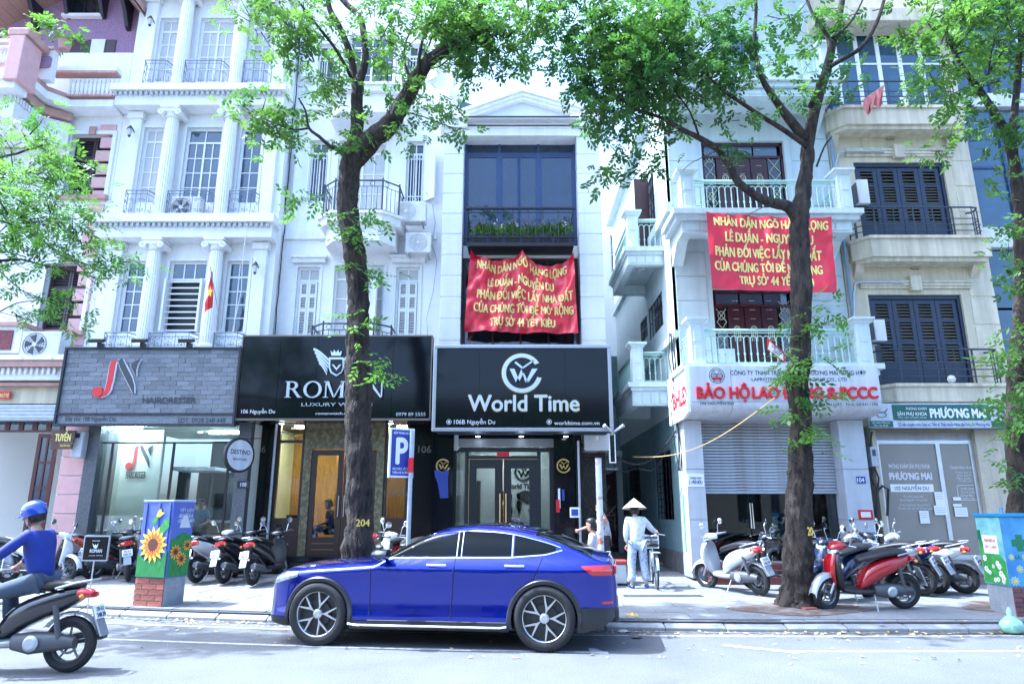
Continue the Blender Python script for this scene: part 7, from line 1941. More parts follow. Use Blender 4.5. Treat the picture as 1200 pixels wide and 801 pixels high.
seam=mat('panel_gap',(.003,.004,.02),.6)
def vseam(pts):
 for sg in(-1,1):
  MB().tube([(x,sg*(car_y(x,z)+.000),z)for x,z in pts],.007,4).build('panel_gap',seam,car)
vseam([(-.76,1.03-.05*i)for i in range(14)]);vseam([(.32-.003*i,1.06-.05*i)for i in range(15)])
vseam([(1.42-.02*i,1.08-.045*i)for i in range(6)]+[(1.31,.83),(1.1,.70),(1.0,.5),(.98,.33)])
vseam([(-.78+.05*i,.32)for i in range(36)])
def hood_seam():pass
blkt=mat('satin_black_trim',(.018,.019,.022),.4)
side_strip('sill_cladding',blkt,-1.02,1.0,.215,.315,.010,30,3)
side_strip('front_bumper_trim',blkt,-2.18,-1.86,lambda x:interp(BOT,x)-.01,lambda x:.33,.008,10,3);side_strip('rear_bumper_trim',blkt,1.84,2.40,lambda x:interp(BOT,x)-.01,lambda x:.50,.010,16,5)
for sg in(-1,1):
 MB().tube([(-1.0,sg*.985,.285),(-.9,sg*1.0,.275),(.9,sg*1.0,.275),(.98,sg*.985,.285)],.030,8,sq=.55).build('running_board',chrome,car,smooth=True)
 for ax in(-AX,AX):
  b=MB();n=36;P=[]
  for i in range(n+1):
   a=R(-14)+R(208)*i/n
   for r_,o in((.400,.000),(.405,.022),(.445,.024),(.462,.002)):
    x,z=ax+r_*math.cos(a),.365+r_*math.sin(a);P.append((x,sg*(car_y(x,max(.25,z))+o),z))
  b.add(P,[(i*4+j,i*4+j+1,i*4+j+5,i*4+j+4)for i in range(n)for j in range(3)])
  b.build('wheel_arch_trim',blkt,car,smooth=True,fix=False)
 MB().tube([(-.02,sg*.975,.985),(.10,sg*1.0,.985),(.22,sg*.975,.985)],.016,8).build('door_handle',chrome,car,smooth=True)
 MB().tube([(.96,sg*.975,.985),(1.08,sg*1.0,.985),(1.20,sg*.975,.985)],.016,8).build('door_handle',chrome,car,smooth=True)
 mr_=MB()
 mr_.loft([[V((-.62+x,sg*(y+.98),1.09+z))for(y,z)in[(.11*s*math.cos(t)+.05,.065*s*math.sin(t)+.02)for t in[2*PI*k/12 for k in range(12)]]]for x,s in((-.10,.4),(-.07,.8),(0,1.05),(.08,1.0),(.11,.9))])
 mo=mr_.build('wing_mirror',mat('bright_mirror_shell',(.10,.11,.13),.2,metal=.9),car,smooth=True)
 MB().tube([(-.58,sg*.86,1.055),(-.58,sg*.97,1.075)],.025,8).build('mirror_arm',blkt,mo)
def top_strip(name,m,xa,xb,p0,off=.004,n=14):
 b=MB();k=14;vs_=[]
 for i in range(n+1):
  x=xa+(xb-xa)*i/n
  for j in range(k+1):
   f_=j/k;ph=p0+(PI-2*p0)*f_;sg=-1
   if ph>PI/2:ph=PI-ph;sg=1
   y,z=car_top(x,ph*.9995);vs_.append((x,sg*y,z+off))
 b.add(vs_,[(i*(k+1)+j,i*(k+1)+j+1,(i+1)*(k+1)+j+1,(i+1)*(k+1)+j)for i in range(n)for j in range(k)])
 return b.build(name,m,car,smooth=True,ang=180,fix=False)
top_strip('windscreen',gls,-.68,-.05,R(22));top_strip('rear_window',gls,1.32,2.05,R(26));top_strip('sunroof',gls,.15,.95,R(52))
hl_=mat('headlight_lens',(.35,.40,.46),.08,metal=.5,var=.5,scale=18)
side_strip('headlight',hl_,-2.18,-1.74,lambda x:interp([(-2.18,.70),(-1.74,.82)],x),lambda x:interp([(-2.18,.79),(-1.95,.875),(-1.74,.885)],x),.006,10,3)
red_=mat('red_tail_lens',(.42,.008,.012),.12,coat=1)
side_strip('taillight',red_,1.90,2.415,lambda x:interp([(1.90,.965),(2.05,.875),(2.41,.875)],x),lambda x:interp([(1.90,.985),(2.41,1.0)],x),.008,14,4)
side_strip('taillight_band',mat('pale_red_lens',(.6,.12,.12),.15),2.04,2.41,.925,.945,.012,10,1)
side_strip('rear_reflector',red_,2.2,2.38,.545,.575,.008,6,1)
MB().box(-2.27,-2.22,-.42,.42,.42,.66).build('grille',blkt,car,bev=.02)
MB().lathe((-2.285,0,.56),[(.001,0),(.09,0),(.09,.02)],20,'X').build('badge',chrome,car)
box('number_plate',M['paper'],car,2.44,2.455,-.24,.24,.66,.80)
box('rear_light_bar',red_,car,2.41,2.445,-.68,.68,.88,.98,bev=.01)
box('rear_bumper',blkt,car,2.36,2.465,-.72,.72,.32,.50,bev=.03)
for sg in(-1,1):MB().lathe((2.38,sg*.62,.36),[(.045,0),(.05,.08),(.04,.085)],16,'X').build('exhaust',chrome,car)
box('underbody',M['plastic'],car,-1.95,1.9,-.70,.70,.20,.40)
for ax in(-AX,AX):
 box('axle',M['plastic'],car,ax-.39,ax+.39,-.60,.60,.25,.60)
 for sg in(-1,1):
  y0=sg*.83
  w=thing('wheel',None,None);del_=w;w.parent=car;w.location=(ax,y0,.380);w.scale=(1.045,1,1.045)
  if sg==1:w.rotation_euler=(0,0,PI)
  k='wheelmesh'
  if k not in _unit:
   q=MB().lathe((0,0,0),[(.255,-.11),(.285,-.125),(.335,-.125),(.357,-.10),(.365,-.06),(.365,.06),(.357,.10),(.335,.125),(.255,.11)],48,'Y',cap=False)
   for i in range(0,48):
    a=2*PI*i/48
    q.box(-.0045,.0045,-.09,.09,.3635,.3685,Matrix.Rotation(a,4,'Y'))
   t_=q.mesh('tyre',M['rubber'],smooth=True,ang=50)
   rim=MB().lathe((0,0,0),[(.262,-.115),(.262,-.105),(.248,-.095),(.245,.10),(.255,.11)],48,'Y',cap=False).mesh('rim',mat('machined_rim',(.55,.56,.58),.28,metal=.8),smooth=True)
   disc=MB().lathe((0,0,0),[(.001,-.02),(.245,-.02),(.245,.02)],32,'Y',cap=False).lathe((0,0,0),[(.001,-.05),(.15,-.05),(.15,-.02)],32,'Y',cap=False).mesh('brake_disc',blkt)
   sp=MB()
   for i in range(5):
    Mx=Matrix.Rotation(2*PI*i/5+.3,4,'Y')
    for s in(-1,1):
     p=[(.0,.045),(s*.014,.10),(s*.048,.17),(s*.080,.246),(s*.068,.250),(s*.034,.185),(s*.0,.125)]
     m_=MB().prism([(a,b_)for a,b_ in(p if s>0 else p[::-1])],-.098,-.078);sp.add([Mx@V(a)for a in m_.v],m_.f)
   sp.lathe((0,0,0),[(.001,-.10),(.034,-.10),(.055,-.092),(.058,-.05)],20,'Y',cap=False)
   _unit[k]=(t_,rim,disc,sp.mesh('spokes',_mats['machined_rim']),MB().lathe((0,0,0),[(.022,-.104),(.028,-.104)],20,'Y',cap=False).mesh('hub_ring',chrome,fix=False))
  for m_ in _unit[k]:link(m_,m_.name.split('.')[0],w)
for o in list(car.children):
 if o.type=='MESH':
  for v in o.data.vertices:
   if v.co.x>1.95:v.co.x=1.95+(v.co.x-1.95)*.74
car.location=(-.905,9.90,0);car.rotation_euler=(0,0,R(-8))
sil=mat('scooter_silver_plastic',(.35,.37,.40),.3,metal=.5)
lens=mat('clear_lens',(.55,.60,.66),.06,metal=.5,var=.4,scale=25)
seatm=mat('black_vinyl_seat',(.018,.018,.02),.4,var=.15,bump=.3,bscale=90)
def sect(x,z,hw,hh,tilt=0,n=14,p=2.6):
 out=[]
 for k in range(n):
  a=2*PI*k/n;c,s=math.cos(a),math.sin(a)
  u=abs(c)**(2/p)*(1 if c>=0 else-1)*hw;w=abs(s)**(2/p)*(1 if s>=0 else-1)*hh
  out.append(V((x-w*math.sin(tilt),u,z+w*math.cos(tilt))))
 return out
def scooter(name,label,loc,heading,colour,lean=8,trim=None,r=.26,screen=False,steer=12,plate=True,rack=False,underbone=False,loc_z=0,group='parked scooters',fend=None):
 t=thing(name,label,'scooter',(0,0,0),group)
 trim=trim or M['plastic'];c=colour;rf=r
 def shell(nm,secs,m,sub=1,par=None):return MB().loft([sect(*s)for s in secs]).build(nm,m,par or t,smooth=True,ang=70,sub=sub)
 shell('rear_body',[(-.78,.80,.05,.04,0),(-.70,.77,.11,.09,0),(-.50,.70,.155,.13,0),(-.25,.62,.17,.15,0),(-.05,.52,.16,.16,0),(.05,.42,.13,.12,0),(.10,.36,.08,.06,0)],c)
 if not underbone:
  shell('floorboard',[(-.20,.30,.13,.06,0),(0,.29,.17,.05,0),(.25,.29,.17,.045,0),(.40,.33,.14,.05,0)],trim)
  shell('leg_shield',[(.36,.30,.12,.05,.3),(.42,.42,.17,.07,1.2),(.46,.60,.20,.07,1.3),(.47,.78,.17,.06,1.4),(.42,.90,.09,.05,1.5)],trim)
  shell('front_cowl',[(.46,.33,.09,.04,.9),(.52,.46,.14,.05,1.2),(.55,.62,.17,.055,1.3),(.53,.78,.14,.055,1.4),(.47,.92,.08,.04,1.5)],c)
 else:
  shell('leg_shield',[(.30,.30,.10,.03,1.2),(.40,.45,.20,.035,1.25),(.46,.62,.19,.04,1.3),(.45,.80,.10,.05,1.4)],c);shell('frame_spine',[(-.05,.56,.06,.06,0),(.15,.48,.05,.06,0),(.38,.60,.05,.06,0)],c)
 s=shell('seat',[(-.74,.86,.08,.03,0),(-.62,.885,.125,.05,0),(-.35,.87,.14,.055,0),(-.10,.80,.135,.05,0),(.08,.765,.10,.05,0),(.12,.74,.05,.03,0)],seatm)
 g=MB()
 pts=[(-.50,.13,.84),(-.72,.14,.90),(-.84,.08,.92),(-.84,-.08,.92),(-.72,-.14,.90),(-.50,-.13,.84)]
 g.tube(pts,.014,6).build('grab_rail',sil if not rack else M['chrome'],t,smooth=True)
 e=MB();e.loft([sect(*q)for q in((-.75,.30,.05,.05,0),(-.55,.31,.09,.09,0),(-.30,.30,.11,.11,0),(-.12,.31,.08,.08,0))]);e.v=[(a[0],a[1]+.07,a[2])for a in e.v];e.build('engine',M['grey'],t,smooth=True,ang=60)
 MB().lathe((-.36,.19,.31),[(.001,-.02),(.07,-.02),(.08,.0),(.055,.02),(.001,.022)],18,'Y').build('engine_cover',M['galv'],t,smooth=True)
 ex=MB().tube([(-.15,-.12,.24),(-.40,-.15,.24),(-.50,-.16,.28),(-.92,-.17,.36)],[.025,.03,.055,.06],12).build('exhaust',M['grey'],t,smooth=True)
 MB().tube([(-.50,-.155,.335),(-.85,-.165,.405)],.03,6,sq=.5).build('heat_shield',sil,ex)
 MB().tube([(-.60,.12,.34),(-.52,.12,.68)],.028,8).build('shock_absorber',M['grey'],t)
 MB().tube([(-.12,.10,.26),(-.08,.26,.02),(-.02,.30,.012)],.011,5).build('side_stand',M['galv'],t)
 tl=MB().loft([sect(*q)for q in((-.72,.79,.12,.045,0),(-.80,.78,.10,.045,0),(-.845,.77,.06,.03,0))]).build('taillight',red_,t,smooth=True)
 for sg in(-1,1):MB().lathe((-.79,sg*.14,.76),[(.001,-.02),(.03,0),(.001,.03)],8,'Y').build('rear_indicator',mat('amber_lens',(.6,.22,.02),.2),t)
 fd=MB();n=9;P=[]
 for i in range(n):
  a=R(30)+R(130)*i/(n-1);rr=r+.05
  for y in(-.06,.0,.06):P.append((-.66+rr*math.cos(a),y,r+rr*math.sin(a)-abs(y)*.3))
 fd.add(P,[(i*3+j,i*3+j+1,i*3+j+4,i*3+j+3)for i in range(n-1)for j in range(2)]).build('rear_mudguard',trim,t,smooth=True,ang=180,fix=False)
 MB().box(-.01,.01,-.07,.07,-.26,.05,Matrix.Translation(V((-.90,0,.60)))@Matrix.Rotation(R(25),4,'Y')).build('mud_flap',sil,t)
 if plate:
  pb=MB().box(-.004,.004,-.095,.095,-.07,.07,Matrix.Translation(V((-.93,0,.60)))@Matrix.Rotation(R(20),4,'Y')).build('number_plate',M['paper'],t)
  Mn=Matrix.Translation(V((-.94,0,.60)))@Matrix.Rotation(R(20),4,'Y')@Matrix.Rotation(R(-90),4,'Z')
  text('29-X1','plate_characters',M['inkdark'],pb,-.06,.06,.012,0,h=.04,bold=.02,M4=Mn);text('248.39','plate_characters',M['inkdark'],pb,-.075,.075,-.052,0,h=.045,bold=.02,M4=Mn)
 def wheel(x,par,nm='wheel',Mx=Matrix()):
  k=('sw',r,underbone)
  if k not in _unit:
   ty=MB().lathe((0,0,0),[(r-.10,-.034),(r-.05,-.052),(r-.015,-.036),(r,0),(r-.015,.036),(r-.05,.052),(r-.10,.034)],28,'Y',cap=False).mesh('tyre',M['rubber'],smooth=True)
   q=MB().lathe((0,0,0),[(r-.098,-.036),(r-.115,-.02),(r-.115,.02),(r-.098,.036)],28,'Y',cap=False).lathe((0,0,0),[(.001,-.06),(.045,-.06),(.045,.06),(.001,.06)],12,'Y',cap=False)
   ns=5 if not underbone else 16
   for i in range(ns):a=2*PI*i/ns;q.tube([(.03*math.cos(a),0,.03*math.sin(a)),((r-.09)*math.cos(a+(.3 if not underbone else.5*(-1)**i)),0,(r-.09)*math.sin(a+(.3 if not underbone else.5*(-1)**i)))],.012 if not underbone else.003,5)
   q.lathe((0,0,0),[(.10,.03),(.075,.03)],16,'Y',cap=False)
   _unit[k]=(ty,q.mesh('rim',mat('dark_alloy_rim',(.16,.17,.18),.35,metal=.7),fix=False))
  w=link(_unit[k][0],'wheel_tyre',par);w.matrix_local=Mx@Matrix.Translation(V((x,0,r)))
  z=link(_unit[k][1],'rim',w);return w
 wheel(-.66,t)
 F=Matrix.Translation(V((.47,0,.60)))@Matrix.Rotation(R(steer),4,'Z')@Matrix.Translation(V((-.47,0,-.60)))
 def fb(b,nm,m,**k):b.v=[tuple(F@V(a))for a in b.v];return b.build(nm,m,t,**k)
 fb(MB().tube([(.45,.0,.72),(.40,0,.95)],.03,8).tube([(.50,-.07,.52),(.64,-.075,r)],.02,8).tube([(.50,.07,.52),(.64,.075,r)],.02,8),'front_fork',sil,smooth=True)
 wheel(.64,t,Mx=F)
 P=[];n=10
 for i in range(n):
  a=R(5)+R(150)*i/(n-1);rr=rf+.035
  for y in(-.075,-.05,0,.05,.075):P.append((.64+rr*math.cos(a),y,rf+rr*math.sin(a)-(.05 if abs(y)>.06 else 0)*1.0-abs(y)*.2))
 fb(MB().add(P,[(i*5+j,i*5+j+1,i*5+j+6,i*5+j+5)for i in range(n-1)for j in range(4)]),'front_mudguard',fend or c,smooth=True,ang=180,fix=False)
 hb=MB().loft([sect(*q)for q in((.26,.96,.06,.03,0),(.33,.98,.14,.055,0),(.42,.97,.13,.07,0),(.50,.94,.07,.05,0),(.53,.93,.03,.02,0))]);fb(hb,'handlebar_cowl',c,smooth=True,ang=70)
 fb(MB().tube([(.26,-.34,1.0),(.34,-.18,.99),(.36,0,.97),(.34,.18,.99),(.26,.34,1.0)],[.018,.016,.02,.016,.018],8),'handlebar',trim,smooth=True)
 for sg in(-1,1):
  fb(MB().tube([(.33,sg*.19,1.0),(.42,sg*.25,1.01),(.36,sg*.33,1.0)],.007,5),'brake_lever',M['alu'])
  fb(MB().tube([(.34,sg*.20,1.0),(.36,sg*.24,1.14),(.33,sg*.27,1.19)],.007,5),'mirror_stem',M['alu'])
  fb(MB().lathe((.32,sg*.29,1.22),[(.001,-.015),(.055,-.012),(.06,0),(.001,.006)],14,'X'),'mirror',M['chrome'],smooth=True)
 hx=(.505,.93)if not underbone else(.50,.93)
 hl2=MB().loft([sect(*q)for q in((hx[0]-.06,hx[1]-.02,.085,.055,.3),(hx[0]+.0,hx[1]-.035,.085,.052,.4),(hx[0]+.03,hx[1]-.045,.05,.03,.4))]);fb(hl2,'headlight',lens,smooth=True)
 for sg in(-1,1):fb(MB().lathe((.50,sg*.14,.72),[(.001,0),(.028,.02),(.001,.035)],8,'X'),'front_indicator',mat('amber_lens',(.6,.22,.02),.2))
 if screen:fb(MB().add([(.50,-.10,.98),(.50,.10,.98),(.42,.07,1.16),(.42,-.07,1.16)],[(0,1,2,3)]),'screen',DARKGL,fix=False)
 if rack:
  b=MB()
  for i in range(6):
   for(a,d)in(((-.14+.056*i,0),(-.14+.056*i,1)),):b.tube([(.60,a[0],.62),(.60,a[0],.84)],.005,4)
  b.tube([(.60,-.14,.84),(.60,.14,.84),(.80,.14,.84),(.80,-.14,.84),(.60,-.14,.84)],.007,4).tube([(.60,-.12,.62),(.60,.12,.62),(.76,.12,.62),(.76,-.12,.62),(.60,-.12,.62)],.007,4)
  fb(b,'basket',M['galv'],fix=False)
 t.location=(loc[0],loc[1],loc[2]if len(loc)>2 else zs(loc[0],loc[1]))
 t.rotation_euler=(R(lean)*-1,0,R(heading))
 t.rotation_mode='ZYX' if False else 'XYZ'
 return t
def pc_(name,col,rough=.22,metal=.0,coat=.8):return mat(name,col,rough,metal=metal,coat=coat,var=.05)
wht=pc_('white_scooter_paint',(.68,.69,.70));blk_=pc_('black_scooter_paint',(.012,.013,.018));rdp=pc_('red_scooter_paint',(.30,.006,.012));dbl=pc_('dark_blue_scooter_paint',(.008,.016,.06));slv=pc_('silver_grey_scooter_paint',(.40,.43,.48),metal=.4);orp=pc_('orange_red_scooter_paint',(.50,.07,.03));wine=pc_('wine_scooter_paint',(.12,.006,.02));cobalt=pc_('cobalt_scooter_paint',(.01,.03,.30))
def at_wheel(px,py,heading,x=-.66,dy=0):
 g=onwalk(px,py);a=R(heading);return(g.x-x*math.cos(a),g.y-x*math.sin(a))
SC_=[('white and grey scooter nearest the sunflower cabinet, tail to the road',230,684,76,wht,dict(rack=False)),('middle black scooter of the three parked right of the sunflower cabinet',262,685,79,blk_,{}),('rightmost black scooter of the three beside the black shop steps',296,687,80,blk_,dict(screen=True)),('black scooter with a red tail lamp just left of the sunflower cabinet',150,682,118,blk_,dict(underbone=False)),('black scooter half hidden behind the small crested stand sign',108,680,60,blk_,dict(lean=6)),('orange fronted scooter behind the stand sign, left of the shop window',88,676,48,orp,dict(trim=wine))]
for lb,px,py,hd,c,k in SC_:
 x,y=at_wheel(px,py,hd);scooter('scooter',lb,(x,y),hd,c,**k)
x,y=at_wheel(78,684,188,.64)if False else(onwalk(76,683).x-.0,onwalk(76,683).y)
scooter('scooter','white scooter with a spoked front wheel behind the blue shirted rider',(onwalk(76,683).x-.62,onwalk(76,683).y),-4,wht,steer=-8,r=.28)
scooter('scooter','silver scooter farthest left, mostly behind the rider',(onwalk(20,684).x-.3,onwalk(20,684).y+.1),30,slv)
scooter('scooter','red scooter standing behind the bonnet of the blue car, left of the parking sign',(W(438,660,13.6).x,13.9),100+150,rdp,lean=6)
scooter('scooter','white scooter standing behind the bonnet of the blue car by the parking sign post',(W(470,660,14.2).x,14.3),230,wht,lean=6)
x,y=at_wheel(892,698,116);scooter('scooter','white scooter leaning in front of the red steps, tail to the road',(x,y),116,wht,lean=9,trim=sil)
scooter('scooter','black and white scooter hidden behind the trunk of the forked tree',(W(928,680,13.4).x,13.4),160,blk_,r=.28)
A_=onwalk(973,717);B_=onwalk(1071,717)
scooter('scooter','red and black scooter parked broadside beside the forked tree',((A_.x+B_.x)/2+.02,11.35),184,rdp,lean=9,steer=22,r=.275,plate=False,fend=sil)
scooter('scooter','dark blue scooter tucked between the forked tree and the red one',(W(986,690,12.3).x,12.35),205,dbl,steer=8,r=.28)
scooter('scooter','grey basket scooter behind the seat of the red one',(W(1040,690,13.0).x,13.2),135,slv,r=.28,underbone=True)
scooter('scooter','cobalt fronted scooter with pale seat rail behind the red one',(W(1062,690,13.3).x,13.5),122,cobalt,r=.28,underbone=True)
scooter('scooter','black motorbike with round headlamp against the grey pillar',(W(1018,690,13.6).x,13.85),-95,blk_,lean=6,r=.28,underbone=True)
x,y=at_wheel(1132,696,136);scooter('scooter','white scooter with orange tail lens nearest the daisy cabinet',(x,y),136,wht,lean=9,trim=slv)
def skin(name,m,par,pts,edges,rad,sub=2,root=0):
 me=bpy.data.meshes.new(name);off=wloc(par)if par else V((0,0,0))
 me.from_pydata([tuple(V(p)-off)for p in pts],edges,[]);me.materials.append(m)
 o=link(me,name,par)
 md=o.modifiers.new('skin','SKIN');md.use_smooth_shade=True
 for i,v in enumerate(me.skin_vertices[0].data):
  r=rad[i];v.radius=r if isinstance(r,tuple)else(r,r);v.use_root=(i==root)
 s=o.modifiers.new('sub','SUBSURF');s.levels=1;s.render_levels=sub
 return o
def hand(par,w,d,side,grip,m):
 """palm, four unequal bent fingers and a thumb, from wrist w along direction d; side = across the palm"""
 w=V(w);d=V(d).normalized();s=V(side).normalized();n=d.cross(s).normalized()
 pts=[w,w+d*.04,w+d*.075];ed=[(0,1),(1,2)];rd=[(.022,.022),(.036,.02),(.036,.017)]
 for k,(o,l)in enumerate(((-.030,.062),(-.010,.072),(.011,.067),(.030,.052))):
  b=w+d*.082+s*o;a0=len(pts);g=grip
  p1=b+(d*math.cos(g*.5)+n*math.sin(g*.5))*l*.45;p2=p1+(d*math.cos(g*1.3)+n*math.sin(g*1.3))*l*.32;p3=p2+(d*math.cos(g*1.9)+n*math.sin(g*1.9))*l*.25
  pts+=[b,p1,p2,p3];ed+=[(2,a0),(a0,a0+1),(a0+1,a0+2),(a0+2,a0+3)];rd+=[.0095,.009,.0082,.007]
 a0=len(pts);b=w+d*.03-s*.035;pts+=[b,b+d*.03-s*.02+n*.01,b+d*.05-s*.015+n*.025*(1+grip*.4)];ed+=[(1,a0),(a0,a0+1),(a0+1,a0+2)];rd+=[.013,.011,.009]
 return pts,ed,rd
def person(label,J,shirt,trousers,loc,hair='short',skirtless=True,cap=None,shoes=None,sleeve='long',face=(0,-1,0),group=None,apron=None,bare=False,grip=1.0):
 """J: dict of joints in world space: pelvis, chest, neck, head, lsh, lel, lwr, rsh.., lhip, lkn, lan, lto"""
 t=thing('person',label,'person',loc,group)
 j={k:V(v)for k,v in J.items()}
 body_p=[j['pelvis'],(j['pelvis']+j['chest'])/2,j['chest'],j['neck'],j['neck'].lerp(j['head'],.35)];ed=[(0,1),(1,2),(2,3),(3,4)];rd=[(.095,.085),(.10,.08),(.12,.085),(.05,.05),(.048,.048)]
 for s in 'lr':
  a=len(body_p);body_p+=[j[s+'sh'],j[s+'el'],j[s+'wr']];ed+=[(2,a),(a,a+1),(a+1,a+2)];rd+=[.052,.038,.024]
  d=j[s+'wr']-j[s+'el'];sd=V((0,0,1))if abs(d.normalized().z)<.7 else V((1,0,0));sd=(sd-d.normalized()*sd.dot(d.normalized()))*(1 if s=='l' else-1)
  hp,he,hr=hand(t,j[s+'wr']+d.normalized()*.01,d,sd,grip,None);b0=len(body_p)
  body_p+=hp;ed+=[(a+2,b0)]+[(p+b0,q+b0)for p,q in he];rd+=hr
  a=len(body_p);body_p+=[j[s+'hip'],j[s+'kn'],j[s+'an'],j[s+'to']];ed+=[(0,a),(a,a+1),(a+1,a+2),(a+2,a+3)];rd+=[.078,.052,.034,(.036,.024)]
 skin('body',M['skin'],t,body_p,ed,rd)
 f=V(face).normalized();up=(j['head']-j['neck']).normalized();sx=f.cross(up).normalized();f=up.cross(sx).normalized()
 H=j['head'];Mh=Matrix(((sx.x,f.x,up.x,H.x),(sx.y,f.y,up.y,H.y),(sx.z,f.z,up.z,H.z),(0,0,0,1)))
 prof=[(.001,-.118,.03),(.040,-.112,.028),(.058,-.085,.018),(.068,-.045,.006),(.074,0,0),(.077,.04,-.004),(.072,.08,-.008),(.052,.11,-.010),(.001,.124,-.010)]
 rg=[]
 for(r,z,o)in prof:
  rg.append([Mh@V((r*math.cos(a),r*1.22*math.sin(a)+o+(.004 if abs(a-PI/2)<.3 else 0),z))for a in[2*PI*k/20 for k in range(20)]])
 hd=MB().loft(rg).build('head',M['skin'],t,smooth=True,ang=180)
 def hb(b,nm,m,**k):b.v=[tuple(Mh@V(a))for a in b.v];return b.build(nm,m,hd,**k)
 hb(MB().loft([[V((.010*s*math.cos(a),.085+o+.012*s*math.sin(a),z))for a in[2*PI*k/8 for k in range(8)]]for z,s,o in((.022,.5,.0),(0,.9,.010),(-.022,1.5,.016),(-.03,.8,.006))]),'nose',M['skin'],smooth=True)
 for s in(-1,1):
  hb(MB().lathe((s*.030,.082,.012),[(.001,-.008),(.012,0),(.001,.006)],10,'Y'),'eye',M['inkdark'],smooth=True);hb(MB().box(s*.030-.017,s*.030+.017,.078,.088,.030,.036),'eyebrow',M['hair'])
  hb(MB().loft([[V((s*(.076+.008*q),.010*math.cos(a)-.005,.026*k_*math.sin(a)-.002))for a in[2*PI*k/10 for k in range(10)]]for q,k_ in((0,.8),(1,1),(1.5,.7))]),'ear',M['skin'],smooth=True)
 hb(MB().box(-.022,.022,.080,.090,-.056,-.048),'mouth',mat('lip',(.30,.10,.09),.5),bev=.003)
 if hair:
  rg=[]
  for(r,z,o)in((.078,-.03 if hair=='short' else-.10,-.02),(.084,.03,-.016),(.083,.075,-.014),(.062,.118,-.012),(.001,.136,-.010)):
   rg.append([Mh@V((r*math.cos(a),r*1.2*math.sin(a)*(1 if math.sin(a)<0 else(.55 if z<.05 else 1))+o,z))for a in[2*PI*k/18 for k in range(18)]])
  MB().loft(rg).build('hair',M['hair'],t,smooth=True,ang=180)
 if shirt:
  P=[j['pelvis']-V((0,0,.07)),(j['pelvis']+j['chest'])/2,j['chest'],j['neck']-(j['neck']-j['chest'])*.35];E=[(0,1),(1,2),(2,3)];Rr=[(.172,.14),(.145,.115),(.155,.115),(.10,.08)]
  for s in 'lr':
   if bare:continue
   a=len(P);el=j[s+'el'];P+=[j[s+'sh'],j[s+'sh'].lerp(el,.75)];E+=[(2,a),(a,a+1)];Rr+=[.074,.062]
   if sleeve=='long':P+=[el,el.lerp(j[s+'wr'],.85)];E+=[(a+1,a+2),(a+2,a+3)];Rr+=[.058,.046]
  skin('shirt',shirt,t,P,E,Rr)
 if trousers:
  P=[j['pelvis']];E=[];Rr=[(.125,.115)]
  for s in 'lr':a=len(P);P+=[j[s+'hip'],j[s+'kn'],j[s+'kn'].lerp(j[s+'an'],.88)];E+=[(0,a),(a,a+1),(a+1,a+2)];Rr+=[.108,.084,.078]
  skin('trousers',trousers,t,P,E,Rr)
 if shoes:
  for s in 'lr':
   a,b=j[s+'an'],j[s+'to'];d=(b-a);d.z=0;d.normalize()
   q=MB().loft([[V(a)+d*u+V((-d.y,d.x,0))*(w*math.cos(k))+V((0,0,-.055+h+h*math.sin(k)))for k in[2*PI*i/12 for i in range(12)]]for u,w,h in((-.06,.025,.015),(-.04,.038,.025),(.03,.042,.032),(.11,.045,.024),(.15,.03,.012))])
   q.build('sandal',shoes,t,smooth=True)
 return t,Mh
def cone_hat(c,r,h,label,tilt):
 t=thing('conical_hat',label,'hat',c);Mx=Matrix.Translation(V(c))@Matrix.Rotation(tilt,4,'X')
 b=MB().lathe((0,0,0),[(r,0),(r*.75,h*.27),(r*.5,h*.52),(r*.25,h*.77),(.004,h)],36,cap=False);b.v=[tuple(Mx@V(a))for a in b.v];b.build('woven_cone',mat('palm_leaf_straw',(.62,.55,.40),.7,var=.2,scale=6,bump=.4),t,smooth=True,ang=180)
 for k in range(7):
  q=MB().tube([(r*(1-k/7.5)*math.cos(a),r*(1-k/7.5)*math.sin(a),h*k/7.5+.002)for a in[2*PI*i/28 for i in range(29)]],.004,4);q.v=[tuple(Mx@V(a))for a in q.v];q.build('hoop',_mats['palm_leaf_straw'],t,fix=False)
 return t
g=onwalk(596,690);g=onwalk(749,689);gx,gy,gz=g
def rel(*a):return(gx+a[0],gy+a[1],gz+a[2])
Jw=dict(pelvis=rel(0,0,.84),chest=rel(-.01,.03,1.16),neck=rel(-.01,.06,1.34),head=rel(-.01,.10,1.47),lsh=rel(-.17,.03,1.26),lel=rel(-.21,.02,1.0),lwr=rel(-.17,.14,.80),rsh=rel(.16,.04,1.26),rel=rel(.33,.16,1.08),rwr=rel(.45,.36,1.02),lhip=rel(-.09,0,.80),lkn=rel(-.12,.03,.44),lan=rel(-.13,-.02,.07),lto=rel(-.15,.10,.03),rhip=rel(.09,0,.80),rkn=rel(.12,.04,.44),ran=rel(.15,.0,.07),rto=rel(.16,.12,.03))
pale=mat('white_print_blouse',(.62,.64,.68),.8,col2=(.42,.46,.54),scale=26,thr=(.5,.62),bump=.3,bscale=6);jean=mat('pale_blue_print_trousers',(.42,.47,.56),.8,col2=(.20,.27,.40),scale=22,thr=(.45,.6),bump=.3,bscale=6)
wm,_=person('person in white blouse and pale blue trousers wheeling a bicycle, seen from behind',Jw,pale,jean,g,shoes=M['inkblue'],face=(0,1,0),hair='long')
cone_hat(rel(-.01,.09,1.48),.235,.20,'pale straw conical hat on the head of the person with the bicycle',R(-6))
bx,by,bz=gx+.36,gy+.42,gz
bk=thing('bicycle','old bicycle with a front basket wheeled by the person in the conical hat','bicycle',(bx,by-.5,gz))
Mb=Matrix.Translation(V((bx,by-.12,bz)))@Matrix.Rotation(R(84),4,'Z')
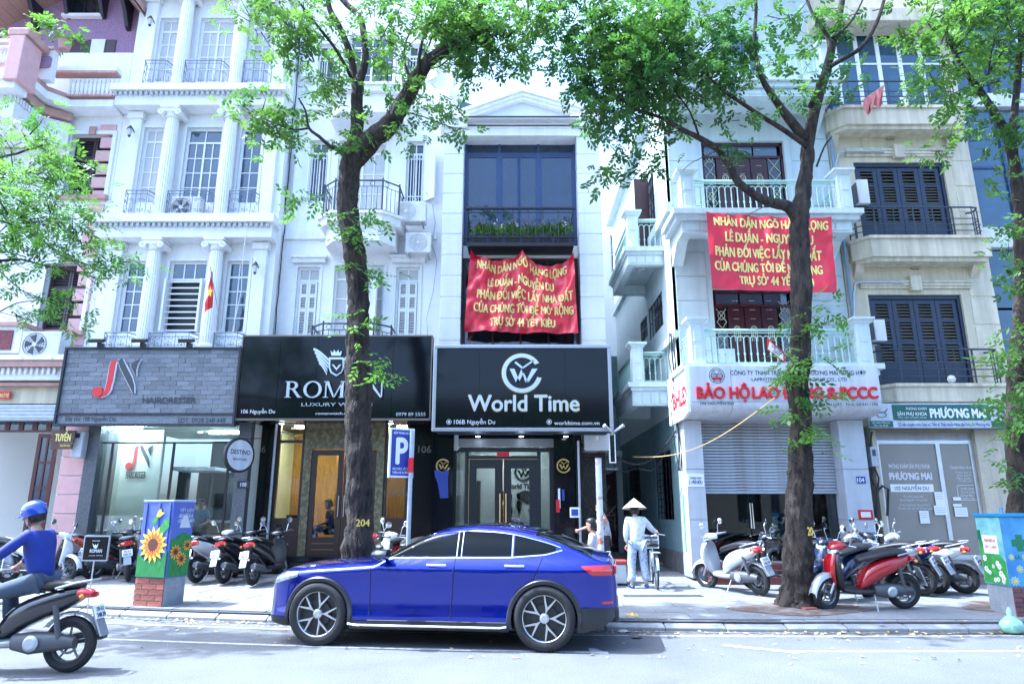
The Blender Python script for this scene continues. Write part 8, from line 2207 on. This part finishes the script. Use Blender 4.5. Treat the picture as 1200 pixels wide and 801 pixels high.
def bb(b,nm,m,**k):b.v=[tuple(Mb@V(a))for a in b.v];return b.build(nm,m,bk,**k)
for x in(-.50,.50):
 q=MB().lathe((x,0,.31),[(.285,-.018),(.31,-.012),(.318,0),(.31,.012),(.285,.018)],32,'Y',cap=False);w_=bb(q,'tyre',M['rubber'],smooth=True)
 q=MB().lathe((x,0,.31),[(.285,-.012),(.275,0),(.285,.012)],32,'Y',cap=False)
 for i in range(14):a=2*PI*i/14;q.tube([(x,.012*(-1)**i,.31),(x+.28*math.cos(a),0,.31+.28*math.sin(a))],.002,3)
 q.v=[tuple(Mb@V(a))for a in q.v];q.build('rim',M['alu'],w_,fix=False)
 q=MB();q.strip([V((x+.345*math.cos(a),-.025,.31+.345*math.sin(a)))for a in[R(20)+R(150)*i/12 for i in range(13)]],[V((x+.345*math.cos(a),.025,.31+.345*math.sin(a)))for a in[R(20)+R(150)*i/12 for i in range(13)]]);bb(q,'mudguard',M['alu'],fix=False)
bb(MB().tube([(-.50,.0,.31),(-.08,0,.28),(-.16,0,.72),(-.50,0,.31)],.012,6).tube([(-.08,0,.28),(.38,0,.62)],.015,6).tube([(-.14,0,.60),(.36,0,.76)],.014,6).tube([(.50,0,.31),(.36,0,.66),(.32,0,.92)],.014,6),'frame',mat('dull_green_frame',(.05,.09,.09),.4))
bb(MB().tube([(.18,-.27,.96),(.30,-.16,.98),(.32,0,.94),(.30,.16,.98),(.18,.27,.96)],.012,6),'handlebar',M['chrome'])
bb(MB().loft([sect(*q)for q in((-.30,.79,.09,.025,0),(-.20,.79,.10,.03,0),(-.06,.77,.04,.02,0))]),'saddle',M['plastic'],smooth=True)
q=MB()
for z in(.70,.78,.86,.94):q.tube([(.40,-.16,z),(.62,-.16,z),(.62,.16,z),(.40,.16,z),(.40,-.16,z)],.004,4)
for k in range(9):q.tube([(.40+.22*k/8,-.16,.70),(.40+.22*k/8,-.16,.94)],.003,4).tube([(.40,-.16+.04*k,.70),(.40,-.16+.04*k,.94)],.003,4).tube([(.62,-.16+.04*k,.70),(.62,-.16+.04*k,.94)],.003,4)
bb(q,'basket',M['galv'],fix=False);bb(MB().box(-.72,-.30,-.07,.07,.66,.675).tube([(-.66,.06,.66),(-.5,.05,.31)],.006,4),'rear_rack',M['galv']);bb(MB().box(-.745,-.735,-.02,.02,.5,.54),'reflector',red_)
bb(MB().lathe((-.08,0,.28),[(.08,-.03),(.08,-.025)],16,'Y').box(-.14,-.02,.06,.16,.10,.125).box(-.14,-.02,-.16,-.06,.43,.455).tube([(-.08,.08,.28),(-.08,.08,.11)],.008,5),'pedals',M['grey'])
def seated(px,py,Y,label,shirt,face,bare=False,sleeve='short',hgt=0.42,stand=False,hair='long',arm=None,trousers=None,zf=None):
 c=W(px,py,Y);z=zf if zf is not None else zs(c.x,min(Y,17.4));f=V((face[0],face[1],0)).normalized();s=V((f.y,-f.x,0))
 def P(a,b,h):q=V((c.x,Y,z))+f*a-s*b;q.z+=h;return tuple(q)
 k=.84 if stand else hgt+.08;th=(0.02,.42)if not stand else(.02,.02)
 J=dict(pelvis=P(0,0,k),chest=P(.04,0,k+.33),neck=P(.06,0,k+.50),head=P(.10,0,k+.64),lsh=P(.04,.17,k+.42),lel=P(.08,.23,k+.18),lwr=P(.26,.16,k+.12),rsh=P(.04,-.17,k+.42),rel=P(.08,-.23,k+.18),rwr=P(.26,-.14,k+.12),lhip=P(.02,.09,k-.02),rhip=P(.02,-.09,k-.02),lkn=P(.42 if not stand else.03,.12,k+.02 if not stand else.44),rkn=P(.42 if not stand else.03,-.12,k+.02 if not stand else.44),lan=P(.40 if not stand else 0,.12,.07),ran=P(.40 if not stand else 0,-.12,.07),lto=P(.54 if not stand else.13,.13,.03),rto=P(.54 if not stand else.13,-.13,.03))
 if arm:J.update({a:P(*b)for a,b in arm.items()})
 return person(label,J,shirt,trousers or M['inkdark'],V((c.x,Y,z)),hair=hair,shoes=M['plastic'],sleeve=sleeve,face=tuple(f),bare=bare)
dots=mat('grey_dotted_top',(.40,.41,.44),.8,col2=(.10,.10,.13),scale=30,thr=(.52,.6))
seated(711,640,14.6,'person in a sleeveless dotted grey top leaning an arm out behind the rusty pole',dots,(-1,.2),bare=True,stand=True,arm=dict(lel=(.28,.22,1.12),lwr=(.50,.20,1.05)))
st1=seated(699,640,14.0,'person in a pale grey shirt sitting low behind the tail of the blue car',mat('pale_grey_shirt',(.42,.44,.48),.8,var=.1),(-.8,.3),hgt=.44)
c=W(699,640,14.0);z=zs(c.x,14.0)
tag(MB().box(c.x-.17,c.x+.17,13.85,14.17,z,z+.42).build('plastic_stool',mat('blue_plastic_stool',(.04,.10,.35),.5),None,bev=.03),'low blue plastic stool under the seated person behind the car','stool')
ap=M['inkdark']
seated(236,600,YB+1.6,'person in a blue shirt and dark apron standing inside the hairdresser window',mat('steel_blue_shirt',(.08,.16,.26),.8,var=.1),(.1,-1),stand=True,hair='short',zf=.36,trousers=mat('dark_apron',(.02,.025,.04),.8))
seated(388,610,yfC+.5 if 'yfC' in globals()else 18.3,'person in black bent over the desk inside the amber lit watch shop',M['inkdark'],(-1,-.1),zf=.62,hgt=.5)
seated(592,600,18.2,'person in a dark grey shirt sitting inside the clock shop behind the left door pane',mat('charcoal_shirt',(.05,.055,.06),.8),(.9,-.4),zf=.5,hgt=.75,hair='short')
YRd=7.75
gx,gz=X_(10,780,YRd),.0
gy=YRd
rs=scooter('rider_scooter','dark scooter ridden past the camera at the left edge, tail lamp glowing',(gx-.05,gy,0),180,blk_,lean=0,trim=sil,r=.28,steer=0,group=None)
rs.location.z=0
for ch in list(rs.children):
 if ch.name.startswith('side_stand'):bpy.data.objects.remove(ch)
blue=mat('royal_blue_jacket',(.010,.024,.22),.7,var=.15,scale=5,bump=.5,bscale=5);greyt=mat('steel_grey_trousers',(.05,.07,.11),.8,var=.15)
Jr=dict(pelvis=rel(.22,0,.94),chest=rel(.10,0,1.28),neck=rel(.05,0,1.46),head=rel(.0,0,1.60),lsh=rel(.09,.18,1.38),lel=rel(-.10,.28,1.18),lwr=rel(-.26,.30,1.06),rsh=rel(.09,-.18,1.38),rel=rel(-.10,-.28,1.18),rwr=rel(-.26,-.30,1.06),lhip=rel(.20,.10,.90),lkn=rel(-.22,.16,.78),lan=rel(-.14,.14,.42),lto=rel(-.27,.14,.37),rhip=rel(.20,-.10,.90),rkn=rel(-.22,-.16,.78),ran=rel(-.14,-.14,.42),rto=rel(-.27,-.14,.37))
rd_,Mh=person('person in a royal blue jacket and blue helmet riding the dark scooter at the left',Jr,blue,greyt,(gx,gy,0),hair='long',shoes=M['plastic'],face=(-1,0,0),grip=1.3)
hm=thing('helmet','blue open face helmet with a small peak worn by the scooter rider','helmet',Jr['head'])
b=MB().lathe((0,-.01,0),[(.105,-.03),(.112,.03),(.105,.08),(.075,.125),(.03,.145),(.001,.148)],26,cap=False);b.v=[tuple(Mh@V((a[0],a[1]*1.15,a[2])))for a in b.v];b.build('shell',mat('glossy_blue_helmet',(.02,.05,.35),.15,coat=1),hm,smooth=True,ang=180)
b=MB().strip([V((.10*math.cos(a),.06+.06*math.sin(a),.03))for a in[PI*i/10 for i in range(11)]],[V((.10*math.cos(a),.06+.13*math.sin(a),.02))for a in[PI*i/10 for i in range(11)]]);b.v=[tuple(Mh@V(a))for a in b.v];b.build('peak',_mats['glossy_blue_helmet'],hm,fix=False)
b=MB().tube([(.085,.0,-.02),(.06,.03,-.11),(0,.045,-.125),(-.06,.03,-.11),(-.085,0,-.02)],.006,5);b.v=[tuple(Mh@V(a))for a in b.v];b.build('chin_strap',M['plastic'],hm)
gc2=thing('garage_car','black car nose showing inside the open garage at the far left','car',(-14.6,YA+2.2,.27))
b=MB().loft([[V((x,YA+2.3+w*math.cos(a),.55+h*.5+h*.5*math.sin(a)))for a in[2*PI*k/20 for k in range(20)]]for x,w,h in((-16.4,.85,.9),(-15.6,.88,.95),(-15.1,.88,.85),(-14.4,.86,.48),(-13.9,.80,.40),(-13.72,.6,.3))]);b.build('body',pc_('black_scooter_paint',(.012,.013,.018)),gc2,smooth=True,ang=60)
MB().lathe((-14.3,YA+1.45,.57),[(.001,0),(.30,0),(.31,.2),(.001,.2)],24,'Y').build('wheel',M['rubber'],gc2);box('headlight',lens,gc2,-13.85,-13.74,YA+1.75,YA+2.0,.78,.88,bev=.02)
bark=mat('rough_grey_brown_bark',(.046,.034,.026),.95,col2=(.012,.009,.008),scale=9,stretch=(1,1,.35),thr=(.42,.62),var=.3,bump=2.2,bscale=26)
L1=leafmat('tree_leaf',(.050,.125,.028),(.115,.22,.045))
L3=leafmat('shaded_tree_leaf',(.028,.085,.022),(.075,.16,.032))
L2=leafmat('feathery_tree_leaf',(.055,.15,.03),(.13,.26,.05))
def limb(name,pts,Ys,rad,parent,knob=.0,n=10,sub=3):
 P=[];Rr=[]
 for i in range(len(pts)):
  p=W(pts[i][0],pts[i][1],Ys[i]if isinstance(Ys,(list,tuple))else Ys);P.append(p);Rr.append(rad[i]if isinstance(rad,(list,tuple))else rad)
 Q=[];S=[]
 for i in range(len(P)-1):
  p0,p1,p2,p3=P[max(0,i-1)],P[i],P[i+1],P[min(len(P)-1,i+2)]
  for k in range(sub):
   t=k/sub
   Q.append(((p1*2)+(p2-p0)*t+(p0*2-p1*5+p2*4-p3)*t*t+(p1*3-p0-p2*3+p3)*t**3)/2);S.append(Rr[i]+(Rr[i+1]-Rr[i])*t)
 Q.append(P[-1]);S.append(Rr[-1])
 b=MB().tube(Q,S,n)
 if knob:
  out=[]
  for v_,c in zip(b.v,[q for q in Q for _ in range(n)]):
   v_=V(v_);d=v_-c
   f_=1+knob*(noise.noise(v_*2.3)*1.1+noise.noise(v_*7)*.8)
   if n>40:
    w_=V((v_.x*17,v_.y*17,v_.z*4.2));f_+=(min(.5,abs(noise.noise(w_))*2.2)-.3)*.24+noise.noise(w_*2.6)*.07
   out.append(tuple(c+d*f_))
  b.v=out
 b.build(name,bark,parent,smooth=True,ang=180,fix=False)
 return Q
def spray_tpl(r,nl,L,lw,ll):
 """a compound leaf: quads along a rachis, x forward"""
 q=[]
 for i in range(nl):
  t=(i+1)/nl;s=-1 if i%2 else 1
  o=V((L*(1-(1-t)*.9),0,-.06*L*t*t*3))
  ang=s*R(r.uniform(35,65))if i<nl-1 else 0
  d=V((math.cos(ang),math.sin(ang),r.uniform(-.45,.05))).normalized();l_=ll*r.uniform(.75,1.15)
  sd=d.cross(V((0,0,1))).normalized()*lw*.5
  q.append([o,o+d*l_*.5+sd,o+d*l_,o+d*l_*.5-sd])
 return q
def foliage(name,m,parent,blobs,seed,nl=7,L=.20,lw=.052,ll=.115,dens=1.0,twig=True):
 r=random.Random(seed);tp=[spray_tpl(r,nl,L,lw,ll)for _ in range(8)]
 vs_,fs=[],[];tw=MB()
 for(px,py,rx,ry,Y,dY,den)in blobs:
  c=W(px,py,Y);s=(c-V((0,0,CAMH))).length/FPX
  ax,az=rx*s,ry*s
  ncl=max(2,int(rx*ry*.0095*den*dens))
  for _ in range(ncl):
   while True:
    u=V((r.uniform(-1,1),r.uniform(-1,1),r.uniform(-1,1)))
    if u.length<1:break
   cc=c+V((u.x*ax,u.y*dY,u.z*az))
   if twig and rx>12:tw.tube([c+(cc-c)*.25+V((0,0,-.15*az)),c+(cc-c)*.65+V((r.uniform(-.08,.08),0,r.uniform(-.1,.05))),cc],[.012,.007,.003],3,cap=False)
   for _k in range(9):
    o=cc+V((r.gauss(0,.17),r.gauss(0,.17),r.gauss(0,.12)))
    t=r.choice(tp);rot=Matrix.Rotation(r.uniform(0,2*PI),3,'Z')@Matrix.Rotation(r.gauss(.15,.45),3,'Y')@Matrix.Rotation(r.gauss(0,.5),3,'X');sc=r.uniform(.8,1.2)
    for q in t:
     n0=len(vs_)
     for a in q:
      a=rot@a*sc;vs_.append((o.x+a.x,o.y+a.y,o.z+a.z))
     fs.append((n0,n0+1,n0+2,n0+3))
 b=MB();b.v,b.f=vs_,fs
 b.build(name,m,parent,kind='stuff',fix=False)
 if tw.v:tw.build('twigs',bark,parent,kind='stuff',fix=False)
 return len(fs)
def sprouts(parent,lst,seed):
 """small leafy shoots growing straight out of the trunk"""
 foliage('trunk_shoots',L2,parent,[(a,b,c,d,Y,.15,1.3+130/(c*d))for a,b,c,d,Y in lst],seed,7,.30,.055,.12,twig=False)
YT=11.55
g2=onwalk(421,706);
t2=thing('street_tree','tall tree with a straight dark trunk rising behind the blue car, number painted on it','tree',(W(420,690,YT).x,YT,zs(-2.5,YT)),'street trees on the pavement')
limb('trunk',[(420,712),(420,690),(420,645),(421,600),(421,550),(420,500),(421,462),(418,420),(419,380),(420,340),(416,300),(410,268),(407,235),(409,205),(415,178),(418,150),(418,122),(420,95)],YT,[.33,.27,.235,.22,.212,.205,.225,.195,.188,.182,.19,.185,.175,.185,.19,.115,.11,.10],t2,.16,64,11)
limb('branch',[(414,190),(432,168),(455,148),(468,128),(480,108),(489,92),(503,72),(530,52),(548,30),(566,0),(580,-40)],[YT,YT,YT-.1,YT-.2,YT-.3,YT-.3,YT-.4,YT-.5,YT-.5,YT-.5,YT-.5],[.17,.19,.175,.155,.14,.13,.12,.10,.07,.05,.03],t2,.14,44,10)
limb('branch',[(420,97),(428,72),(426,40),(420,18),(400,-2),(385,-40)],[YT,YT,YT+.1,YT+.2,YT+.3,YT+.3],[.095,.075,.065,.06,.055,.04],t2,.1)
limb('branch',[(418,120),(412,70),(398,32),(386,10),(380,-30)],YT+.3,[.08,.07,.06,.055,.04],t2,.1)
limb('branch',[(412,92),(395,60),(378,38),(362,18),(345,-5)],[YT,YT-.2,YT-.4,YT-.5,YT-.6],[.035,.03,.028,.024,.018],t2)
limb('branch',[(404,178),(388,172),(374,160),(362,150),(358,130),(350,115)],[YT-.1,YT-.4,YT-.5,YT-.6,YT-.6,YT-.7],[.045,.035,.03,.024,.018,.01],t2,.1)
limb('branch',[(362,150),(345,152),(325,146),(310,140)],YT-.6,[.022,.018,.014,.008],t2)
for pp,yy,rr in(([(489,92),(492,62),(500,30),(512,0)],YT-.5,.04),([(484,100),(474,72),(476,48),(488,20),(492,-10)],YT-.1,.03),([(503,72),(520,60),(545,45),(570,38),(600,20)],YT-.7,.025),([(498,80),(515,78),(535,60),(550,45)],YT-.2,.02),([(468,128),(482,100),(500,60),(514,20),(520,-10)],YT-.4,.03),([(440,60),(455,30),(470,8),(478,-15)],YT,.015),([(478,132),(500,138),(525,148),(550,152)],YT-.5,.012)):
 limb('branch',pp,yy,[rr,rr*.8,rr*.6,rr*.4,rr*.3][:len(pp)],t2,0,6)
foliage('crown',L1,t2,[(300,22,42,30,YT-.5,.9,1.1),(345,30,30,30,YT-.5,.8,.9),(330,145,34,26,YT-.6,.5,1.3),(308,132,22,20,YT-.7,.4,1.2),(372,75,30,32,YT-.3,.8,.7),(395,40,28,28,YT,.8,.8),(392,110,22,30,YT-.2,.6,.8),(410,160,22,24,YT-.35,.4,.8),(355,60,22,30,YT,.7,.8),(440,22,34,26,YT,.9,.6),(470,55,30,30,YT-.3,.8,.7),(500,20,36,26,YT-.4,.9,1.1),(545,30,44,36,YT-.5,1.0,1.5),(585,45,42,38,YT-.6,1.0,1.7),(622,20,34,34,YT-.5,.9,1.5),(548,76,24,18,YT-.5,.8,.8),(540,60,30,30,YT-.2,.8,1.0),(455,100,22,16,YT-.3,.5,.8),(495,118,24,22,YT-.5,.6,.9),(482,148,22,18,YT-.5,.4,.8),(520,110,22,16,YT-.5,.5,.7),(530,148,26,9,YT-.5,.3,.9),(435,75,14,30,YT-.2,.5,.5),(560,-20,60,20,YT,1,1.0),(400,-20,60,18,YT,1,.8)],21,dens=1.1)
sprouts(t2,[(360,238,9,8,YT-.4),(412,268,12,14,YT-.35),(430,260,8,8,YT-.3),(434,320,7,7,YT-.3),(415,384,12,10,YT-.35),(445,424,6,9,YT-.3)],5)
YU=11.5
t3=thing('street_tree','forked dark tree in front of the taut red banner, roots swelling over the pavement','tree',(W(936,712,YU).x,YU,zs(5,YU)),'street trees on the pavement')
limb('trunk',[(936,722),(937,708),(937,690),(936,645),(937,600),(939,550),(938,500),(936,440),(938,400),(939,350),(938,300),(937,262),(941,225),(945,195),(947,160)],YU,[.40,.31,.25,.215,.20,.19,.18,.185,.165,.16,.16,.17,.135,.11,.11],t3,.2,64,13)
limb('root',[(934,690),(924,706),(914,718)],[YU,YU-.1,YU-.15],[.2,.13,.05],t3,.2);limb('root',[(944,692),(958,708),(968,716)],[YU,YU-.1,YU-.2],[.18,.11,.04],t3,.2)
limb('branch',[(936,262),(925,243),(905,238),(885,229),(866,214),(857,198),(842,176),(820,162),(800,152),(775,138),(750,130),(725,114),(700,95)],[YU-.1*min(i,5)for i in range(13)],[.13,.11,.085,.075,.07,.065,.055,.05,.042,.035,.03,.022,.012],t3,.12)
limb('branch',[(947,165),(958,115),(968,85),(975,55),(982,30),(990,-20)],[YU,YU,YU+.1,YU+.1,YU+.2,YU+.2],[.12,.10,.09,.08,.07,.05],t3,.1)
limb('branch',[(945,165),(925,140),(905,112),(893,92),(886,70),(884,45),(886,15),(885,-20)],[YU,YU-.2,YU-.3,YU-.4,YU-.4,YU-.5,YU-.5,YU-.5],[.10,.085,.06,.05,.045,.04,.03,.02],t3,.1)
limb('branch',[(944,170),(915,150),(895,138),(868,120),(850,108),(832,92),(815,70),(795,55)],[YU-.1,YU-.3,YU-.4,YU-.5,YU-.6,YU-.6,YU-.6,YU-.6],[.05,.045,.04,.035,.03,.025,.018,.01],t3)
limb('branch',[(972,78),(990,68),(1010,55),(1026,30),(1036,0),(1040,-30)],[YU,YU-.1,YU-.2,YU-.3,YU-.3,YU-.3],[.05,.042,.04,.036,.03,.02],t3)
limb('branch',[(950,125),(962,95),(972,60),(968,40),(952,16),(940,-15)],YU-.35,[.055,.05,.045,.04,.03,.02],t3)
for pp,yy,rr in(([(975,45),(995,28),(1010,2),(1016,-20)],YU-.3,.03),([(886,72),(870,48),(848,28),(825,18)],YU-.4,.035),([(820,162),(808,130),(790,105),(775,70),(760,40)],YU-.6,.022),([(800,152),(770,160),(745,170)],YU-.5,.012),([(842,176),(812,190),(800,200)],YU-.6,.008),([(813,90),(800,88),(790,80),(765,42)],YU-.4,.018),([(957,195),(966,172),(975,160)],YU-.1,.02),([(905,238),(880,250),(868,262)],YU-.3,.008),([(750,130),(735,90),(725,70),(705,45)],YU-.5,.016)):
 limb('branch',pp,yy,[rr,rr*.8,rr*.6,rr*.4,rr*.3][:len(pp)],t3,0,6)
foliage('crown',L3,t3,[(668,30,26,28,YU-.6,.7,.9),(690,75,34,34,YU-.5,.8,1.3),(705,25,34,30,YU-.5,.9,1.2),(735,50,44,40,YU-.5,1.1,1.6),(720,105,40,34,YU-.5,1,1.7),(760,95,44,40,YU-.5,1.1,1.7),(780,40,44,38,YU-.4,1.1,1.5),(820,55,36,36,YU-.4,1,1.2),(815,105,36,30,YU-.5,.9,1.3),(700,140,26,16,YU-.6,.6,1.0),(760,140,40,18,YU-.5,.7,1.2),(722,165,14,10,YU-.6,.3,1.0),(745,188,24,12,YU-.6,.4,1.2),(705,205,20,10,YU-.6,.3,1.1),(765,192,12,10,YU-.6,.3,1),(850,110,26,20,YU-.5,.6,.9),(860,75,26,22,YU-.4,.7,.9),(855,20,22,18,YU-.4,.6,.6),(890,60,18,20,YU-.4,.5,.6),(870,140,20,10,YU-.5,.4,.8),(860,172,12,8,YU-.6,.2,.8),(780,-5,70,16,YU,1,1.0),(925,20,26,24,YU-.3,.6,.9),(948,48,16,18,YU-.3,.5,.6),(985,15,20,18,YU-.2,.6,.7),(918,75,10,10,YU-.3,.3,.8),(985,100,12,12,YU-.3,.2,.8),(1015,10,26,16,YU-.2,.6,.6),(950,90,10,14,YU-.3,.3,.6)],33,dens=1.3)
sprouts(t3,[(925,120,12,10,YU-.3),(957,375,16,16,YU-.3),(925,432,12,12,YU-.4),(958,465,14,8,YU-.35),(924,490,8,12,YU-.4),(940,515,22,6,YU-.4),(962,418,4,5,YU-.3)],6)
YV=11.6
t4=thing('street_tree','dark tree half cut off by the right edge of the photo behind the painted cabinet','tree',(W(1196,700,YV).x,YV,zs(8,YV)),'street trees on the pavement')
limb('trunk',[(1204,715),(1202,690),(1201,600),(1200,520),(1199,450),(1199,420),(1200,380),(1200,320),(1197,250),(1190,200),(1184,168)],YV,[.34,.28,.24,.23,.24,.22,.17,.15,.12,.10,.10],t4,.18,48,12)
limb('branch',[(1184,170),(1176,150),(1162,127),(1145,102),(1130,82),(1115,55),(1105,20)],YV-.2,[.09,.08,.07,.06,.045,.03,.015],t4,.1)
limb('branch',[(1185,172),(1188,140),(1192,100),(1196,50),(1198,0)],YV,[.08,.07,.06,.05,.04],t4,.1)
for pp,rr in(([(1148,106),(1163,78),(1180,55),(1200,35)],.03),([(1158,90),(1162,60),(1170,30)],.02),([(1180,160),(1195,148),(1215,130)],.03),([(1132,84),(1120,90),(1100,70)],.014)):limb('branch',pp,YV-.3,[rr,rr*.8,rr*.6,rr*.4],t4,0,6)
foliage('crown',L1,t4,[(1085,20,26,24,YV-.4,.8,1.2),(1110,60,34,30,YV-.4,.8,1.4),(1145,25,40,34,YV-.3,1,1.6),(1185,30,36,40,YV-.3,1,1.6),(1180,85,34,26,YV-.4,.8,1.1),(1095,92,22,14,YV-.4,.5,1),(1135,95,22,20,YV-.4,.6,1),(1075,45,16,20,YV-.4,.5,1),(1120,130,12,16,YV-.4,.4,.7),(1105,175,20,12,YV-.6,.4,.9),(1160,145,30,20,YV-.4,.6,.9),(1195,165,16,26,YV-.4,.5,.9),(1130,165,18,10,YV-.5,.4,.8),(1183,240,12,30,YV-.5,.4,.9),(1178,305,14,30,YV-.5,.4,.9),(1150,-5,60,14,YV,1,1)],44,dens=1.15)
sprouts(t4,[(1180,415,16,10,YV-.4),(1182,455,12,12,YV-.5),(1176,482,10,8,YV-.5),(1182,495,14,10,YV-.5),(1185,555,10,6,YV-.5),(1190,400,8,8,YV-.4)],7)
YX=9.6
t1=thing('street_tree','feathery bright green tree reaching in from the left edge over the villa','tree',(W(-150,690,9.9).x,10.9,.13),'street trees on the pavement')
limb('trunk',[(-190,800),(-180,600),(-150,450),(-110,360),(-60,316),(0,306)],[11.2,11.2,11,10.6,10.1,YX],[.3,.25,.2,.12,.06,.035],t1,.15,14)
for pp,rr in(([(-5,306),(25,304),(55,312),(100,322),(120,330)],.022),([(35,268),(60,290),(85,305),(100,318)],.014),([(0,318),(25,340),(45,348),(50,356)],.010),([(0,365),(20,355),(45,352),(60,353)],.010),([(-60,316),(-30,260),(10,262),(45,278)],.02),([(-60,316),(-20,200),(20,180),(50,170)],.03),([(100,322),(115,335),(120,345)],.006),([(0,366),(25,372),(45,380)],.006)):limb('branch',pp,YX,[rr,rr*.8,rr*.6,rr*.5,rr*.4][:len(pp)],t1,0,6)
foliage('crown',L2,t1,[(30,160,34,22,YX,.6,1.1),(20,200,50,34,YX,.8,1.3),(60,190,28,26,YX,.6,1.1),(15,250,44,36,YX,.8,1.4),(60,250,40,26,YX,.7,1.3),(95,275,38,20,YX,.5,1.2),(130,305,26,22,YX,.5,1.1),(100,310,30,16,YX,.5,1.0),(40,300,44,14,YX,.5,.9),(145,325,12,12,YX,.3,.9),(70,345,34,14,YX,.4,.7),(75,368,12,8,YX,.3,.7),(20,330,26,20,YX,.4,.4),(15,365,18,8,YX,.3,.3),(-40,220,50,80,YX+.4,1,1.0)],55,nl=9,L=.20,lw=.030,ll=.10,dens=.95)
yp_=mat('yellow_spray_paint',(.55,.42,.06),.8)
ptext('204','painted_number',yp_,t2,417,433,616,608,YT-.30,bold=.03);ptext('20','painted_number',yp_,t3,947,953,627,617,YU-.26,bold=.03)
for k,(px,py,lb)in enumerate(((14,40,'pale leafy shrub at the left end of the villa terrace'),(42,34,'pale leafy shrub on the pink pedestal of the villa terrace'),(78,42,'pale leafy shrub hanging over the villa terrace parapet'))):
 c=W(px,py,YA-1.2);o=thing('terrace_shrub',lb,'shrub',c,'shrubs on the villa terrace')
 foliage('foliage',L2,o,[(px,py,14,9,YA-1.2,.3,4)],70+k,nl=6,L=.16,lw=.05,ll=.13,twig=False,dens=1.15)
 MB().lathe(c-V((0,0,.45)),[(.12,0),(.17,.26),(.15,.26)],14).build('pot',M['terracotta'],o)
